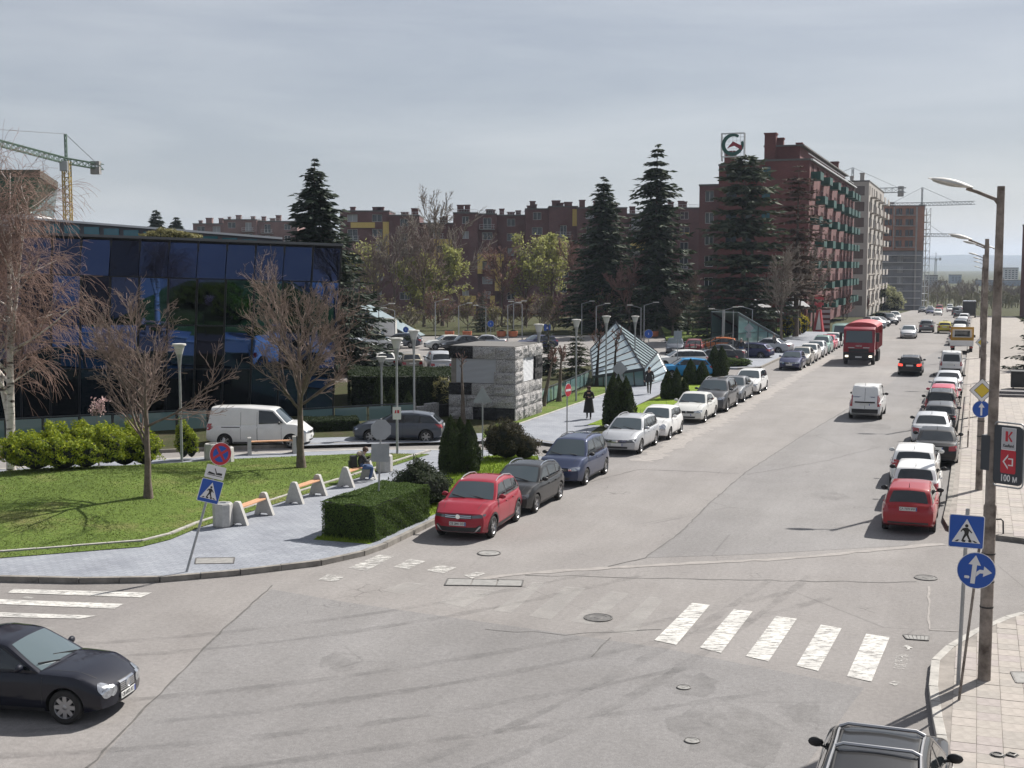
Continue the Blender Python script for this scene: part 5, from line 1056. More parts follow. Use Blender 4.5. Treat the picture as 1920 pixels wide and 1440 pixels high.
def win_mesh(w, h, fm, pm, mull):
    k = (round(w, 2), round(h, 2), fm.name, pm.name, mull)
    if k not in WINM:
        f = MB(); t = .07
        f.box(0, w, -.04, .03, 0, t).box(0, w, -.04, .03, h - t, h).box(0, t, -.04, .03, t, h - t).box(w - t, w, -.04, .03, t, h - t)
        for q in range(1, mull): f.box(w * q / mull - .035, w * q / mull + .035, -.04, .03, t, h - t)
        p_ = MB(); p_.box(t, w - t, .0, .02, t, h - t); WINM[k] = (f.mesh('window', fm), p_.mesh('pane', pm))
    return WINM[k]
def facade(root, mb, T, w, z0, z1, wins, mi=0, rev=.22, fm=None, pm=None, rnd=None):
    """a wall with real openings; wins: (x0,x1,za,zb); each window an object with its pane"""
    xs = sorted(set([0, w] + [round(a, 3) for q in wins for a in q[:2]])); zs = sorted(set([z0, z1] + [round(a, 3) for q in wins for a in q[2:4]]))
    for xa, xb in zip(xs, xs[1:]):
        for za, zb in zip(zs, zs[1:]):
            cx, cz = (xa + xb) / 2, (za + zb) / 2
            if not any(q[0] < cx < q[1] and q[2] < cz < q[3] for q in wins): mb.quad(T(xa, za, 0), T(xb, za, 0), T(xb, zb, 0), T(xa, zb, 0), mi)
    o = T(0, 0, 0); ex = (T(1, 0, 0) - o); ey = (T(0, 0, 1) - o); M4 = Matrix((ex, ey, Vector((0, 0, 1)))).transposed().to_4x4()
    for q in wins:
        a, b, c, d = q[:4]
        mb.quad(T(a, c, 0), T(a, c, rev), T(a, d, rev), T(a, d, 0), mi).quad(T(b, c, 0), T(b, d, 0), T(b, d, rev), T(b, c, rev), mi).quad(T(a, d, 0), T(a, d, rev), T(b, d, rev), T(b, d, 0), mi).quad(T(a, c, 0), T(b, c, 0), T(b, c, rev), T(a, c, rev), mi)
        f_, p_ = (fm or M_WFRAME), (pm or M_PANE)
        if rnd and rnd.random() < .25: p_ = M_PANEB
        f, p = win_mesh(b - a, d - c, f_, p_, 2 if b - a > 1 else 1); wo = put('window', f, root); m = M4.copy(); m.translation = T(a, c, rev); wo.matrix_local = m; put('pane', p, wo)
def block(root, x0, x1, y0, y1, z0, z1, m, fwins=(), swins=(), fm=None, pm=None, rnd=None, name='wall', cap=.25):
    """x to the right along the front (y0), y away; side wall at x1"""
    mb = MB(); facade(root, mb, lambda x, z, d: Vector((x0 + x, y0 + d, z)), x1 - x0, z0, z1, fwins, 0, .22, fm, pm, rnd)
    facade(root, mb, lambda x, z, d: Vector((x1 - d, y0 + x, z)), y1 - y0, z0, z1, swins, 0, .22, fm, pm, rnd)
    mb.quad((x0, y0, z0), (x0, y0, z1), (x0, y1, z1), (x0, y1, z0)).quad((x0, y1, z0), (x0, y1, z1), (x1, y1, z1), (x1, y1, z0))
    o = mb.build(name, m, root); r = MB(); r.box(x0 - .08, x1 + .08, y0 - .08, y1 + .08, z1 + .002, z1 + cap); r.build('roof', M_ROOF, root); return o
def chimneys(root, spots, m):
    for (x, y, z, w, h) in spots:
        mb = MB(); mb.box(x - w / 2, x + w / 2, y, y + w, z, z + h - .2).box(x - w / 2 - .1, x + w / 2 + .1, y - .1, y + w + .1, z + h - .2, z + h); mb.build('chimney', m, root)
def railing(root, x0, x1, y, z, h=.9, depth=1.1, m=M_RAIL, slab_m=M_CONC):
    mb = MB(); mb.box(x0, x1, y - depth, y - .002, z - .16, z, 1)
    for zz in (h * .5, h): mb.box(x0, x1, y - depth, y - depth + .05, z + zz - .05, z + zz)
    for q in range(int((x1 - x0) / .9) + 1): xx = min(x0 + q * .9, x1 - .05); mb.box(xx, xx + .05, y - depth, y - depth + .05, z + .002, z + h - .052)
    mb.build('balcony', [m, slab_m], root)
rnd = random.Random(12)
def apartment(label, xl, xr, ytop, Y, m, steps, yellow=(), seed=1, floors=2.9, blank=()):
    """xl..xr picture extent at distance Y (front towards the road end), steps: list of (x fraction start, end, extra height, push back)"""
    rnd = random.Random(seed); X0, X1 = (xl - 960) / FPX * Y, (xr - 960) / FPX * Y; gzv = gz(uv_of((X0 + X1) / 2, Y)[0]); H = CAM_H + (498 - ytop) / FPX * Y - gzv
    root = thing('apartment_building', label, 'building', (X0, Y, gzv)); w = X1 - X0
    for (f0, f1, dh, back) in steps:
        a, b = f0 * w, f1 * w; h = H + dh; fw = []; nf = int((h - .8) / floors)
        n = max(1, int((b - a) / 3.6)); cw_ = (b - a) / n
        for k in range(nf):
            z = h - (k + 1) * floors + .9
            if z < .6: continue
            for q in range(n):
                r_ = rnd.random(); xx = q * cw_ + cw_ / 2; ww = rnd.choice([1.3, 1.6, 2.0])
                if r_ < .12: continue
                if r_ < .75: fw.append((xx - ww / 2, xx + ww / 2, z, z + 1.45))
                else:
                    fw.append((xx - ww / 2, xx + ww / 2, z - .75, z + 1.4)); railing(root, a + xx - 1.5, a + xx + 1.5, back, z - .8)
        block(root, a, b, back, back + 13, 0, h, m, fw, (), M_WFRAME, M_PANE, rnd)
        chimneys(root, [(a + rnd.uniform(.1, .9) * (b - a), back + 2, h + .25, rnd.uniform(.7, 1.6), rnd.uniform(.6, 1.6)) for _ in range(3)], m)
        if rnd.random() < .7: mb = MB(); mb.box(a, b, back - .05, back, h + .3, h + .34).box(a, b, back - .05, back, h + .75, h + .8); [mb.box(a + (b - a) * q / 9 - .02, a + (b - a) * q / 9 + .02, back - .05, back, h + .34, h + .75) for q in range(1, 9)]; mb.build('roof_rail', M_RAIL, root)
    for (px0, px1, py0, py1, push) in yellow:
        x0, x1 = (px0 - xl) / (xr - xl) * w, (px1 - xl) / (xr - xl) * w; z1, z0 = CAM_H + (498 - py0) / FPX * Y - gzv, CAM_H + (498 - py1) / FPX * Y - gzv
        mb = MB(); mb.box(x0, x1, -push, -.24 if push < 0 else -.003, z0, z1); mb.build('yellow_panel', M_YEL, root)
    return root
apartment('low pinkish apartment row far behind the glass building roof', 366, 560, 417, 330, M_BRICKL, [(0, .3, -.6, 0), (.3, .62, .4, -1), (.62, 1, 0, 0)], (), 3)
apartment('apartment block with a yellow vertical strip beside the tall dense spruce', 640, 788, 398, 256, M_BRICKP, [(0, .62, 0, 0), (.62, 1, -.9, -.8)], [(660, 705, 418, 428, .3), (720, 735, 417, 485, .4), (697, 712, 536, 545, .3), (742, 776, 560, 585, .4)], 5)
apartment('lower dark apartment block with yellow balcony bands', 788, 851, 421, 256, M_BRICKP, [(0, 1, 0, 0)], [(815, 848, 449, 461, 1.2), (815, 848, 474, 486, 1.2), (815, 819, 461, 474, 1.2)], 6)
apartment('apartment block with yellow stepped panels behind the willows', 851, 985, 402, 254, M_BRICKP, [(0, .34, 0, -1.2), (.34, .6, -.2, -.4), (.6, 1, -.4, .8)], [(896, 945, 476, 489, 1.6), (896, 905, 489, 513, 1.6), (928, 941, 489, 545, 1.2), (919, 928, 505, 514, 1.6), (864, 893, 554, 566, 1.9), (887, 893, 566, 592, 1.9), (919, 928, 554, 590, 1.2), (896, 928, 582, 592, 1.2)], 7)
apartment('dark apartment block with roof boxes left of the tall firs', 985, 1082, 396, 252, M_BRICKP, [(0, .45, .2, 0), (.45, 1, .6, -1)], [(1072, 1081, 394, 425, 1.3)], 8)
apartment('apartment block with white glazed balconies behind the tall firs', 1082, 1312, 396, 248, M_BRICKP, [(0, .4, .4, 0), (.4, .72, -.8, .5), (.72, 1, .3, -.8)], [(1180, 1230, 455, 470, .6), (1255, 1290, 437, 450, .6), (1290, 1308, 402, 412, .6)], 9)
# ---- red brick tower by the road
tw0 = G(174, -21.2); T_ROT = math.atan2(NY, NX)
bt = thing('brick_tower', 'tall dark red brick apartment tower with green balconies by the road', 'building', (tw0.x, tw0.y, tw0.z), T_ROT)
TH = 22.2; sw = []; fl = 2.95
for k in range(7):
    z = TH - (k + 1) * fl + .7
    for q in range(11):
        x = 2.0 + q * 5.9
        sw += [(x, x + 1.0, z, z + 1.9), (x + 1.6, x + 2.5, z + .3, z + 1.9)]
        if (q + k) % 2 == 0 or q > 7:
            mb = MB(); mb.box(.004, 1.25, x - .5, x + 3.2, z - .2, z - .05).box(1.20, 1.26, x - .5, x + 3.2, z - .048, z + .85).box(.004, 1.2, x - .5, x - .44, z - .048, z + .85).box(.004, 1.2, x + 3.14, x + 3.2, z - .048, z + .85); mb.build('balcony', M_GREEN, bt)
fw = [(1.2, 2.4, TH - (k + 1) * fl + .8, TH - (k + 1) * fl + 2.3) for k in range(7) if k != 3] ; fw2 = [(x + 0, x + 1.5, TH - (k + 1) * fl + .8, TH - (k + 1) * fl + 2.3) for k in range(7) for x in (1.0, 3.6)]
M_TEAL = mat('teal_blind', (.02, .10, .13), .3)
block(bt, -7.5, 0, 0, 66, 0, TH, M_BRICK, fw, sw, M_DFRAME, M_TEAL)
block(bt, -12.2, -7.504, .8, 30, 0, TH - .4, M_BRICK, fw2, (), M_DFRAME, M_PANE); block(bt, -15.0, -12.204, 1.6, 30, 0, 19.2, M_BRICKP, [(.8, 2.0, 19.2 - (k + 1) * fl + .8, 19.2 - (k + 1) * fl + 2.3) for k in range(6)], (), M_WFRAME, M_PANE)
mb = MB(); mb.box(-6.2, -1.5, 1.4, 64, TH + .252, TH + 2.0); mb.build('penthouse', M_BRICK, bt); mb = MB(); mb.box(-6.3, -.9, 1.2, 64.2, TH + 2.002, TH + 2.2); mb.build('penthouse_roof', M_ROOF, bt)
mb = MB(); mb.bar((-.2, 0, TH + .9), (-.2, 66, TH + .9), .06); mb.bar((.25, .2, TH + .12), (.25, 66, TH + .12), .3, .2); mb.build('gutter', M_RAIL, bt)
chimneys(bt, [(-5.4, 1.0, TH + .25, 1.5, 3.6), (-4.3, 2.0, TH + .25, 1.0, 3.0), (-3.0, 12, TH + .25, .8, 3.2), (-2, 50, TH + .25, 1.2, 3.4), (-11.2, 3, TH - .4, 1.4, 2.2)], M_BRICK)
sg_ = thing('roof_sign', 'square lattice roof sign with a green ring and a red gable shape', 'sign', tuple(W(175.2, -33.2, gz(176) + TH + .6)), T_ROT); mb = MB()
s_ = 3.1
for a, b in (((0, 0, .3), (s_, 0, .3)), ((0, 0, s_ + .3), (s_, 0, s_ + .3)), ((0, 0, .3), (0, 0, s_ + .3)), ((s_, 0, .3), (s_, 0, s_ + .3))): mb.bar(a, b, .12); mb.bar((a[0], .7, a[2]), (b[0], .7, b[2]), .12)
for q in range(1, 6): mb.bar((s_ * q / 6, .1, .3), (s_ * q / 6, .1, s_ + .3), .04); mb.bar((0, .1, .3 + s_ * q / 6), (s_, .1, .3 + s_ * q / 6), .04)
for x in (.05, s_ - .05): mb.bar((x, .1, -.3), (x, .1, .35), .12); mb.bar((x, .7, -.3), (x, .7, .35), .12)
mb.build('frame', M_RAIL, sg_)
mb = MB(); n = 40; cx, cz = s_ / 2, s_ / 2 + .3
for k in range(n - 4):
    t0, t1 = PI * .30 + 2 * PI * k / n, PI * .30 + 2 * PI * (k + 1) / n
    for (ra, rb_) in ((1.0, 1.5),):
        wv = 1 - .35 * max(0, math.cos(t0 - PI * .2)) ; ra2 = 1.5 - .5 * wv
        a0, a1, b0, b1 = [(cx + r_ * math.cos(t), -.12, cz + r_ * math.sin(t)) for r_, t in ((ra2, t0), (ra2, t1), (1.5, t0), (1.5, t1))]
        vs8 = [a0, b0, b1, a1] + [(q[0], -.02, q[2]) for q in (a0, b0, b1, a1)]; mb.add(vs8, [(0, 1, 2, 3), (7, 6, 5, 4), (0, 4, 5, 1), (1, 5, 6, 2), (2, 6, 7, 3), (3, 7, 4, 0)])
put('ring', fixn(mb.mesh('ring', M_LOGO_G)), sg_)
mb = MB(); mb.prism([(cx - .75, cz - .45), (cx + .05, cz + .45), (cx + 1.25, cz - .15), (cx + 1.25, cz - .75), (cx + .2, cz - .15)], -.13, -.03, axis='y'); put('gable', fixn(mb.mesh('gable', M_LOGO_R)), sg_)
# ---- beige block and the unfinished one
b0 = G(259, -20.2); bb = thing('beige_tower', 'plain beige apartment tower with stacked balconies beyond the brick tower', 'building', tuple(b0), T_ROT); BH = 26.2
sw = []
for k in range(8):
    z = BH - (k + 1) * 3.05 + .5
    for q in range(7): sw.append((1.5 + q * 5.6, 3.4 + q * 5.6, z, z + 1.8))
    for q in range(4):
        x = 4.0 + q * 11; mb = MB(); mb.box(.004, 1.3, x, x + 5, z - .4, z - .2).box(1.2, 1.31, x, x + 5, z - .198, z + .8); mb.build('balcony', M_BEIGE, bb)
block(bb, -18, 0, 0, 42, 0, BH, M_BEIGE, [(15.4, 17.2, BH - (k + 1) * 3.05 + .4, BH - (k + 1) * 3.05 + 2.2) for k in range(8)] + [(10.5 + q, 11.1 + q, BH - 1.0, BH - .5) for q in (0, 1.2, 2.4)], sw, M_DFRAME, mat('taupe_pane', (.13, .11, .10), .2)); chimneys(bb, [(-1.5, 2, BH + .25, .8, 1.6), (-3.5, 2, BH + .25, .6, 1.0)], M_BEIGE)
u0 = G2(1650, 352); ub = thing('unfinished_building', 'unfinished tower of raw brick above a netted grey scaffold', 'building', tuple(u0)); UH = CAM_H + 110 / FPX * 352 - u0.z; wU = 77 / FPX * 352
fw = []
for k in range(4):
    z = UH - (k + 1) * 2.9 + .6
    for (x, w_) in ((.5, 1.1), (1.3 + .4, .9), (3.6, 1.0), (4.7, .6), (6.2, 1.0), (7.3, 1.1)): fw.append((x, x + w_, z, z + 1.7))
block(ub, 0, wU, 0, 16, UH - 12, UH, M_RAW, fw, [(q * 3 + 1, q * 3 + 2.2, UH - (k + 1) * 2.9 + .6, UH - (k + 1) * 2.9 + 2.3) for k in range(4) for q in range(4)], M_DFRAME, M_PANE); block(ub, 0, wU, .3, 16, 0, UH - 12.3, M_GREYP, [(x, x + 1.6, z, z + 1.6) for z in np.arange(1.5, UH - 14.5, 2.9) for x in (.4, 4.4)], (), M_WFRAME, M_PANEB)
for k in range(5): mb = MB(); z = UH - (k) * 2.9; mb.box(3.2, 8.6, -1.0, -.002, z - 2.55, z - 2.35); mb.build('balcony_slab', M_CONC, ub)
for k in range(8): mb = MB(); z = 1.2 + k * 1.95; mb.box(-.2, wU - .6, -.6, .298, z, z + .12); mb.build('scaffold_deck', M_WHITE, ub)
mb = MB(); mb.box(9.0, 9.5, -.1, -.002, 0, UH - .2); mb.box(2.9, 3.2, -.1, -.002, UH - 12, UH - .2); mb.build('concrete_column', M_CONC, ub)
mb = MB()
for yy in (-.8, 3, 7, 11, 15):
    for xx in (wU + .4, wU + 1.5): mb.bar((xx, yy, -1), (xx, yy, UH - .5), .12)
for z in np.arange(.5, UH - 1, 1.95):
    mb.bar((wU + .4, -.8, z), (wU + .4, 15, z), .1); mb.bar((wU + 1.5, -.8, z), (wU + 1.5, 15, z), .1); mb.bar((wU + .4, -.8, z), (wU + 1.5, -.8, z + 1.9), .08); mb.box(wU + .42, wU + 1.48, -.8, 15, z + .06, z + .1)
mb.build('scaffold', M_RAIL, ub)
# ---- cranes
def lattice_bar(mb, p, q, w, seg, t=.12):
    p, q = Vector(p), Vector(q); d = (q - p).normalized(); u = Vector((0, 0, 1)) if abs(d.z) < .9 else Vector((1, 0, 0)); a = d.cross(u).normalized() * w / 2; b = a.cross(d).normalized() * w / 2
    cs = [a + b, a - b, -a - b, -a + b]; n = max(2, int((q - p).length / seg))
    for c in cs: mb.bar(p + c, q + c, t)
    for i in range(n):
        s0, s1 = p.lerp(q, i / n), p.lerp(q, (i + 1) / n)
        for k in range(4): mb.bar(s0 + cs[k], s1 + cs[(k + 1) % 4], t * .6); mb.bar(s0 + cs[k], s0 + cs[(k + 1) % 4], t * .6)
def crane(label, base, zm, jib, cj, mastm, jibm, weight=True, cab=.0, w=1.5, tie=True):
    """base: ground point, zm: jib height, jib/cj: end vectors from the mast top"""
    root = thing('tower_crane', label, 'crane', tuple(base)); mb = MB(); lattice_bar(mb, (0, 0, 0), (0, 0, zm), w, w * 1.2, .16); mb.build('mast', mastm, root)
    mb = MB(); top = Vector((0, 0, zm)); apex = Vector((0, 0, zm + 6 * w / 1.5)); lattice_bar(mb, top, top + Vector(jib), w * .8, w, .12); mb.build('jib', jibm, root)
    mb = MB(); lattice_bar(mb, top, top + Vector(cj), w * .8, w, .14); mb.build('counter_jib', jibm, root)
    mb = MB(); lattice_bar(mb, top, apex, w * .28, w * .8, .10); mb.build('tower_head', jibm, root)
    if tie: mb = MB(); mb.bar(apex, top + Vector(jib) * .7, .08); mb.bar(apex, top + Vector(cj) * .95, .08); mb.build('tie_rod', M_STEEL, root)
    mb = MB(); c = top + Vector(cj); d = Vector(cj).normalized(); c = c - d * 1.2; k_ = .72 if cab else .62; mb.box(c.x - k_, c.x + k_, c.y - .8 * k_, c.y + .8 * k_, c.z - 2.6 * w / 1.5 * k_, c.z - .1); mb.box(c.x - k_, c.x + k_, c.y - .8 * k_, c.y + .8 * k_, c.z + .1, c.z + 1.5 * w / 1.5 * k_); mb.build('counterweight', M_CONC, root)
    mb = MB(); mb.bbox(-.6, .6, -1.5, -.7, zm - 1.7, zm - .1, .1); mb.build('cab', M_STEEL, root); return root
M_CRY = mat('crane_yellow', (.42, .30, .08), .6); M_CRT = mat('crane_teal', (.13, .20, .15), .6); M_CRR = mat('crane_red', (.40, .08, .10), .6); M_CRG = mat('crane_grey', (.34, .36, .38), .6)
crane('tower crane with yellow mast and teal jib above the glass building', G2(134, 205), 24.8, (-15, -34, 4.3), (4.0, 5.2, -.6), M_CRY, M_CRT, w=1.05, cab=.8)
crane('pink and grey tower crane behind the red brick tower', G2(1592, 330), 30.5, (-16, 60, 0), (11.8, -6, 0), M_CRR, M_CRG, w=1.5)
crane('pale grey crane jib beside the unfinished building top', G2(1722, 372), 30.2, (16.5, 4, .6), (-9, 3, 0), M_CRG, M_CRG, w=1.2)
crane('lower pale grey crane behind the unfinished building', G2(1722, 395), 22.4, (11.5, 3, 0), (-9, 3, 0), M_CRG, M_CRG, w=1.2)
# ---- distant town and hills
def far_block(label, x0, x1, ytop, Y, m, n=(4, 5)):
    X0, X1 = (x0 - 960) / FPX * Y, (x1 - 960) / FPX * Y; h = CAM_H + (498 - ytop) / FPX * Y + 7; root = thing('distant_building', label, 'building', (X0, Y, -7)); w = X1 - X0
    zs = np.linspace(1.5, h - 1, n[1] + 1); xs = np.linspace(0, w, n[0] + 1); dx = w / n[0]; dz = (h - 2.5) / n[1]
    block(root, 0, w, 0, w * .8, 0, h, m, [(x + dx * .2, x + dx * .8, z + dz * .25, z + dz * .8) for x in xs[:-1] for z in zs[:-1]], (), M_WFRAME, M_PANE, cap=.6)
M_FARW = mat('far_white', (.5, .5, .5), .8); M_FARB = mat('far_blue', (.22, .26, .32), .7); M_FARG = mat('far_grey', (.32, .31, .31), .8)
far_block('pale high-rise far beyond the street lamps', 1880, 1906, 503, 1000, M_FARW, (4, 7)); far_block('low blue hall in front of the pale high-rise', 1845, 1912, 526, 960, M_FARB, (8, 2)); far_block('far grey apartment block under a small crane', 1735, 1756, 517, 900, M_FARG, (4, 4)); far_block('dark domed hall at the end of the road', 1781, 1800, 516, 1100, M_FARB, (3, 3)); far_block('far pale block left of the dark hall', 1757, 1772, 528, 1000, M_FARW, (3, 3))
crane('tiny far crane over the distant town', Vector(((1751 - 960) / FPX * 1000, 1000, -7)), 20.5, (-11, 0, 0), (4.5, 0, 0), M_CRG, M_CRG, w=1.2)
rd = thing('edge_tower', 'dark brown tower block at the right edge behind the pavement', 'building', tuple(G2(1911, 262)), -R(22)); block(rd, 0, 16, 0, 12, 0, 18.5, M_BRICKP, [(1 + q * 2.5, 2.4 + q * 2.5, 2 + k * 2.9, 3.8 + k * 2.9) for q in range(5) for k in range(5)], (), M_WFRAME, M_PANE)
rng = np.random.RandomState(3)
for i, (D, hb, hv, col) in enumerate(((5200, 42, 13, (.05, .07, .09)), (4300, 16, 7, (.06, .08, .09)))):
    xs = np.linspace(-4200, 4800, 260); ph = rng.rand(8) * 6; ridge = hb + hv * sum(np.sin(xs / (210 / (k * .7 + .5)) + ph[k]) / (k + 1.3) for k in range(6)) * .6; mb = MB()
    for x, z in zip(xs, ridge):
        for (dy, f) in ((-700, 0), (-350, .45), (-120, .8), (0, 1), (300, .7), (900, -.2)): mb.v.append((x, D + dy + 60 * math.sin(x / 180 + dy), -7 + (max(z, 6) + 7) * f - (4 if f <= 0 else 0)))
    mb.f = [(a * 6 + b, (a + 1) * 6 + b, (a + 1) * 6 + b + 1, a * 6 + b + 1) for a in range(259) for b in range(5)]; mb.m = [0] * len(mb.f)
    struct(put('hills', fixn(mb.mesh('hills', mat('hill_%d' % i, col, .95, var=.3, vscale=.004), 60))))
# ---- dark glass building along the left
M_BGL = bpy.data.materials.new('curtain_glass'); M_BGL.use_nodes = True; nt, b = nodes_of(M_BGL)
b.inputs['Metallic'].default_value = 1; b.inputs['Base Color'].default_value = (.036, .052, .112, 1); b.inputs['Roughness'].default_value = .02; b.inputs['Specular IOR Level'].default_value = .85
b.inputs['Specular Tint'].default_value = (.42, .58, 1, 1)
M_BGL2 = mat('curtain_glass_reflect_blue', (.038, .080, .215), .02, 1.0); M_BGL3 = mat('curtain_glass_reflect_dark', (.016, .019, .034), .02, 1.0); M_MUL = mat('mullion', (.012, .014, .018), .4, .3); M_TEALG = mat('teal_glass', (.03, .16, .21), .1, spec=.7); M_GRNG = mat('green_glass', (.016, .075, .045), .10, spec=.7)  # blue and dark curtain glass tints imitate patches of reflection
gb = thing('glass_building', 'dark blue glass office building leaning outwards beside the lawn', 'building', (0, 0, 0)); GA, GB = Vector((-37.5, 65.6, 0)), Vector((-9.7, 68.6, 0)); GT = Vector((.75, -.95, 0))
def gtop(p): return 9.2 + .036 * (-9.2 - p.x)
def gp(t, f, d=0.0):
    p = GA.lerp(GB, t); return p + GT * f + Vector((0, -d, gtop(p) * f))
back = Vector((-11, 30, 0))
mb = MB(); mb.add([gp(0, 0, -.3), gp(1, 0, -.3), gp(1, 1, -.3), gp(0, 1, -.3)] + [gp(0, 0, -.3) + back, gp(1, 0, -.3) + back, gp(1, 1, -.3) + back, gp(0, 1, -.3) + back], [(0, 1, 2, 3), (1, 5, 6, 2), (3, 2, 6, 7), (0, 3, 7, 4)]); mb.build('core', M_MUL, gb)
rg = random.Random(5); NC = 19; rows = [(.012, .285), (.292, .53), (.537, .79), (.797, .985)]
for i in range(NC):
    for j, (za, zb) in enumerate(rows):
        a, b_ = i / NC + .0008, (i + 1) / NC - .0008; t = [rg.uniform(-.012, .012) for _ in range(4)]; r_ = rg.random()
        if j == 3 and rg.random() < .85: q_ = rg.uniform(.25, .33); t[0] += q_; t[1] += q_  # top panes tipped back so they mirror the sky
        mb = MB(); mb.add([gp(a, za, t[0]), gp(b_, za, t[1]), gp(b_, zb, t[2]), gp(a, zb, t[3])], [(0, 1, 2, 3)]); mb.build('glass_pane', (M_BGL2 if r_ < (.32, .42, .08, .0)[j] else (M_BGL3 if r_ > (.9, .85, .55, .8)[j] else M_BGL)), gb)  # tint shares per row paint the bands of reflection
mb = MB()
for i in range(NC + 1): mb.bar(gp(i / NC, 0, .03), gp(i / NC, 1, .03), .05 if i % 2 else .09, .10)
for z in (.2885, .5335, .7935): mb.bar(gp(0, z, .02), gp(1, z, .02), .05, .06)
mb.build('mullions', M_MUL, gb)
mb = MB(); mb.add([gp(0, 1, .2), gp(1.004, 1, .2), gp(1.004, 1, .2) + back, gp(0, 1, .2) + back] + [q + Vector((0, 0, .13)) for q in (gp(0, 1, .2), gp(1.004, 1, .2), gp(1.004, 1, .2) + back, gp(0, 1, .2) + back)], [(4, 5, 6, 7), (0, 1, 5, 4), (1, 2, 6, 5), (2, 3, 7, 6), (3, 0, 4, 7)]); put('parapet', fixn(mb.mesh('parapet', mat('parapet_metal', (.10, .105, .115), .5, .3))), gb)
# glazed strip on the roof
def wedge(X0, X1, Y0, z0, z1a, z1b, dep): return [Vector((X0, Y0, z0)), Vector((X1, Y0, z0)), Vector((X1, Y0, z1b)), Vector((X0, Y0, z1a)), Vector((X0 - 2, Y0 + dep, z0)), Vector((X1 - 2, Y0 + dep, z0)), Vector((X1 - 2, Y0 + dep, z1b)), Vector((X0 - 2, Y0 + dep, z1a))]
w8 = wedge(-29.5, -13.6, 76.5, 8.6, 11.0, 9.75, 9); mb = MB(); mb.add(w8, [(0, 1, 2, 3), (1, 5, 6, 2), (3, 2, 6, 7), (0, 3, 7, 4)]); mb.build('rooftop_block', mat('roof_block', (.10, .10, .11), .7), gb)
for k in range(13):
    x0, x1 = -28.9 + k * 1.17, -28.0 + k * 1.17; zt = 11.0 - 1.25 * (x1 + 29.5) / 15.9 - .12; mb = MB(); mb.box(x0, x1, 76.44, 76.498, zt - .62, zt); mb.build('rooftop_window', M_TEALG, gb)
mb = MB(); e = Vector((0, 0, .12)); mb.add([w8[3], w8[2], w8[6], w8[7], w8[3] + e, w8[2] + e, w8[6] + e, w8[7] + e], [(4, 5, 6, 7), (0, 1, 5, 4), (1, 2, 6, 5), (2, 3, 7, 6), (3, 0, 4, 7), (0, 3, 2, 1)]); mb.v = [(x, y - .25, z) for x, y, z in mb.v]; mb.build('rooftop_edge', M_WHITE, gb)
lo4 = [Vector((-42, 80, 11.35)), Vector((-29.9, 80, 11.35)), Vector((-32, 90, 11.35)), Vector((-44, 90, 11.35))]; hi4 = [Vector((-42, 79.4, 13.6)), Vector((-29.0, 79.4, 13.6)), Vector((-32, 91, 13.6)), Vector((-44, 91, 13.6))]
mb = MB(); mb.add(lo4 + hi4, [(0, 1, 5, 4), (1, 2, 6, 5), (2, 3, 7, 6), (3, 0, 4, 7), (4, 5, 6, 7), (0, 3, 2, 1)]); put('upper_block', fixn(mb.mesh('upper_block', M_GRNG)), gb)
mb = MB(); mb.add([p + Vector((.6, -.3, dz)) for dz in (-2.5, -.002) for p in lo4], [(0, 1, 5, 4), (1, 2, 6, 5), (2, 3, 7, 6), (3, 0, 4, 7), (4, 5, 6, 7)]); put('upper_base', fixn(mb.mesh('upper_base', M_WHITE)), gb)
mb = MB(); mb.add([p + Vector((0, 0, dz)) for dz in (.002, .45) for p in hi4], [(0, 1, 5, 4), (1, 2, 6, 5), (2, 3, 7, 6), (3, 0, 4, 7), (4, 5, 6, 7), (0, 3, 2, 1)]); mb.v = [(x + .1, y - .15, z) for x, y, z in mb.v]; put('upper_roof', fixn(mb.mesh('upper_roof', mat('bronze_roof', (.10, .085, .06), .5, .3))), gb)
bush('roof_planting', 'mound of yellow green planting on the glass building roof', (-19.4, 72.5, 9.6), [(0, 0, .15, 1.3, .9, .5), (.9, .2, .1, 1.0, .8, .35), (-.8, 0, .1, .8, .7, .4)], 4500, .2, L_OLIVE, 78, asp=.3, cat='planting')
# ---- glass pyramid over the passage
M_PYG = mat('pale_glass', (.33, .40, .43), .08, spec=.8); M_PYD = mat('steel_dark', (.035, .042, .05), .4, .4); M_GRAIL = mat('rail_glass', (.13, .21, .22), .06, spec=.7)
py = thing('glass_pyramid', 'pale faceted glass pyramid over a stair beside the path', 'pavilion', (0, 0, 0))
vA, vL, vB, vR, vLl = atd(1155, 604, 92), atd(1107, 655, 90), atd(1207, 692, 85.5), atd(1233, 661, 94), atd(1112, 707, 85.5)
def face_panel(root, quad, n, m, bar_m, nm='pane'):
    """glass field divided by n parallel bars; each field its own pane"""
    a, b_, c_, d_ = [Vector(q) for q in quad]; nn = (b_ - a).cross(d_ - a)
    nn = ((c_ - a).cross(d_ - b_)).normalized()
    if nn.y > 0: nn = -nn
    for k in range(n):
        e = .012; f0, f1 = k / n + e, (k + 1) / n - e; mb = MB(); mb.quad(a.lerp(d_, f0), b_.lerp(c_, f0), b_.lerp(c_, f1), a.lerp(d_, f1)); mb.build(nm, m, root)
    mb = MB()
    for k in range(n + 1): mb.bar(a.lerp(d_, k / n) + nn * .02, b_.lerp(c_, k / n) + nn * .02, .045, .06)
    mb.bar(a, d_, .10); mb.bar(b_, c_, .10); mb.build('glazing_bars', bar_m, root)
face_panel(py, (vL, vA, vB, vLl), 8, M_PYG, M_PYD); face_panel(py, (vA, vR, vR.lerp(vB, .98), vB), 9, M_PYG, M_PYD)
gB, gR, gL = Vector((vB.x + .1, vB.y, KH)), Vector((vR.x + .7, vR.y - 2.2, KH)), Vector((vLl.x, vLl.y, KH))
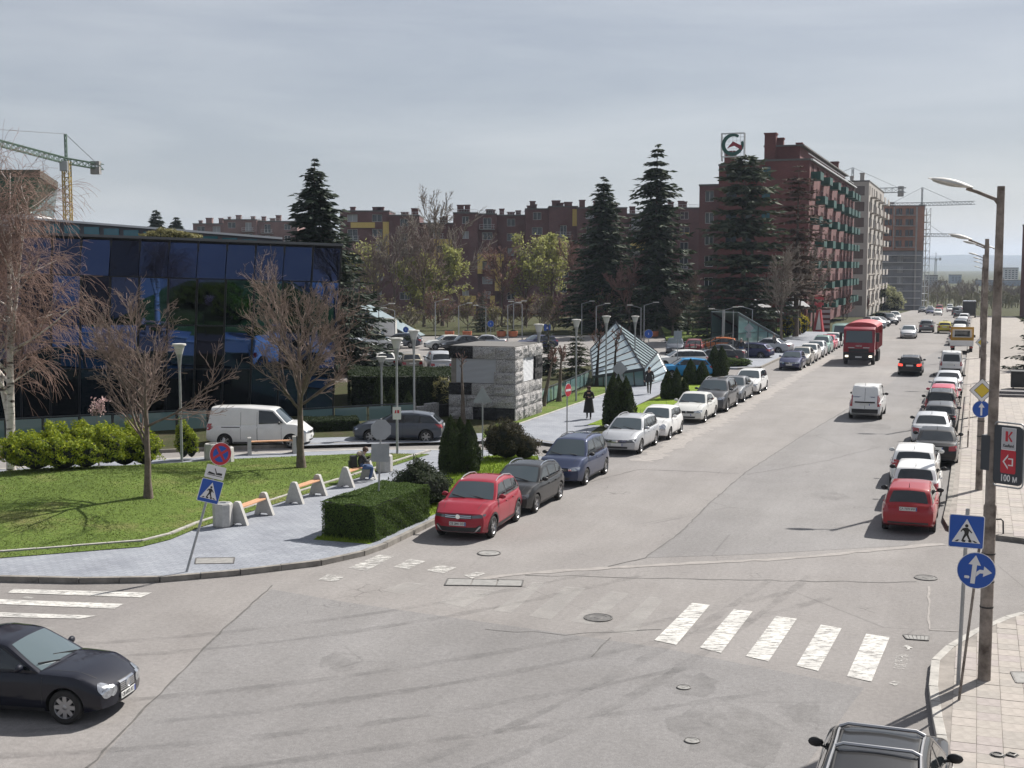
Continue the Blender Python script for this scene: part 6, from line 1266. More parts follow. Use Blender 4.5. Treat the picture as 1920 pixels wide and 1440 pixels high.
face_panel(py, (vB, vR, Vector((gR.x, gR.y, KH)), Vector((gB.x, gB.y, KH))), 4, M_PYG, M_PYD); face_panel(py, (vLl, gL, gB, vB), 5, M_GRAIL, M_PYD)
mb = MB(); mb.bar(vLl, vB, .16, .2); mb.bar(gB, vB, .14); mb.build('beam', M_PYD, py)
# ---- triangular glass canopies over the passage stairs
def tri_canopy(label, p0, p1, h, wd, seed, glass, flat):
    root = thing('stair_canopy', label, 'canopy', (0, 0, 0)); d = (p1 - p0); L = d.length; d.normalize(); nrm = Vector((d.y, -d.x, 0)); top = p0 + Vector((0, 0, h)); n = 5
    for s_ in (0, 1):
        o = nrm * (-wd * s_); mb = MB()
        for k in range(n):
            a, b_ = p0.lerp(p1, k / n + .006), p0.lerp(p1, (k + 1) / n - .006); za, zb = h * (1 - k / n) * .97, h * (1 - (k + 1) / n) * .97; mb2 = MB(); mb2.add([a + o + Vector((0, 0, .05)), b_ + o + Vector((0, 0, .05)), b_ + o + Vector((0, 0, max(zb, .06))), a + o + Vector((0, 0, za))], [(0, 1, 2, 3)]); mb2.build('pane', glass, root)
            mb.bar(p0.lerp(p1, k / n) + o, p0.lerp(p1, k / n) + o + Vector((0, 0, h * (1 - k / n))), .09)
        mb.bar(top + o, p1 + o, .14, .2); mb.bar(p0 + o, p1 + o, .08); mb.bar(p0 + o + Vector((0, 0, h * .4)), p0.lerp(p1, .6) + o + Vector((0, 0, h * .4)), .05); mb.build('frame', M_PYD, root)
    mb = MB(); e = Vector((0, 0, .12)); mb.add([top + e, p1 + e, p1 + e - nrm * wd, top + e - nrm * wd, top + e * 1.6, p1 + e * 1.6, p1 + e * 1.6 - nrm * wd, top + e * 1.6 - nrm * wd], [(0, 3, 2, 1), (4, 5, 6, 7), (0, 1, 5, 4), (1, 2, 6, 5), (2, 3, 7, 6), (3, 0, 4, 7)]); mb.build('roof_glass', flat, root); return root
tri_canopy('dark framed triangular glass stair canopy beside the far pavement', at(1383, 652, 0) + Vector((0, 0, .1)), at(1474, 642, 0) + Vector((0, 0, .1)), 3.3, 3.0, 1, M_GRAIL, M_PYG)
tri_canopy('pale sloping glass stair canopy behind the car park van', at(668, 632, 0), at(772, 634, 0), 3.4, 4.0, 2, M_PYD, M_PYG)
sc = thing('stone_fan', 'pale curved stone wall beside the glass building corner', 'wall', at(645, 640)); mb = MB(); mb.prism([(-1.8, 0), (1.9, 0), (1.5, 1.6), (.8, 3.0), (-.2, 3.7), (-1.8, 3.9)], -.2, .2, axis='y'); put('wall', fixn(mb.mesh('wall', mat('pale_stone', (.34, .33, .33), .9, var=.2, vscale=2))), sc)
# ---- stone clad kiosk with roller shutters
M_STW = bpy.data.materials.new('split_white_stone'); M_STW.use_nodes = True; nt, b = nodes_of(M_STW); tc = N_(nt, 'ShaderNodeTexCoord')
def mk_stone(m, lo, hi):
    nt, b = nodes_of(m); tc = N_(nt, 'ShaderNodeTexCoord'); mp = N_(nt, 'ShaderNodeMapping'); mp.inputs['Scale'].default_value = (1, 1, 1.7); nt.links.new(tc.outputs['Object'], mp.inputs[0]); n = N_(nt, 'ShaderNodeTexNoise'); n.inputs['Scale'].default_value = 2.2; n.inputs['Detail'].default_value = 8; nt.links.new(mp.outputs[0], n.inputs['Vector'])
    vo = N_(nt, 'ShaderNodeTexVoronoi', feature='DISTANCE_TO_EDGE'); vo.inputs['Scale'].default_value = 8.5; nt.links.new(mulc(nt, mp.outputs[0], n.outputs['Color'], .25, 'ADD'), vo.inputs['Vector'])
    c = mulc(nt, ramp(nt, n.outputs['Fac'], [(.35, tuple(x * .8 for x in hi)), (.65, hi)]), mulc(nt, (1, 1, 1), tuple(l / h for l, h in zip(lo, hi)), ramp(nt, vo.outputs['Distance'], [(.02, (1, 1, 1)), (.09, (0, 0, 0))]), 'MIX'))
    nt.links.new(c, b.inputs['Base Color']); b.inputs['Roughness'].default_value = .9
    bp = N_(nt, 'ShaderNodeBump'); bp.inputs['Strength'].default_value = .8; bp.inputs['Distance'].default_value = .08; nt.links.new(vo.outputs['Distance'], bp.inputs['Height']); nt.links.new(bp.outputs[0], b.inputs['Normal'])
mk_stone(M_STW, (.15, .145, .145), (.46, .445, .435)); M_STB = bpy.data.materials.new('split_black_stone'); M_STB.use_nodes = True; mk_stone(M_STB, (.008, .008, .009), (.028, .028, .03))
kp = at(965, 795); kk = thing('stone_kiosk', 'small kiosk clad in white and black split stone with closed shutters', 'kiosk', (kp.x, kp.y, KH), T_ROT); KW, KD, KZ = 3.7, 4.4, 3.85
mb = MB(); mb.box(-KW + .1, -.1, .1, KD - .1, 0, KZ - .06); mb.build('core', M_TILEBED, kk)
rg = random.Random(6)
def cladding(T, w, opening, black):
    z = 0; rows_ = [.62, .66, .6, .64, .66, .62]
    hs = [.0, .66, 1.3, 1.92, 2.55, 3.2, KZ]
    for r_, (za, zb) in enumerate(zip(hs, hs[1:])):
        x = 0; n = max(2, int(w / .95)); cuts_ = [0] + [w * (k + rg.uniform(-.2, .2)) / n for k in range(1, n)] + [w]
        for a, c_ in zip(cuts_, cuts_[1:]):
            cx, cz = (a + c_) / 2, (za + zb) / 2
            if opening[0] - .1 < cx < opening[1] + .1 and opening[2] < cz < opening[3]: continue
            nx, nz = 5, 4; V_, F_ = [], []; dp = rg.uniform(.0, .05)
            for i in range(nx + 1):
                for j in range(nz + 1):
                    e = min(i, nx - i, j, nz - j) > 0; V_.append(T(a + .012 + (c_ - a - .024) * i / nx, za + .012 + (zb - za - .024) * j / nz, dp + (rg.uniform(.02, .13) if e else rg.uniform(0, .02))))
            F_ = [(i * (nz + 1) + j, (i + 1) * (nz + 1) + j, (i + 1) * (nz + 1) + j + 1, i * (nz + 1) + j + 1) for i in range(nx) for j in range(nz)]
            edge = [(0, j) for j in range(nz + 1)] + [(i, nz) for i in range(1, nx + 1)] + [(nx, j) for j in range(nz - 1, -1, -1)] + [(i, 0) for i in range(nx - 1, 0, -1)]
            nb = len(V_); ei = [i * (nz + 1) + j for i, j in edge]; V_ += [Vector(V_[q]) + (T(0, 0, -.2) - T(0, 0, 0)) for q in ei]; m_ = len(ei); F_ += [(ei[q], ei[(q + 1) % m_], nb + (q + 1) % m_, nb + q) for q in range(m_)]
            mb = MB(); mb.add(V_, F_); put('stone', fixn(mb.mesh('stone', M_STB if black(cx, cz) else M_STW)), kk)
cladding(lambda x, z, d: Vector((-KW + x, -d, z)), KW, (.35, 2.75, 1.95, 3.2), lambda x, z: (z < 1.0 and x > .9 and z < .55 + .35 * (1 - abs(x - 2) / 1.6)) or (x < .5 and z > 1.9) or (x < 1.7 and 1.3 < z < 1.95) or (x < 1.3 and z > 3.2))
cladding(lambda x, z, d: Vector((d, x, z)), KD, (1.0, 2.9, 1.95, 3.2), lambda x, z: (x > 3.0 and 1.9 < z < 3.3))
for nm, T, x0, x1 in (('roller_shutter', lambda x, z, d: Vector((-KW + x, -d, z)), .42, 2.85), ('roller_shutter', lambda x, z, d: Vector((d, x, z)), 1.0, 3.05)):
    mb = MB()
    for k in range(20):
        z0 = 1.93 + k * .064; mb.add([T(x0, z0, -.05), T(x1, z0, -.05), T(x1, z0 + .032, -.02), T(x0, z0 + .032, -.02), T(x1, z0 + .064, -.05), T(x0, z0 + .064, -.05)], [(0, 1, 2, 3), (3, 2, 4, 5)])
    put(nm, fixn(mb.mesh(nm, mat('shutter_grey', (.46, .47, .49), .5, .2))), kk)
mb = MB(); mb.box(-KW + .06, -.06, .06, KD - .06, KZ - .05, KZ + .03); mb.build('roof', M_ROOF, kk)
# low terrace walls near it
for (x0, y0, x1, y1, h, lb, mm) in ((690, 742, 845, 748, .9, 'low white and black stone wall along the car park edge', M_STW), (775, 792, 842, 784, .7, 'stub of black and white stone wall left of the kiosk', M_STB)):
    a, b_ = at(x0, y0), at(x1, y1); d = b_ - a; w_ = thing('stone_wall', lb, 'wall', (a.x, a.y, KH if x0 > 700 else .1), math.atan2(d.y, d.x)); n = max(2, int(d.length / .8))
    for k in range(n):
        mb = MB(); mb.bbox(d.length * k / n + .01, d.length * (k + 1) / n - .01, -.15, .15, -.1, h + rg.uniform(-.06, .1), .04); mb.build('stone', M_STB if (k * 7 + int(x0)) % 3 == 0 else M_STW, w_)
# market canopies, red pillar beyond the pavement
for (x0, x1, yb, Y, hh, m_, lb) in ((1405, 1470, 600, 150, 3.4, M_WHITE, 'white peaked market canopy behind the stair canopy'), (1485, 1520, 592, 165, 3.6, M_WHITE, 'smaller white peaked canopy beside the bare trees')):
    X0, X1 = (x0 - 960) / FPX * Y, (x1 - 960) / FPX * Y; w_ = X1 - X0; cn = thing('market_canopy', lb, 'canopy', (X0, Y, 0)); mb = MB(); mb.add([(0, 0, hh - .7), (w_, 0, hh - .7), (w_, 4, hh - .7), (0, 4, hh - .7), (w_ * .25, 2, hh + .9), (0, 0, hh - .9), (w_, 0, hh - .9), (w_, 4, hh - .9), (0, 4, hh - .9)], [(0, 1, 4), (1, 2, 4), (2, 3, 4), (3, 0, 4), (5, 6, 1, 0), (6, 7, 2, 1), (7, 8, 3, 2), (8, 5, 0, 3)]); mb.build('roof', m_, cn)
    for x in (.1, w_ - .1):
        for y in (.1, 3.9): mb = MB(); mb.bar((x, y, 0), (x, y, hh - .7), .12); mb.build('post', M_DFRAME, cn)
    mb = MB(); mb.box(.3, w_ - .3, 3.5, 3.7, 0, hh - 1.0); mb.build('back_wall', mat('stall_brown', (.09, .05, .04), .8), cn)
px_ = G2(1535, 160); rp = thing('red_pillar', 'red and white tapering advertising pillar beside the far pavement', 'sign', tuple(px_)); mb = MB()
mb.lathe([(.75, 0), (.55, 1.2), (.3, 2.8), (.35, 3.4)], 6); mb.build('base', mat('pillar_red', (.40, .05, .06), .6), rp); mb = MB(); mb.box(-.55, .55, -.15, .15, 3.3, 4.6); mb.build('panel', mat('pillar_red', (.4, .05, .06)), rp); mb = MB(); mb.prism([(-.5, .3), (.1, .3), (-.12, 2.6)], -.80, -.5, axis='y'); mb.build('white_stripe', M_WHITE, rp)
rk_ = thing('dark_kiosk', 'narrow dark red kiosk beside the advertising pillar', 'kiosk', tuple(G2(1544, 162)))
mb = MB(); mb.bbox(-.6, .7, -.6, .6, 0, 3.0, .05); mb.build('wall', mat('kiosk_maroon', (.08, .02, .02), .6), rk_); mb = MB()
for k in range(4): mb.box(-.55, .65, -.64, -.602, .4 + k * .65, .75 + k * .65)
mb.build('shelf', M_PANEB, rk_)
# ================================================================== parked and moving cars
lk = 'parked at the left kerb'
car('suv', 36.9, -14.45, 'red', 'red compact SUV with silver roof rails parked beside the clipped box hedge', -1, turn=3, rails=1, plate='СВ 2841 СО', lamp=M_LAMPD, lz=(.68, .80), ly=.55, grille=(.68, .80, .55), intake=(.31, .41, .60), pz=.53, skid=1, emb=.075, railm=M_SILVERTRIM, glass=M_GLASSL)
car('hatch', 41.1, -14.4, 'black', 'black five-door hatchback parked directly behind the red compact SUV', -1, rails=1, lamp=M_LAMPD, grille=(.44, .68, .26), railm=M_CHROME, blackmirror=1)
car('mpv', 46.9, -14.4, 'blue', 'dark blue minivan with roof rails parked behind the black hatchback', -1, rails=1, blackmirror=1, railm=M_TRIM)
car('estate', 55.6, -14.45, 'silver', 'silver estate car with a wide chrome grille parked behind the blue minivan', -1, rails=1, bars=3, grille=(.55, .68, .56), lamp=M_LAMPD)
car('small', 60.2, -14.2, 'white', 'small white hatchback with round twin headlights behind the silver estate', -1, twin=1)
car('sedan', 67.6, -14.0, 'offwhite', 'white sedan with a dark split grille parked alone behind the small hatchback', -1, bars=0, lamp=M_LAMP)
car('bigsuv', 73.0, -13.9, 'dgrey', 'large dark grey SUV parked behind the white sedan', -1, rails=1, lamp=M_LAMP)
car('sedan', 78.4, -13.8, 'mgrey', 'dark grey sedan squeezed behind the large dark SUV', -1)
car('estate', 83.6, -13.7, 'white', 'white estate car at the end of the row by the car park entrance', -1, grille=(.46, .70, .34))
car('hatch', 103.4, -13.6, 'navy', 'dark blue hatchback first in the row past the car park entrance', -1)
for i, (k, c, lb) in enumerate((('sedan', 'champagne', 'pale silver sedan right behind the dark blue hatchback'), ('sedan', 'white', 'white sedan third in the row past the car park entrance'), ('hatch', 'silver', 'silver hatchback beside the red truck'), ('mpv', 'green', 'pale green minivan parked beside the red truck'), ('small', 'pink', 'small red hatchback half hidden behind the red truck'), ('sedan', 'white', 'white sedan half hidden behind the red truck'))):
    car(k, 108.5 + i * 4.9, -13.5, c, lb, -1, lod=1)
for i, (u, v, k, c, t, lb) in enumerate(((150, -11.6, 'estate', 'red2', 18, 'red estate parked at an angle behind the truck'), (156, -12.2, 'hatch', 'offwhite', 25, 'white hatchback angled beside the red estate'), (163, -12.6, 'hatch', 'black', 35, 'black hatchback angled in the far left row'), (170, -12.8, 'estate', 'mgrey', 35, 'grey estate angled in the far left row'), (178, -12.8, 'suv', 'silver', 35, 'silver SUV angled in the far left row'),
                                         (187, -12.8, 'hatch', 'dgrey', 35, 'dark hatchback angled in the far left row'), (197, -12.4, 'van', 'blackblue', 38, 'dark van angled furthest out in the far left row'), (212, -13.0, 'suv', 'dgrey', 20, 'dark SUV behind the angled dark van'), (224, -12.8, 'mpv', 'white', 10, 'white minivan behind the far dark SUV'))):
    car(k, u, v, c, lb, -1, lod=1, turn=t)
# right-hand row, tails towards the crossing
car('oldestate', 42.3, -1.75, 'red2', 'old red estate car first in the row at the right kerb', 1, plate='СА 7370 МИ', tl=(.68, .96), rpz=.82, blackmirror=1)
car('small', 46.6, -1.75, 'white', 'small white hatchback right in front of the old red estate', 1, blackmirror=1)
car('hatch', 51.2, -2.0, 'white', 'white hatchback with a tinted rear window and red corner lamps', 1, tl=(.72, 1.02))
car('sedan', 56.6, -1.35, 'black', 'glossy black sedan standing closer to the right kerb', 1)
car('sedan', 62.4, -1.75, 'silver', 'silver sedan with a flat boot ahead of the black sedan', 1, blackmirror=1)
car('small', 67.4, -1.5, 'dgrey', 'dark grey small hatchback ahead of the silver sedan', 1)
car('mpv', 72.3, -1.6, 'black', 'black minivan with tall red tail lamps and roof bars', 1, rails=1, tl=(.75, 1.25))
car('small', 77.4, -1.6, 'pink', 'bright red small car hidden beyond the black minivan', 1, lod=1)
car('hatch', 82.4, -1.6, 'silver', 'silver hatchback fourth before the white window van', 1, lod=1)
car('sedan', 87.6, -1.5, 'silver', 'silver sedan with dark mirrors nearest the white window van', 1, lod=1, blackmirror=1)
car('van', 102.3, -1.6, 'white', 'white window van with a big dark rear window in the right row', 1, cat='van', name='parked_van', lod=2)
for i, (u, k, c, lb) in enumerate(((141, 'sedan', 'white', 'white sedan ahead of the yellow backed flatbed'), (147, 'small', 'red2', 'red small car two ahead of the yellow backed flatbed'), (153, 'sedan', 'silver', 'silver sedan in the far right row'), (159, 'hatch', 'offwhite', 'off-white hatchback in the far right row'), (166, 'bigsuv', 'dgrey', 'dark SUV standing wide in the far right row'), (175, 'sedan', 'silver', 'silver sedan beyond the wide dark SUV'), (184, 'estate', 'mgrey', 'grey estate beyond the wide dark SUV'), (196, 'hatch', 'white', 'white hatchback near the end of the right row'), (210, 'mpv', 'white', 'white minivan near the end of the right row'), (226, 'sedan', 'dgrey', 'dark sedan at the end of the right row'))):
    car(k, u, -1.7, c, lb, 1, lod=1)
# moving traffic
M_BRAKE = mat('lit_tail_lamp', (.7, .02, .02), .2, emit=(1, .08, .05, 1.2))
mv = 'moving_car'
dv = car('van', 72.2, -5.4, 'white', 'white panel van driving away with a black bar across its rear doors', 1, cat='van', name='moving_van', cargo=1, tl=(.72, 1.35), rpz=.84, blackmirror=1)
for (t_, y_) in (('топлофикация', .42), ('сервиз', -.42)):
    b_ = TYPES[[k for k in TYPES if k[0] == 'van' and 'cargo' in str(k)][0]]['bvh']; h_ = b_.ray_cast(Vector((-4, y_ * .9, 1.22)), Vector((1, 0, 0)))[0]
    put('lettering', text_mesh(t_, .085, mat('blue_ink', (.03, .05, .16), .5), True, .002), dv, (h_.x - .012, y_ * .9, 1.24), rot=(PI / 2, 0, -PI / 2))
bk = car('estate', 101.6, -4.5, 'black', 'black estate with lit tail lamps driving up the road', 1, name=mv, rails=1, tl=(.74, .94))
for o in bk.children:
    if o.name.startswith('tail_light'): o.material_slots[0].link = 'OBJECT'; o.material_slots[0].material = M_BRAKE
car('hatch', 152.5, -7.1, 'silver', 'silver hatchback driving towards the crossing', -1, name=mv, lod=1)
car('suv', 168, -5.7, 'mgrey', 'grey SUV driving away next to the yellow taxi', 1, name=mv, lod=1)
tx = car('hatch', 166.5, -3.5, 'lime', 'yellow taxi hatchback driving away', 1, cat='taxi', name='moving_taxi', lod=1)
mb = MB(); mb.bbox(-.05, .15, -.3, .3, 1.43, 1.56, .03); mb.build('taxi_sign', M_WHITE, tx)
for i, (u, v, k, c, hd, lb) in enumerate(((262, -3.2, 'sedan', 'dgrey', 1, 'far dark sedan following the grey van'), (285, -7.5, 'sedan', 'white', -1, 'far white sedan approaching in the middle of the road'), (290, -4.0, 'van', 'mgrey', 1, 'far tall grey van driving away'), (300, -9.5, 'sedan', 'navy', -1, 'far dark blue sedan on the left'), (305, -2, 'hatch', 'offwhite', 1, 'far white hatchback on the right'), (320, -12, 'suv', 'dgrey', -1, 'far dark SUV parked left at the road end'), (335, -8.5, 'van', 'red2', -1, 'far red van at the road end'), (345, -11, 'sedan', 'white', -1, 'far white car at the left of the road end'), (340, -6, 'sedan', 'white', -1, 'far white car in the middle of the road end'), (352, -4, 'hatch', 'silver', 1, 'far silver car at the road end'), (360, -6.5, 'van', 'white', -1, 'far white van at the road end'))):
    car(k, u, v, c, lb, hd, lod=1, name='distant_car')
# ---- near black coupe turning in, grey SUV roof below, street behind the lawn
th = R(-10.6); c_, s_ = math.cos(th), math.sin(th); pw_ = at(125, 1357)
ctr = Vector((pw_.x - 1.37 * c_ - .77 * s_, pw_.y - 1.37 * s_ + .77 * c_, 0))
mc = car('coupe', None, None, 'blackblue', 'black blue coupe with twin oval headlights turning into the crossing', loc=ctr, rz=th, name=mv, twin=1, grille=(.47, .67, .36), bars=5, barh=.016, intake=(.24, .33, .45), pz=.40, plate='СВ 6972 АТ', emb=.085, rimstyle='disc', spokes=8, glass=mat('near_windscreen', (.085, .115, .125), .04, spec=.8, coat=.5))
sv = at(1655, 1365, 1.72); car('bigsuv', None, None, 'black', 'black SUV with silver roof rack bars seen from above at the right kerb', loc=Vector((sv.x, sv.y, 0)) - .25 * Vector((RX, RY, 0)), rz=ROAD_ROT, rails=1, rack=1, blackmirror=1, railm=M_SILVERTRIM, W=1.88)
pv = at(482, 841); car('van', None, None, 'white', 'mud splashed white panel van parked behind the lawn', loc=(pv.x, pv.y + .9, 0), rz=R(-2), cat='van', name='parked_van', cargo=1, L=4.75, cowl=(1.42, 1.13), wt=(.80, 1.72), rt=(-2.2, 1.80), rb=(-2.34, 1.02), fo=.82, wb=3.0, blackmirror=1)
pg = at(746, 832); car('hatch', None, None, 'slate', 'dusty slate grey three-door hatchback in the side street', loc=(pg.x, pg.y + .85, 0), rz=PI - R(2), rimstyle='spoke', spokes=6)
# ---- car park
for (x, y, k, c, a, lb) in ((672, 661, 'hatch', 'silver', -8, 'silver hatchback facing right beside the glass building corner'), (684, 648, 'mpv', 'champagne', 170, 'pale silver minivan behind the silver hatchback in the car park'), (712, 655, 'sedan', 'white', -15, 'white sedan nosing out below the box van'), (748, 652, 'estate', 'slate', 175, 'slate estate right of the box van'),
                            (712, 695, 'suv', 'white', 112, 'white SUV with its tail to the stone wall'), (765, 697, 'suv', 'beige', 105, 'beige SUV beside the white SUV at the stone wall'), (822, 699, 'bigsuv', 'silver', 100, 'silver SUV by the left side of the stone kiosk'), (835, 655, 'hatch', 'offwhite', 200, 'off-white hatchback behind the park lamps'), (868, 656, 'sedan', 'dgrey', 200, 'dark sedan behind the stone kiosk roof'), (908, 655, 'sedan', 'silver', 182, 'silver sedan above the stone kiosk roof'),
                            (1006, 655, 'hatch', 'navy', 210, 'dark blue hatchback behind the young spruces'), (1284, 708, 'small', 'cyan', 186, 'bright blue small car beside the glass pyramid'), (1272, 690, 'estate', 'white', 190, 'white estate behind the bright blue small car'), (1328, 688, 'estate', 'black', 188, 'black estate behind the thuja at the entrance'), (1266, 662, 'sedan', 'slate', 262, 'slate sedan at the car park lawn'), (1302, 664, 'sedan', 'maroon', 80, 'dark red sedan with its boot towards the entrance'),
                            (1345, 660, 'hatch', 'orange', 170, 'orange brown hatchback at the car park lawn'), (1380, 668, 'sedan', 'black', 150, 'black sedan behind the railing'), (1405, 672, 'hatch', 'navy', 150, 'dark navy hatchback behind the railing'), (1350, 676, 'sedan', 'dgrey', 160, 'dark grey sedan just inside the railing'), (1440, 662, 'sedan', 'silver', 150, 'silver car at the stair canopy')):
    car(k, None, None, c, lb, loc=at(x, y), rz=R(a), lod=1)
def big_wheels(root, xs, w, r):
    for x in xs:
        for sg in (-1, 1):
            wo = put('wheel', tyre_mesh(r, .3), root, (x, sg * (w / 2 - .16), r)); put('rim', rim_mesh(r, 8), wo, (0, sg * .11, 0), PI if sg < 0 else 0)
def shell(secs, m, name, root, smooth=35):
    """body from side outlines: list of (y, [(x,z)...])"""
    mb = MB(); n = len(secs[0][1])
    for y, pl in secs: mb.v += [(x, y, z) for x, z in pl]
    for s in range(len(secs) - 1):
        for i in range(n): mb.f.append((s * n + i, s * n + (i + 1) % n, (s + 1) * n + (i + 1) % n, (s + 1) * n + i)); mb.m.append(0)
    mb.f += [tuple(range(n)), tuple(range((len(secs) - 1) * n, len(secs) * n))[::-1]]; mb.m += [0, 0]
    return put(name, fixn(mb.mesh(name, m, smooth)), root)
def inset(pl, d):
    cx = sum(p[0] for p in pl) / len(pl); cz = sum(p[1] for p in pl) / len(pl); return [(cx + (x - cx) * (1 - d), cz + (z - cz) * (1 - d)) for x, z in pl]
# red tipper truck
tr_ = thing('tipper_truck', 'red tipper truck with a tarpaulin and lit headlights driving to the crossing', 'truck', G(113.2, -9.0), ROAD_ROT + PI); hw = 1.25
cabp = [(2.55, .75), (4.15, .75), (4.2, 1.35), (4.12, 1.75), (3.95, 2.95), (3.7, 3.1), (2.55, 3.12)]
shell([(-hw, inset(cabp, .03)), (-hw + .08, cabp), (hw - .08, cabp), (hw, inset(cabp, .03))], PAINT['truckred'], 'cab', tr_)
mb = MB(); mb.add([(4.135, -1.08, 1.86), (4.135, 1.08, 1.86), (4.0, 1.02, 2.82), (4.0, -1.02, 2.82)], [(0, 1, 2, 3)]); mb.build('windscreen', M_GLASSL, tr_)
for sg in (-1, 1):
    mb = MB(); mb.add([(3.85, sg * 1.262, 1.85), (2.95, sg * 1.262, 1.85), (2.95, sg * 1.262, 2.75), (3.72, sg * 1.262, 2.75)], [(0, 1, 2, 3)]); mb.build('side_window', M_GLASS, tr_)
    mb = MB(); mb.bbox(3.95, 4.1, min(sg * 1.35, sg * 1.6), max(sg * 1.35, sg * 1.6), 1.95, 2.7, .04); mb.bar((3.9, sg * 1.2, 2.65), (4.0, sg * 1.4, 2.6), .05); mb.build('mirror', M_TRIM, tr_)
    mb = MB(); mb.bbox(4.2, 4.30, min(sg * .82, sg * 1.08), max(sg * .82, sg * 1.08), .66, .82, .03); mb.build('headlight', mat('lit_headlamp', (.9, .85, .7), .2, emit=(1, .9, .7, 1.2)), tr_)
    mb = MB(); mb.box(4.165, 4.20, min(sg * .35, sg * .85), max(sg * .35, sg * .85), 1.42, 1.48); mb.build('grille_trim', M_SILVERTRIM, tr_)
mb = MB(); mb.bbox(3.9, 4.26, -1.24, 1.24, .42, 1.08, .05); mb.build('bumper', M_TRIM, tr_); mb = MB(); mb.bbox(4.1, 4.235, -.8, .8, 1.1, 1.36, .03); mb.build('grille', M_TRIM, tr_); mb = MB(); mb.box(4.262, 4.275, -.26, .26, .62, .73); mb.build('number_plate', M_PLATE, tr_)
put('lettering', text_mesh('IVECO', .17, M_SILVERTRIM, True, .006), tr_, (4.19, 0, 1.58), rot=(PI / 2 + .04, 0, PI / 2))
mb = MB(); mb.box(-3.9, 3.2, -.45, .45, .7, .98); mb.build('chassis', M_TRIM, tr_)
tub = [(-4.1, 1.2), (2.3, 1.2), (2.42, 3.05), (-4.2, 3.05)]; shell([(-hw, tub), (hw, tub)], PAINT['truckred'], 'tipper_body', tr_)
for k in range(7):
    for sg in (-1, 1): mb = MB(); xx = -3.9 + k * 1.02; mb.box(xx, xx + .12, min(sg * 1.252, sg * 1.34), max(sg * 1.252, sg * 1.34), 1.2, 3.0); mb.build('tipper_rib', PAINT['truckred'], tr_)
mb = MB(); n = 10
for i in range(9):
    for j in range(n + 1): t = PI * j / n; mb.v.append((-4.2 + 6.66 * i / 8, -1.3 * math.cos(t), 3.06 + .42 * math.sin(t) ** .8 * (1 - .12 * (i % 2))))
mb.f = [(i * (n + 1) + j, i * (n + 1) + j + 1, (i + 1) * (n + 1) + j + 1, (i + 1) * (n + 1) + j) for i in range(8) for j in range(n)] + [tuple(range(n + 1)), tuple(range(8 * (n + 1), 9 * (n + 1)))]; mb.m = [0] * len(mb.f); put('tarpaulin', fixn(mb.mesh('tarpaulin', mat('tarp_red', (.36, .05, .06), .6), 50)), tr_)
big_wheels(tr_, (3.2, -1.3, -2.6), 2.5, .5)
# flatbed with yellow frame, box van, minibus
def simple_van(name, label, loc, rz, L, w, h, prof, pcol, wins, wheels=(), r=.33):
    root = thing(name, label, 'van', loc, rz); shell([(-w / 2, inset(prof, .05)), (-w / 2 + .1, prof), (w / 2 - .1, prof), (w / 2, inset(prof, .05))], pcol, 'body', root)
    for nm, vs, m in wins: mb = MB(); mb.add(vs, [tuple(range(len(vs)))]); mb.build(nm, m, root)
    big_wheels(root, wheels, w + .1, r); return root
fb = thing('flatbed_truck', 'white flatbed truck with an orange yellow headboard in the right row', 'truck', G(129, -1.15), ROAD_ROT)
cb = [(1.1, .5), (2.7, .5), (2.75, 1.0), (2.2, 1.25), (1.6, 2.1), (1.1, 2.15)]; shell([(-.95, inset(cb, .04)), (-.87, cb), (.87, cb), (.95, inset(cb, .04))], PAINT['white'], 'cab', fb)
mb = MB(); mb.bbox(-2.7, 1.05, -1.05, 1.05, .85, 1.0, .02); mb.build('bed', M_STEEL, fb); mb = MB(); mb.bbox(-2.75, -2.68, -1.05, 1.05, .75, 1.25, .01); mb.build('tailboard', PAINT['white'], fb)
mb = MB(); mb.box(.95, 1.05, -1.05, 1.05, 1.0, 1.35).box(.95, 1.05, -1.05, 1.05, 2.15, 2.35).box(.95, 1.05, -1.05, -.9, 1.35, 2.15).box(.95, 1.05, .9, 1.05, 1.35, 2.15); mb.build('headboard', mat('safety_orange', (.48, .26, .03), .6), fb)
for sg in (-1, 1): mb = MB(); mb.bbox(-2.78, -2.72, min(sg * .7, sg * 1.0), max(sg * .7, sg * 1.0), .55, .7, .01); mb.build('tail_light', M_TAIL, fb); mb = MB(); mb.bbox(2.0, 2.1, min(sg * 1.0, sg * 1.2), max(sg * 1.0, sg * 1.2), 1.3, 1.55, .02); mb.build('mirror', M_TRIM, fb)
mb = MB(); mb.add([(1.098, -.7, 1.4), (1.098, .7, 1.4), (1.098, .7, 2.0), (1.098, -.7, 2.0)], [(0, 1, 2, 3)]); mb.build('rear_window', M_GLASS, fb); big_wheels(fb, (1.9, -1.6), 1.95, .34)
vp = [(-2.9, .4), (2.75, .4), (2.85, 1.0), (2.2, 1.25), (1.5, 2.35), (1.1, 2.5), (-2.85, 2.5)]
simple_van('box_van', 'tall white cargo van parked behind the silver cars', at(693, 640), R(176), 5.6, 2.0, 2.5, vp, PAINT['white'], [('side_window', [(1.5, 1.01, 1.35), (2.1, 1.01, 1.35), (1.55, 1.0, 2.1), (1.15, 1.0, 2.1)], M_GLASS)], (1.9, -1.6))
mp_ = [(-2.6, .35), (2.5, .35), (2.6, .95), (2.0, 1.15), (1.3, 1.95), (.9, 2.05), (-2.5, 2.05)]
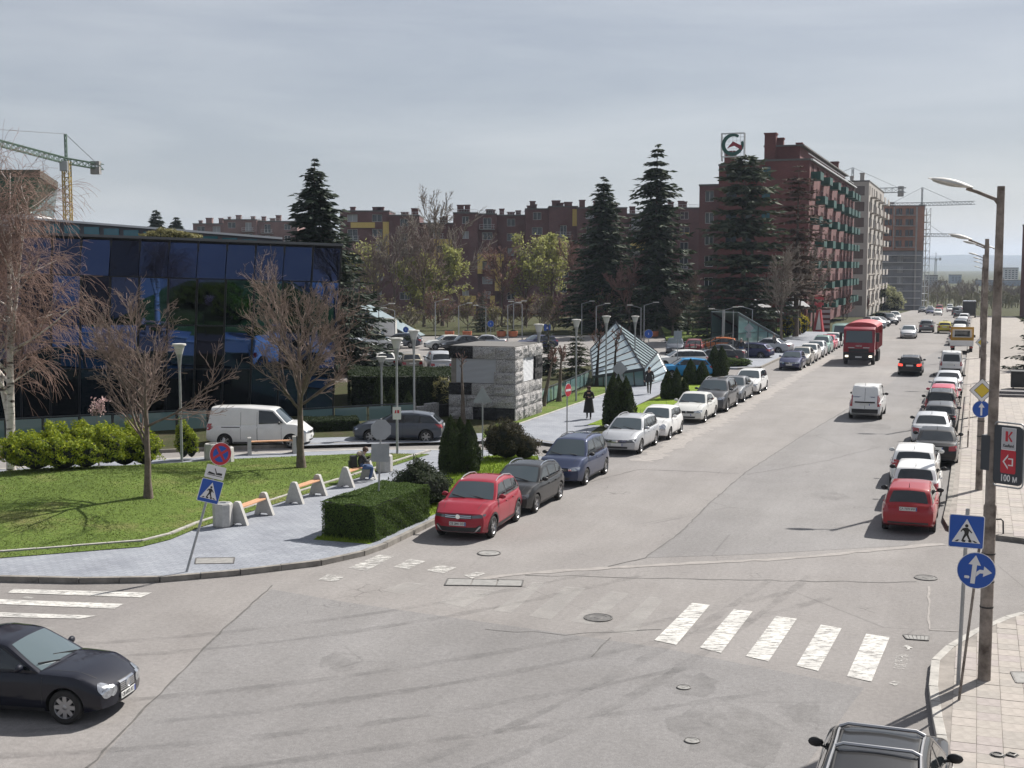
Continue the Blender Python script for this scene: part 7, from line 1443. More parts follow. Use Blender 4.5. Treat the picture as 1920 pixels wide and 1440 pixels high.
simple_van('parked_van', 'pale green and white minibus behind the red truck', G(139.5, -13.2), ROAD_ROT + PI, 5.1, 1.9, 2.05, mp_, PAINT['green'], [('windscreen', [(1.98, -.75, 1.19), (1.98, .75, 1.19), (1.36, .7, 1.92), (1.36, -.7, 1.92)], M_GLASSL), ('side_window', [(1.3, .955, 1.2), (-2.0, .955, 1.2), (-2.0, .955, 1.8), (1.0, .955, 1.8)], M_GLASS)], (1.7, -1.5))
simple_van('distant_truck', 'dark box truck far up the right-hand row', G(262, -1.2), ROAD_ROT, 6, 2.4, 3, [(-3, .5), (3, .5), (3, 3.3), (-3, 3.3)], PAINT['dgrey'], [('rear_door', [(-3.01, -1.1, .8), (-3.01, 1.1, .8), (-3.01, 1.1, 3.1), (-3.01, -1.1, 3.1)], M_TRIM)], (2, -2))
# ================================================================== street furniture
M_POLE = mat('zinc_pole', (.33, .34, .35), .5, .5, var=.15, vscale=4); M_RUST = mat('rusty_pole', (.17, .13, .105), .85, var=.6, vscale=2.2, col2=(.22, .19, .165), bump=.3); M_SBLUE = mat('sign_blue', (.010, .075, .36), .4); M_SWHITE = mat('sign_white', (.68, .68, .68), .4); M_SRED = mat('sign_red', (.45, .02, .035), .4); M_SBLK = mat('sign_black', (.015, .015, .015), .5); M_SYEL = mat('sign_yellow', (.62, .46, .04), .4); M_SBACK = mat('sign_back', (.30, .32, .34), .5, .4, var=.1); M_LHEAD = mat('lamp_head', (.50, .49, .46), .6, var=.2, vscale=5)
def disc(r, n=28): return [(r * math.cos(2 * PI * k / n), r * math.sin(2 * PI * k / n)) for k in range(n)]
def rrect(w, h, r, n=4):
    pts = []
    for (cx, cz, a0) in ((w / 2 - r, h / 2 - r, 0), (-w / 2 + r, h / 2 - r, 90), (-w / 2 + r, -h / 2 + r, 180), (w / 2 - r, -h / 2 + r, 270)):
        pts += [(cx + r * math.cos(R(a0 + 90 * k / n)), cz + r * math.sin(R(a0 + 90 * k / n))) for k in range(n + 1)]
    return pts
def plate_layer(root, name, poly, y0, th, m, c=(0, 0), parent=None):
    mb = MB(); mb.prism([(p[0] + c[0], p[1] + c[1]) for p in poly], y0 - th, y0, axis='y'); return put(name, fixn(mb.mesh(name, m)), parent or root)
WALK = [[(-.02, .10), (.03, .10), (.045, .04), (.035, -.02), (.07, -.10), (.10, -.14), (.065, -.145), (.03, -.09), (.005, -.04), (-.03, -.09), (-.045, -.145), (-.08, -.145), (-.055, -.07), (-.03, -.01), (-.035, .03), (-.06, .055), (-.085, .02), (-.10, .03), (-.065, .085)], [(.04, .085), (.10, .02), (.085, .005), (.03, .06)]]
def sign_face(root, kind, z, s=.6, y=-.045, yaw=0, parent=None):
    o = put('sign_plate', None, root) if False else None; c = (0, z); Y = y
    if kind == 'crossing':
        o = plate_layer(root, 'sign_plate', rrect(s, s, .04), Y, .012, M_SWHITE, c); plate_layer(root, 'blue_field', rrect(s - .03, s - .03, .03), Y - .0125, .003, M_SBLUE, c, o); k = s / .6
        plate_layer(root, 'white_triangle', [(-.24 * k, -.20 * k), (.24 * k, -.20 * k), (0, .23 * k)], Y - .016, .003, M_SWHITE, c, o)
        mb = MB()
        for pl in WALK: mb.prism([(a * k + c[0], b * k + c[1] - .03 * k) for a, b in pl], Y - .0225, Y - .0195, axis='y')
        mb.prism([(a * .03 * k + c[0], b * .03 * k + c[1] + .105 * k) for a, b in disc(1, 10)], Y - .0225, Y - .0195, axis='y')
        for (x, dx) in ((-.15, -.045), (.10, .05), (-.045, -.02), (.03, .02)): mb.prism([((x + dx) * k, c[1] - .19 * k), ((x + dx + .05) * k, c[1] - .19 * k), ((x + .04) * k, c[1] - .155 * k), (x * k, c[1] - .155 * k)], Y - .0225, Y - .0195, axis='y')
        put('pictogram', fixn(mb.mesh('pictogram', M_SBLK)), o)
    elif kind in ('up', 'upright', 'blueround'):
        o = plate_layer(root, 'sign_plate', disc(s / 2), Y, .012, M_SWHITE, c); plate_layer(root, 'blue_field', disc(s / 2 - .012), Y - .0125, .003, M_SBLUE, c, o); k = s / .6
        if kind == 'up': plate_layer(root, 'arrow', [(-.03 * k, -.22 * k), (.03 * k, -.22 * k), (.03 * k, .06 * k), (.10 * k, .06 * k), (0, .22 * k), (-.10 * k, .06 * k), (-.03 * k, .06 * k)], Y - .016, .003, M_SWHITE, c, o)
        elif kind == 'upright':
            plate_layer(root, 'arrow', [(-.07 * k, -.22 * k), (.0, -.22 * k), (.0, .09 * k), (.06 * k, .09 * k), (-.035 * k, .25 * k), (-.13 * k, .09 * k), (-.07 * k, .09 * k)], Y - .016, .003, M_SWHITE, c, o)
            plate_layer(root, 'arrow', [(.004, -.10 * k), (.004, -.02 * k), (.05 * k, .025 * k), (.11 * k, .025 * k), (.11 * k, .09 * k), (.24 * k, -.0 * k), (.11 * k, -.085 * k), (.11 * k, -.03 * k), (.06 * k, -.035 * k)], Y - .016, .003, M_SWHITE, c, o)
            plate_layer(root, 'sticker', rrect(.09, .05, .02), Y - .0195, .002, M_SWHITE, (c[0] - .15, c[1] - .14), o)
        else: plate_layer(root, 'arrow', [(-.02, -.10), (.02, -.10), (.02, .10), (-.02, .10)], Y - .016, .003, M_SWHITE, c, o)
    elif kind == 'priority':
        d = s / math.sqrt(2); dm = lambda r: [(-r, 0), (0, -r), (r, 0), (0, r)]
        o = plate_layer(root, 'sign_plate', dm(d), Y, .012, M_SBLK, c); plate_layer(root, 'white_field', dm(d - .02), Y - .0125, .003, M_SWHITE, c, o); plate_layer(root, 'black_line', dm(d * .62), Y - .016, .002, M_SBLK, c, o); plate_layer(root, 'yellow_field', dm(d * .57), Y - .0185, .003, M_SYEL, c, o)
    elif kind == 'nostop':
        o = plate_layer(root, 'sign_plate', disc(s / 2), Y, .012, M_SWHITE, c); plate_layer(root, 'red_ring', disc(s / 2 - .012), Y - .0125, .003, M_SRED, c, o); k = s / .6
        for a in (0, 90, 180, 270):
            seg = [(.05 * k, 0)] + [(.21 * k * math.cos(R(t)), .21 * k * math.sin(R(t))) for t in range(-37, 38, 12)]
            ro = lambda pl: [(x * math.cos(R(a)) - z_ * math.sin(R(a)), x * math.sin(R(a)) + z_ * math.cos(R(a))) for x, z_ in pl]
            plate_layer(root, 'blue_field', ro(seg), Y - .016, .003, M_SBLUE, c, o)
    elif kind == 'tow':
        o = plate_layer(root, 'sign_plate', rrect(s, s * .62, .03), Y, .012, M_SWHITE, c); mb = MB()
        for pl in ([(-.2, -.07), (.0, -.07), (.0, -.04), (-.17, -.01), (-.2, -.04)], [(.02, -.06), (.2, -.06), (.2, .0), (.1, .0), (.02, -.03)], [(.02, -.02), (.05, -.02), (-.03, .10), (-.05, .09)], [(-.22, -.10), (.22, -.10), (.22, -.085), (-.22, -.085)]): mb.prism([(a, b + c[1]) for a, b in pl], Y - .016, Y - .0125, axis='y')
        put('pictogram', fixn(mb.mesh('pictogram', M_SBLK)), o)
    elif kind == 'noentry':
        o = plate_layer(root, 'sign_plate', disc(s / 2), Y, .012, M_SWHITE, c); plate_layer(root, 'red_field', disc(s / 2 - .012), Y - .0125, .003, M_SRED, c, o); plate_layer(root, 'white_bar', rrect(s * .74, s * .16, .01), Y - .016, .003, M_SWHITE, c, o)
    elif kind == 'octback': o = plate_layer(root, 'sign_plate', [(s / 2 * 1.08 * math.cos(R(22.5 + 45 * k)), s / 2 * 1.08 * math.sin(R(22.5 + 45 * k))) for k in range(8)], Y, .014, M_SBACK, c)
    elif kind == 'sqback': o = plate_layer(root, 'sign_plate', rrect(s, s, .04), Y, .014, M_SBACK, c)
    elif kind == 'triback': o = plate_layer(root, 'sign_plate', [(-s / 2, -s * .4), (s / 2, -s * .4), (0, s * .46)], Y, .014, M_SBACK, c)
    elif kind == 'diaback': o = plate_layer(root, 'sign_plate', [(-s * .7, 0), (0, -s * .7), (s * .7, 0), (0, s * .7)], Y, .014, M_SBACK, c)
    elif kind == 'blueplate': o = plate_layer(root, 'sign_plate', rrect(s, s, .04), Y, .014, M_SBLUE, c); plate_layer(root, 'symbol', [(-.1, -.15), (.14, -.15), (0, .15)], Y - .0145, .003, M_SWHITE, c, o)
    elif kind == 'notice':
        o = plate_layer(root, 'sign_plate', rrect(s, s * 1.5, .02), Y, .012, M_SWHITE, c); plate_layer(root, 'pictogram', [(-.1, 0), (-.06, .14), (-.02, .14), (-.02, 0)], Y - .0125, .003, M_SRED, c, o); plate_layer(root, 'pictogram', rrect(.09, .14, .01), Y - .0125, .003, M_SRED, (c[0] + .06, c[1] + .07), o)
    mb = MB(); mb.box(-.05, .05, Y + .001, .02, z - .03, z + .03); mb.build('bracket', M_POLE, o or root); return o
def post(root, h, r=.03, m=None, z0=-.05): mb = MB(); mb.tube([(0, 0, z0), (0, 0, h)], r, 10); mb.build('post', m or M_POLE, root, 40)
def sign(name, label, loc, rz, h, faces, tilt=None, r=.03, m=None):
    root = thing(name, label, 'sign', loc, rz)
    if tilt: root.rotation_euler = tilt
    post(root, h, r, m)
    for f in faces: sign_face(root, *f[:2], **(f[2] if len(f) > 2 else {}))
    return root
q = at(1796, 1284, KH); sign('crossing_sign', 'blue pedestrian crossing sign on a grey pole at the near right corner', q, T_ROT, 3.45, [('crossing', 3.02, dict(s=.64))], tilt=(0, R(1.2), T_ROT), r=.038)
q = at(1798, 1313, KH); sign('direction_sign', 'round blue sign with arrows ahead and right on a thin dark pole', q, T_ROT, 2.9, [('upright', 2.50, dict(s=.68))], tilt=(0, R(5.2), T_ROT), r=.026, m=M_RUST)
q = at(350, 1072, KH); sign('no_stopping_sign', 'leaning pole with no-stopping, towing and pedestrian crossing signs', q, 0, 3.65, [('nostop', 3.22, dict(s=.62)), ('tow', 2.72, dict(s=.56)), ('crossing', 2.20, dict(s=.62))], tilt=(0, R(18), R(36)), r=.034)
q = W(35.6, -17.35, KH); sign('stop_sign', 'grey back of an octagonal sign over a square plate rising from the box hedge', q, T_ROT, 3.35, [('octback', 3.0, dict(s=.62)), ('sqback', 2.28, dict(s=.56))], tilt=(0, R(2.5), R(10)), r=.03)
q = at(905, 864, KH); sign('give_way_sign', 'grey back of a triangular sign beside the bronze juniper', q, 0, 3.1, [('triback', 2.75, dict(s=.8))], r=.03)
q = at(1063, 832, KH); sign('no_entry_sign', 'red no-entry sign seen obliquely beside the path', q, R(58), 2.7, [('noentry', 2.45, dict(s=.6))], r=.028)
q = at(1161, 790, KH); sign('priority_sign', 'grey back of a diamond sign with a second plate above the dark thuja', q, 0, 3.1, [('diaback', 2.75, dict(s=.6)), ('octback', 2.15, dict(s=.5))], r=.03)
q = W(108.5, -18.0, KH); sign('priority_sign', 'grey back of a diamond sign beside the dark blue hatchback', q, 0, 3.2, [('diaback', 2.8, dict(s=.6)), ('sqback', 2.2, dict(s=.42))], r=.03)
q = W(104.5, -18.6, KH); sign('bare_post', 'thin bare post at the start of the far pavement', q, 0, 4.4, [], r=.03)
for (x, y, Y, k, lb, s_) in ((920, 607, 146, 'blueround', 'round blue sign above the parked silver sedan', .75), (1026, 614, 142, 'blueplate', 'blue square sign among the young spruces', .75), (1216, 626, 118, 'blueround', 'round blue arrow sign behind the glass pyramid', .8), (667, 604, 128, 'noentry', 'red no-entry sign by the pale stair canopy', .7), (682, 600, 132, 'blueplate', 'blue square sign by the pale stair canopy', .7), (761, 618, 130, 'blueround', 'round blue sign right of the tall cargo van', .6)):
    t = atd(x, y, Y); sign('car_park_sign', lb, (t.x, t.y, 0), 0, t.z + .4, [(k, t.z, dict(s=s_))], r=.035)
q = at(1270, 702); sign('bare_post', 'grey plate on a post beside the bright blue small car', q, 0, 3.4, [('sqback', 3.0, dict(s=.6))], r=.03)
# ---- tall street lamps, rusty steel
def street_lamp(label, u, v, h, tilt=0.0, m=M_RUST, two=True, group=None, z=KH):
    b = W(u, v, gz(u) + z); root = thing('street_lamp', label, 'street lamp', tuple(b), T_ROT, group); mb = MB(); mb.tube([(0, 0, -.1), (0, 0, h * .36), (0, 0, h * .365), (0, 0, h * .62), (0, 0, h)], [.125, .12, .10, .095, .07], 14); mb.build('pole', m, root, 40)
    mb = MB(); mb.tube([(0, 0, h - .38), (-.10, 0, h - .24), (-.42, 0, h - .10), (-.62, 0, h - .03)], [.035, .035, .032, .032], 8); mb.build('arm', m, root, 40)
    mb = MB(); n = 12; secs = []
    for k in range(9):
        t = k / 8; x = -.50 - .82 * t; w = .17 * math.sin(PI * min(1, t * .93 + .07)) ** .55; zz = h - .02 + .20 * t; up_, dn = .085 * math.sin(PI * (t * .9 + .08)), .05 * math.sin(PI * (t * .9 + .08)); secs.append([(x, w * math.cos(2 * PI * j / n), zz + (up_ if math.sin(2 * PI * j / n) > 0 else dn) * math.sin(2 * PI * j / n)) for j in range(n)])
    for s in secs: mb.v += s
    mb.f = [(a * n + j, a * n + (j + 1) % n, (a + 1) * n + (j + 1) % n, (a + 1) * n + j) for a in range(8) for j in range(n)] + [tuple(range(n)), tuple(range(8 * n, 9 * n))[::-1]]; mb.m = [0] * len(mb.f)
    hd = put('lamp_head', fixn(mb.mesh('lamp_head', M_LHEAD, 50)), root); mb = MB(); mb.ball((0, 0, 0), 1, sub=2, sc=(.30, .13, .05)); mb.v = [(x - .96, y, z_ + h + .075 + .24 * x * -1 * 1.0) for x, y, z_ in mb.v]; mb.build('lamp_glass', mat('lamp_diffuser', (.33, .33, .31), .35), hd, 60)
    if two:
        mb = MB()
        for zz in (1.45, 1.95, 2.5): mb.lathe([(.13, zz), (.13, zz + .03)], 14)
        mb.build('clamp_band', M_TRIM, root)
    if tilt: root.rotation_euler = (0, tilt, T_ROT)
    return root
l1 = at(1845, 1275, KH); lu, lv = uv_of(l1.x, l1.y)
sl1 = street_lamp('nearest rusty street lamp carrying the supermarket direction board', lu, lv, 9.55, 0); l2 = at(1835, 919, KH); lu2, lv2 = uv_of(l2.x, l2.y)
sl2 = street_lamp('second rusty street lamp carrying the priority diamond and arrow sign', lu2, lv2, 9.0)
for f in (('priority', 3.62, dict(s=.62, y=-.11)), ('up', 2.95, dict(s=.62, y=-.11))): sign_face(sl2, *f[:2], **f[2])
street_lamp('third street lamp along the right-hand pavement', 73, .5, 9.2); street_lamp('slim zinc street lamp beyond the third rusty one', 96, 1.6, 9.3, m=M_POLE, two=False); street_lamp('fifth street lamp beside the flatbed truck', 119, .5, 9.0)
for u in (150, 185, 220): street_lamp('far small street lamp on the right of the falling road', u, .8, 8.8, two=False, group='far street lamps')
q = W(92, .45, KH); sg3 = sign('priority_sign', 'small priority diamond on a post by the white window van', q, T_ROT, 3.2, [('priority', 2.9, dict(s=.6))], r=.035, m=M_POLE)
# supermarket board on the nearest lamp
kb = thing('direction_board', 'dark board with a red K logo and a red arrow reading 100 m', 'sign', (l1.x, l1.y, KH), T_ROT - R(32)); zc = 4.62; kb.scale = (.74, 1, .97); M_BOARD = mat('board_dark', (.035, .042, .052), .5)
fr = plate_layer(kb, 'board', rrect(.78, 1.16, .09), -.02, .05, M_BOARD, (.50, zc)); mb = MB(); pts = rrect(.86, 1.26, .12); mb.tube([(x + .50, -.045, z + zc) for x, z in pts] + [(pts[0][0] + .50, -.045, pts[0][1] + zc)], .018, 8); mb.build('tube_frame', M_POLE, kb, 50)
lg = plate_layer(kb, 'logo_panel', rrect(.40, .44, .01), -.071, .004, M_SWHITE, (.52, zc + .32), fr)
plate_layer(kb, 'logo_border', rrect(.375, .415, .01), -.0755, .001, mat('logo_grey', (.42, .42, .44), .5), (.52, zc + .32), lg)
plate_layer(kb, 'logo_mark', [(-.09, -.1), (-.02, -.1), (-.02, .1), (-.09, .1)], -.077, .003, M_SRED, (.52, zc + .37), lg); plate_layer(kb, 'logo_mark', [(-.01, .01), (.06, .1), (.1, .1), (.1, .08), (.02, .0), (.1, -.08), (.1, -.1), (.06, -.1), (-.01, -.01)], -.077, .003, M_SRED, (.52, zc + .37), lg)
put('lettering', text_mesh('Kaufland', .085, M_SBLK, True, .001), lg, (.52, -.079, zc + .185), rot=(PI / 2, 0, 0)); put('lettering', text_mesh('100 м', .19, M_SWHITE, True, .002), fr, (.55, -.0725, zc - .46), rot=(PI / 2, 0, 0))
ra_ = plate_layer(kb, 'red_panel', rrect(.42, .46, .04), -.071, .004, M_SRED, (.52, zc - .13), fr)
ar = [(-.15, 0), (0, .15), (0, .075), (.14, .075), (.14, -.075), (0, -.075), (0, -.15)]; plate_layer(kb, 'arrow', ar, -.0755, .003, M_SWHITE, (.52, zc - .13), ra_); plate_layer(kb, 'arrow_inner', [(x * .72 + .005, z * .68) for x, z in ar], -.0790, .003, M_SRED, (.52, zc - .13), ra_)
mb = MB(); mb.bbox(-.24, .02, -.10, .16, zc - .35, zc + .35, .02); mb.build('power_box', M_BOARD, kb); mb = MB()
for zz in (zc - .4, zc + .4): mb.bar((0, 0, zz), (.2, -.03, zz), .05)
mb.build('bracket', M_POLE, kb)
# ---- park lamps with conical heads
PLM = {}
def park_lamp(label, x, y, h=4.9, z=KH):
    q = at(x, y, z); root = thing('park_lamp', label, 'street lamp', tuple(q))
    if not PLM:
        mb = MB(); mb.tube([(0, 0, -.05), (0, 0, 3.1), (0, 0, 4.25)], [.055, .05, .048], 10); PLM['pole'] = mb.mesh('pole', M_POLE, 40)
        mb = MB(); mb.lathe([(.05, 3.75), (.085, 4.25), (.13, 4.45)], 14); PLM['neck'] = mb.mesh('neck', M_POLE, 40); mb = MB(); mb.lathe([(.13, 4.45), (.23, 4.80), (.23, 4.82)], 16); PLM['lamp_glass'] = mb.mesh('lamp_glass', mat('frosted', (.50, .50, .49), .4), 40); mb = MB(); mb.lathe([(.275, 4.80), (.285, 4.84), (.27, 4.88), (.02, 4.90)], 18); PLM['cap'] = mb.mesh('cap', M_LHEAD, 40)
    for k, me in PLM.items(): put(k, me, root)
    root.scale = (1, 1, h / 4.9); return root
for (x, y, h, lb) in ((341, 866, 4.9, 'cone-headed park lamp behind the nearest bare tree'), (745, 850, 5.0, 'cone-headed park lamp carrying the red notice'), (777, 812, 5.0, 'cone-headed park lamp behind the slate hatchback'), (1010, 774, 4.9, 'cone-headed park lamp right of the stone kiosk'), (1080, 752, 4.9, 'cone-headed park lamp at the young spruce'), (1136, 736, 4.9, 'cone-headed park lamp before the pyramid left side'), (1190, 716, 4.6, 'cone-headed park lamp before the pyramid right side'), (716, 790, 3.4, 'short cone-headed lamp by the dark hedge')): pl_ = park_lamp(lb, x, y, h)
q = at(745, 850, KH); nt_ = thing('notice_plate', 'small white notice with red pictograms strapped to a park lamp', 'sign', (q.x, q.y - .06, KH)); sign_face(nt_, 'notice', 1.75, s=.36, y=-.02)
# ---- car park lamps
for i, (x, y, Y, lb) in enumerate(((710, 575, 118, 'car park lamp right of the tall cargo van'), (740, 582, 138, 'thin car park lamp behind the slate estate'), (816, 566, 140, 'car park lamp above the off-white hatchback'), (860, 573, 140, 'car park lamp above the dark sedan'), (911, 577, 150, 'thin lamp beside the round blue sign'), (952, 572, 140, 'left of three close car park lamps'), (963, 569, 146, 'middle of three close car park lamps'), (979, 570, 138, 'right of three close car park lamps'), (1091, 569, 150, 'thin lamp behind the young spruce'), (1118, 574, 136, 'lamp left of the pyramid tip'), (1202, 577, 138, 'shorter of two lamps right of the pyramid tip'), (1208, 572, 132, 'taller of two lamps right of the pyramid tip'), (1357, 581, 128, 'thick twin-armed pole before the stair canopy'), (1411, 580, 134, 'thin lamp before the white market canopy'))):
    t = atd(x, y, Y); root = thing('car_park_lamp', lb, 'street lamp', (t.x, t.y, 0)); mb = MB(); mb.tube([(0, 0, -.05), (0, 0, t.z)], [.06, .045] if i != 12 else [.16, .14], 8); mb.build('pole', M_POLE, root, 40); sg = 1 if i % 3 != 1 else -1; mb = MB(); mb.bar((0, 0, t.z - .03), (sg * 1.1, 0, t.z + .28), .05); mb.build('arm', M_POLE, root); mb = MB(); mb.bbox(min(sg * .9, sg * 1.5), max(sg * .9, sg * 1.5), -.12, .12, t.z + .24, t.z + .33, .02); mb.build('lamp_head', M_LHEAD, root)
    if i == 12: mb = MB(); mb.bar((0, 0, t.z - .1), (-1.1, 0, t.z + .1), .05); mb.build('arm', M_POLE, root); mb = MB(); mb.bbox(-1.5, -.9, -.12, .12, t.z + .05, t.z + .16, .02); mb.build('lamp_head', M_LHEAD, root)
for i, x in enumerate((843, 876, 940, 962, 1226)):
    t = atd(x, 633, 146); o = thing('planter', 'orange flower tub along the back of the car park', 'planter', (t.x, t.y, .1), 0, 'orange tubs behind the car park'); mb = MB(); mb.lathe([(.35, 0), (.5, .1), (.55, .65), (.48, .66), (.44, .5)], 10); mb.build('tub', mat('terracotta', (.42, .14, .07), .8), o); mb = MB(); mb.ball((0, 0, .62), .42, sub=1, sc=(1, 1, .5)); mb.build('soil', M_CORE, o)
# ---- benches, bin, blocks
M_BCONC = mat('bench_concrete', (.42, .41, .39), .85, var=.12, vscale=8, bump=.2); M_BWOOD = mat('bench_wood', (.55, .30, .17), .6, var=.2, vscale=12)
def bench(label, a, b, z=KH):
    a, b = at(*a, z), at(*b, z); d = b - a; L = max(1.7, d.length); root = thing('bench', label, 'bench', tuple(a), math.atan2(d.y, d.x))
    for k, x in enumerate((0, L)):
        mb = MB(); mb.prism([(-.36, 0), (-.20, 0), (-.14, .07), (.10, .07), (.16, 0), (.32, 0), (.10, .70), (.06, .74), (-.06, .74), (-.10, .70)], x - .075, x + .075, axis='x'); put('end_block', fixn(mb.mesh('end_block', M_BCONC)), root)
    for y0 in (-.135, .01):
        mb = MB(); mb.bbox(.06, L - .06, y0 + .0, y0 + .125, .52, .57, .012); mb.build('seat_plank', M_BWOOD, root)
    return root
bench('concrete ended bench with a litter bin at its left end', (446, 984), (495, 965)); bench('middle concrete ended bench along the lawn edge', (552, 944), (594, 929)); b3 = bench('concrete ended bench with a seated person', (648, 913), (690, 898))
bench('concrete ended bench at the back of the lawn before the white van', (468, 852), (552, 849)); bench('far left bench half hidden by the golden junipers', (-18, 884), (20, 882))
q = at(418, 987, KH); o = thing('litter_bin', 'octagonal concrete litter bin beside the first bench', 'bin', tuple(q), .2); mb = MB(); mb.lathe([(.27, 0), (.30, .05), (.31, .70), (.29, .74), (.23, .74), (.22, .35), (.001, .34)], 8); mb.build('body', M_BCONC, o); mb = MB(); mb.lathe([(.20, .72), (.21, .735), (.12, .745), (.11, .70)], 12); mb.build('inner_ring', M_POLE, o, 40)
for (x, y, lb) in ((398, 861, 'pale concrete cube at the back of the lawn by the van'), (424, 868, 'grey concrete post block behind the no-stopping sign'), (721, 884, 'pale concrete cube behind the seated person')):
    q = at(x, y, KH); o = thing('concrete_block', lb, 'block', tuple(q), .1); mb = MB(); mb.lathe([(.30, 0), (.33, .03), (.32, .62), (.29, .66), (.22, .66), (.20, .45), (.001, .45)], 8); mb.build('body', M_BCONC, o)
# ---- railings
def glass_rail(label, pts, h=.95, z=KH, step=1.5):
    root = thing('glass_railing', label, 'railing', (0, 0, 0)); P_ = [Vector((p.x, p.y, z)) for p in pts]; mb = MB()
    for a, b in zip(P_, P_[1:]):
        n = max(1, round((b - a).length / step))
        for k in range(n):
            p0, p1 = a.lerp(b, k / n), a.lerp(b, (k + 1) / n); e = (p1 - p0).normalized() * .06; m2 = MB(); m2.quad(p0 + e + Vector((0, 0, .12)), p1 - e + Vector((0, 0, .12)), p1 - e + Vector((0, 0, h - .06)), p0 + e + Vector((0, 0, h - .06))); m2.build('glass_panel', M_GRAIL, root); mb.bar(p0, p0 + Vector((0, 0, h)), .05)
        mb.bar(a + Vector((0, 0, h)), b + Vector((0, 0, h)), .06)
    mb.bar(P_[-1], P_[-1] + Vector((0, 0, h)), .05); mb.build('rail_frame', M_PYD, root); return root
glass_rail('glass railing beside the path under the pollarded trees', [at(1002, 772), at(1060, 747), at(1112, 722)]); glass_rail('glass railing in front of the dark glass building', [at(-60, 838), at(150, 826), at(390, 812)], 1.05); glass_rail('glass railing behind the white parked van', [at(560, 806), at(690, 798), at(780, 793)], .9)
fn = thing('black_fence', 'black bar railing along the far pavement grass', 'fence', (0, 0, 0)); fa, fb_ = W(106, -23.0, .1), W(140, -22.4, .1); n = 16
for k in range(n + 1): mb = MB(); p = fa.lerp(fb_, k / n); mb.bar(p, p + Vector((0, 0, 1.5)), .08); mb.build('post', M_SBLK, fn)
for zz in (.25, .7, 1.15, 1.45): mb = MB(); mb.bar(fa + Vector((0, 0, zz)), fb_ + Vector((0, 0, zz)), .045); mb.build('rail', M_SBLK, fn)
rl = thing('guard_railing', 'dark pipe railing by the steps on the right-hand pavement', 'railing', tuple(W(88, 6.0, KH)), T_ROT); mb = MB()
for k in range(9): mb.bar((0 + .0, k * 1.0, 0), (0, k * 1.0, 1.1), .05); 
for k in range(32): mb.bar((0, k * .25, .15), (0, k * .25, 1.05), .02)
mb.bar((0, 0, 1.1), (0, 8, 1.1), .05); mb.bar((0, 0, .15), (0, 8, .15), .04); mb.build('bars', M_SBLK, rl)
bx_ = thing('waste_container', 'black waste container on the right-hand pavement', 'bin', tuple(W(90, 3.0, KH)), T_ROT); mb = MB(); mb.bbox(-.7, .7, -.5, .5, .12, 1.1, .05); mb.build('body', M_SBLK, bx_); mb = MB(); mb.bbox(-.74, .74, -.54, .54, 1.1, 1.2, .03); mb.build('lid', M_TRIM, bx_)
for sx in (-.55, .55): mb = MB(); mb.lathe([(.09, -.04), (.09, .04)], 10, c=(sx, -.3, .09), axis='x'); mb.build('wheel', M_TRIM, bx_)
gr_ = thing('kerb_rail', 'low rusty pipe rail along the right kerb', 'railing', tuple(W(60, -.15, KH)), T_ROT); mb = MB()
for k in range(7): mb.bar((0, k * 4, 0), (0, k * 4, .75), .06)
mb.bar((0, 0, .72), (0, 24, .72), .05); mb.build('pipe', M_RUST, gr_)
q = at(1872, 1000, KH); o = thing('pipe_loop', 'small bent black pipe loop behind the nearest street lamp', 'post', tuple(q), T_ROT); mb = MB(); mb.tube([(-.30, 0, .40), (.06, 0, .44), (.12, 0, .38), (.14, 0, -.05)], .025, 8); mb.tube([(-.30, 0, .40), (-.30, 0, -.05)], .025, 8); mb.build('pipe', M_SBLK, o, 40)
# dark slab steps across the far right pavement
st = thing('stone_step', 'grey stone step crossing the right-hand pavement', 'step', tuple(W(84, 1.2, KH)), T_ROT); mb = MB(); mb.bbox(0, 9, 0, .5, -.02, .16, .02); mb.build('tread', mat('step_stone', (.16, .15, .15), .9), st); mb = MB(); mb.bbox(0, 9, .52, 1.4, -.02, .32, .02); mb.build('tread', mat('step_stone', (.16, .15, .15), .9), st)
# ---- covers and drains
M_IRON = mat('cast_iron', (.12, .115, .11), .6, .3, var=.3, vscale=8); M_IRON2 = mat('cover_concrete', (.24, .235, .225), .8, var=.2, vscale=6)
def manhole(label, x, y, r=.34, m=M_IRON2, z=.012):
    q = at(x, y); root = thing('manhole_cover', label, 'manhole', (q.x, q.y, z)); mb = MB(); mb.lathe([(r, -.03), (r, .012), (r * .9, .014), (r * .88, -.004)], 28); mb.build('ring', M_IRON, root); mb = MB(); mb.lathe([(r * .86, -.02), (r * .86, .008), (r * .6, .010), (r * .58, .004), (r * .3, .004), (r * .28, .010), (.001, .010)], 28); mb.build('lid', m, root); return root
manhole('round pale manhole cover near the red compact SUV', 917, 1038); manhole('round iron manhole cover on the worn crossing', 1122, 1159, .34, M_IRON); manhole('cracked round manhole cover by the right corner', 1736, 1084, .3, M_IRON); manhole('small round cover in the foreground asphalt', 1282, 1290, .14); manhole('small round cover nearest the black SUV roof', 1298, 1390, .14)
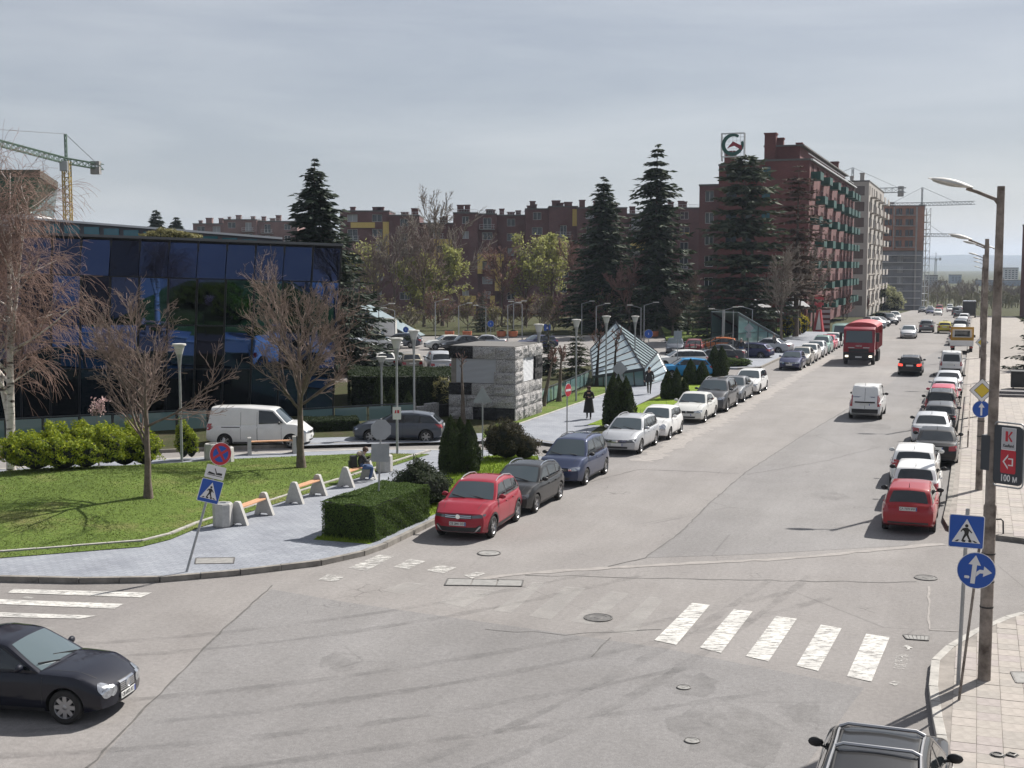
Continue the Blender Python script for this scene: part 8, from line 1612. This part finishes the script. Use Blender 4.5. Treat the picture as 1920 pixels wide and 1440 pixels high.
def cover(label, pts, z, cells, name='drain_cover'):
    root = thing(name, label, 'drain', (0, 0, 0)); P_ = pxs(pts); mb = MB()
    for k in range(cells):
        a0, a1, b0, b1 = P_[0].lerp(P_[1], k / cells + .01), P_[0].lerp(P_[1], (k + 1) / cells - .01), P_[3].lerp(P_[2], k / cells + .01), P_[3].lerp(P_[2], (k + 1) / cells - .01); m2 = MB(); m2.add([(p.x, p.y, z + .004) for p in (a0, a1, b1, b0)] + [(p.x, p.y, z - .02) for p in (a0, a1, b1, b0)], [(0, 1, 2, 3), (0, 4, 5, 1), (1, 5, 6, 2), (2, 6, 7, 3), (3, 7, 4, 0)]); put('plate', fixn(m2.mesh('plate', M_IRON2)), root)
    for a, b in zip(P_, P_[1:] + P_[:1]): mb.bar((a.x, a.y, z), (b.x, b.y, z), .035, .02)
    mb.build('frame', M_IRON, root)
cover('long rectangular three-part cover in front of the crossing', [(834, 1098), (978, 1100), (981, 1089), (840, 1086)], .014, 3); cover('street drain grate beside the painted lettering', [(1700, 1199), (1740, 1202), (1742, 1194), (1694, 1191)], .014, 6); cover('rectangular cover in the blue grey corner pavement', [(366, 1067), (438, 1066), (440, 1055), (368, 1056)], KH + .004, 1); cover('rectangular lid in the beige pavement by the nearest lamp', [(1905, 1295), (1960, 1296), (1952, 1275), (1895, 1274)], KH + .014, 2)
for (x, lb) in ((1870, 'small round iron lid in the beige pavement'), (1897, 'square iron lid in the beige pavement')): q = at(x, 1417, KH); o = thing('iron_lid', lb, 'lid', (q.x, q.y, KH)); mb = MB(); mb.lathe([(.10, 0), (.10, .035), (.07, .04), (.06, .02), (.001, .02)], 16 if x < 1880 else 4); mb.build('lid', M_IRON, o); mb = MB(); mb.lathe([(.125, 0), (.125, .015)], 16 if x < 1880 else 4); mb.build('rim', M_SBLK, o)
# ================================================================== people
M_SKIN = mat('skin', (.45, .27, .20), .6)
def person(label, loc, rz, J, E, mats, group=None, hair=None, extras=()):
    """J: joint -> (pos, radius); E: edges; mats: list of (material, joints)"""
    names = list(J); me = bpy.data.meshes.new('tmpbody'); me.from_pydata([J[k][0] for k in names], [(names.index(a), names.index(b)) for a, b in E], []); ob = bpy.data.objects.new('tmpbody', me); C.objects.link(ob)
    ob.modifiers.new('s', 'SKIN'); sk = me.skin_vertices[0].data
    for i, k in enumerate(names): sk[i].radius = J[k][1] if hasattr(J[k][1], '__len__') else (J[k][1], J[k][1]); sk[i].use_root = k == 'pelvis'
    sb = ob.modifiers.new('d', 'SUBSURF'); sb.levels = 2; sb.render_levels = 2; dg = bpy.context.evaluated_depsgraph_get(); dg.update(); bm_ = bpy.data.meshes.new_from_object(ob.evaluated_get(dg)); bpy.data.objects.remove(ob)
    bm_.materials.clear(); ml = [m for m, _ in mats]; [bm_.materials.append(m) for m in ml]; owner = {j: i for i, (_, js) in enumerate(mats) for j in js}; segs = [(Vector(J[a][0]), Vector(J[b][0]), owner.get(b, 0)) for a, b in E]
    for p in bm_.polygons:
        best = 1e9
        for a, b, o_ in segs:
            d = b - a; t = max(0, min(1, (p.center - a).dot(d) / (d.length_squared + 1e-9))); q = (p.center - a - d * t).length
            if q < best: best = q; p.material_index = o_
        p.use_smooth = True
    root = thing('person', label, 'person', loc, rz, group); bm_.name = 'body'; put('body', bm_, root)
    hp = Vector(J['head'][0])
    if hair: mb = MB(); mb.ball((hp.x - .012, hp.y, hp.z + .035), 1, sub=2, sc=(.115, .098, .115)); mb.build('hair', hair, root, 60)
    mb = MB(); f = Vector((.105, 0, 0)); mb.ball((hp.x + .105, hp.y, hp.z - .02), .018, sub=1)
    for sg in (-1, 1): mb.ball((hp.x + .085, hp.y + sg * .035, hp.z + .015), .012, sub=1); mb.ball((hp.x, hp.y + sg * .095, hp.z - .01), .02, sub=1)
    mb.build('face', M_SKIN, root, 60)
    for sd in 'lr':
        h = Vector(J['hand_' + sd][0]); e = Vector(J['elbow_' + sd][0]); d = (h - e).normalized(); s_ = d.cross(Vector((0, 0, 1)) if abs(d.z) < .9 else Vector((1, 0, 0))).normalized(); dn = d.cross(s_); mb = MB()
        for k in range(4): b0 = h + d * .03 + s_ * (k - 1.5) * .02; L_ = (.07, .085, .08, .06)[k]; mb.tube([b0, b0 + d * L_ * .6 + dn * .01, b0 + d * L_ * .85 + dn * .035], [.010, .009, .007], 6)
        mb.tube([h + s_ * -.03, h + s_ * -.055 + d * .03, h + s_ * -.05 + d * .06], [.012, .010, .008], 6); mb.build('fingers', M_SKIN, root, 60)
    for nm, mbx, m in extras: mbx.build(nm, m, root, 50)
    return root
ED = [('pelvis', 'spine'), ('spine', 'chest'), ('chest', 'neck'), ('neck', 'head'), ('chest', 'sh_l'), ('chest', 'sh_r'), ('sh_l', 'elbow_l'), ('sh_r', 'elbow_r'), ('elbow_l', 'hand_l'), ('elbow_r', 'hand_r'), ('pelvis', 'hip_l'), ('pelvis', 'hip_r'), ('hip_l', 'knee_l'), ('hip_r', 'knee_r'), ('knee_l', 'ankle_l'), ('knee_r', 'ankle_r'), ('ankle_l', 'toe_l'), ('ankle_r', 'toe_r'), ('head', 'crown')]
def standing(stride=.15, arms='hang', bulk=1.0):
    J = dict(pelvis=((0, 0, .96), (.15 * bulk, .12)), spine=((0, 0, 1.12), .135 * bulk), chest=((0, 0, 1.32), (.17 * bulk, .12)), neck=((.01, 0, 1.49), .055), head=((.03, 0, 1.60), (.088, .095)), crown=((.02, 0, 1.70), (.07, .075)), sh_l=((0, .19, 1.40), .07), sh_r=((0, -.19, 1.40), .07), hip_l=((0, .10, .90), .10), hip_r=((0, -.10, .90), .10),
             knee_l=((stride * .55, .10, .50), .066), knee_r=((-stride * .15, -.10, .50), .066), ankle_l=((stride, .10, .09), .045), ankle_r=((-stride * 1.1, -.10, .12), .045), toe_l=((stride + .17, .11, .04), .038), toe_r=((-stride * 1.1 + .15, -.11, .05), .038))
    if arms == 'hang': J.update(elbow_l=((-.06, .27, 1.13), .052), elbow_r=((.04, -.27, 1.13), .052), hand_l=((.0, .28, .86), .036), hand_r=((.16, -.27, .89), .036))
    else: J.update(elbow_l=((.05, .27, 1.13), .055), elbow_r=((.05, -.27, 1.13), .055), hand_l=((.26, .07, 1.18), .036), hand_r=((.27, -.04, 1.22), .036))
    return J
UP = ['spine', 'chest', 'sh_l', 'sh_r', 'elbow_l', 'elbow_r', 'hand_l', 'hand_r']; LO = ['hip_l', 'hip_r', 'knee_l', 'knee_r', 'ankle_l', 'ankle_r']; SK = ['neck', 'head', 'crown']; SH = ['toe_l', 'toe_r']
M_COAT = mat('black_coat', (.018, .016, .017), .85); M_DKJ = mat('dark_jacket', (.03, .03, .033), .8); M_JEAN = mat('blue_jeans', (.05, .09, .19), .85); M_HAIR = mat('brown_hair', (.07, .035, .02), .7); M_SHOE = mat('shoe_white', (.55, .54, .52), .6); M_SHOEB = mat('shoe_black', (.02, .02, .02), .6); M_FUR = mat('fur_trim', (.40, .33, .26), .95); M_OLIVEJ = mat('olive_trousers', (.05, .05, .035), .85)
def skirt(z0, z1, r0, r1, sx=.8): mb = MB(); mb.lathe([(r1, z1), ((r0 + r1) / 2, (z0 + z1) / 2), (r0, z0), (r0 - .02, z0 + .01), (r1 - .03, z1)], 18); mb.v = [(x * sx, y, z) for x, y, z in mb.v]; return mb
col_ = MB(); col_.lathe([(.10, 1.44), (.13, 1.48), (.12, 1.54), (.09, 1.53)], 14)
q = at(1104, 786, KH); hat = MB(); hat.ball((.02, 0, 1.68), 1, sub=2, sc=(.125, .115, .09)); o = person('person in a long black coat and dark fur hat looking at a phone', q, R(-100), standing(.08, 'phone'), ED, [(M_COAT, UP + LO + ['pelvis']), (M_SKIN, SK), (M_SHOEB, SH)], None, M_HAIR, [('coat', skirt(.36, 1.12, .30, .19), M_COAT), ('hat', hat, mat('fur_hat', (.05, .025, .02), .95)), ('collar', col_, M_COAT)])
ph = thing('phone', 'dark phone held by the person in the long black coat', 'phone', (q.x, q.y, KH), R(-100)); mb = MB(); mb.bbox(.30, .312, -.03, .06, 1.19, 1.33, .004); mb.build('case', M_SBLK, ph)
q = at(1217, 739, KH); person('person in dark jacket and olive trousers walking away along the path', q, R(75), standing(.22, 'hang', 1.12), ED, [(M_DKJ, UP + ['pelvis']), (M_OLIVEJ, LO), (M_SKIN, SK), (M_SHOEB, SH)], None, M_HAIR, [('jacket', skirt(.78, 1.15, .25, .20), M_DKJ)])
q = W(112, -19.2, KH); person('person in dark jacket and jeans on the far pavement', q, R(-110), standing(.12), ED, [(M_DKJ, UP + ['pelvis']), (M_JEAN, LO), (M_SKIN, SK), (M_SHOEB, SH)], None, mat('grey_hair', (.3, .28, .26), .8))
q = W(120.5, -17.6, KH); person('person in a grey hood stepping between the parked cars', q, R(200), standing(.12), ED, [(mat('grey_hood', (.16, .15, .14), .85), UP + ['pelvis']), (M_DKJ, LO), (M_SKIN, SK), (M_SHOEB, SH)], None, mat('grey_hood', (.16, .15, .14), .85))
q = W(128, 4.6, KH); person('person in dark clothes far along the right-hand pavement', q, R(-110), standing(.2), ED, [(M_DKJ, UP + ['pelvis']), (M_DKJ, LO), (M_SKIN, SK), (M_SHOEB, SH)], None, M_HAIR)
# seated person with rucksack on the third bench; local +x is the way the person faces
bo = b3.location; ba = b3.rotation_euler.z; Lb = 1.75; seat = Vector((bo.x + math.cos(ba) * 1.25, bo.y + math.sin(ba) * 1.25, KH)); fz_ = ba - PI / 2 + R(38)
J = dict(pelvis=((.0, 0, .56), (.15, .13)), spine=((-.02, 0, .72), .14), chest=((.06, 0, .93), (.17, .13)), neck=((.13, 0, 1.09), .055), head=((.20, 0, 1.17), (.088, .095)), crown=((.22, 0, 1.27), (.07, .075)), sh_l=((.06, .18, 1.0), .075), sh_r=((.06, -.18, 1.0), .075), elbow_l=((.18, .24, .76), .06), elbow_r=((.18, -.24, .76), .06), hand_l=((.38, .05, .92), .036), hand_r=((.38, -.05, .86), .036),
         hip_l=((.06, .10, .56), .10), hip_r=((.06, -.10, .56), .10), knee_l=((.46, .12, .54), .075), knee_r=((.44, -.12, .52), .075), ankle_l=((.40, .12, .10), .048), ankle_r=((.30, -.12, .10), .048), toe_l=((.57, .13, .05), .042), toe_r=((.47, -.13, .05), .042))
fur = MB(); fur.ball((.0, 0, 1.06), 1, sub=2, sc=(.15, .17, .10)); person('person in dark jacket with fur hood and blue jeans seated on a bench', seat, fz_, J, ED, [(M_DKJ, UP + ['pelvis']), (M_JEAN, LO), (M_SKIN, SK), (M_SHOE, SH)], None, M_HAIR, [('fur_hood', fur, M_FUR)])
rs = thing('rucksack', 'black rucksack on the back of the seated person', 'rucksack', tuple(seat), fz_); mb = MB(); mb.bbox(-.40, -.14, -.16, .16, .52, 1.0, .07); mb.build('bag', M_SBLK, rs); mb = MB(); mb.bbox(-.45, -.38, -.12, .12, .56, .80, .03); mb.build('pocket', M_TRIM, rs); mb = MB()
for sg in (-1, 1): mb.tube([(-.15, sg * .11, .97), (.02, sg * .13, 1.06), (.16, sg * .14, .92), (.10, sg * .15, .70), (-.14, sg * .13, .58)], .018, 6)
mb.build('strap', M_TRIM, rs, 50)
# ================================================================== the air
hz = MB(); hz.box(-9500, 9500, -450, 9600, -12, 150); hzm = bpy.data.materials.new('haze'); hzm.use_nodes = True; nt = hzm.node_tree; nt.nodes.remove(nt.nodes['Principled BSDF']); pvn = nt.nodes.new('ShaderNodeVolumePrincipled')
pvn.inputs['Color'].default_value = (.72, .83, 1.0, 1); pvn.inputs['Density'].default_value =   .00011; pvn.inputs['Anisotropy'].default_value = .2; nt.links.new(pvn.outputs[0], nt.nodes['Material Output'].inputs['Volume'])
tag(stuff(hz.build('haze', hzm)), 'pale blue haze over the distant town and hills', 'haze')
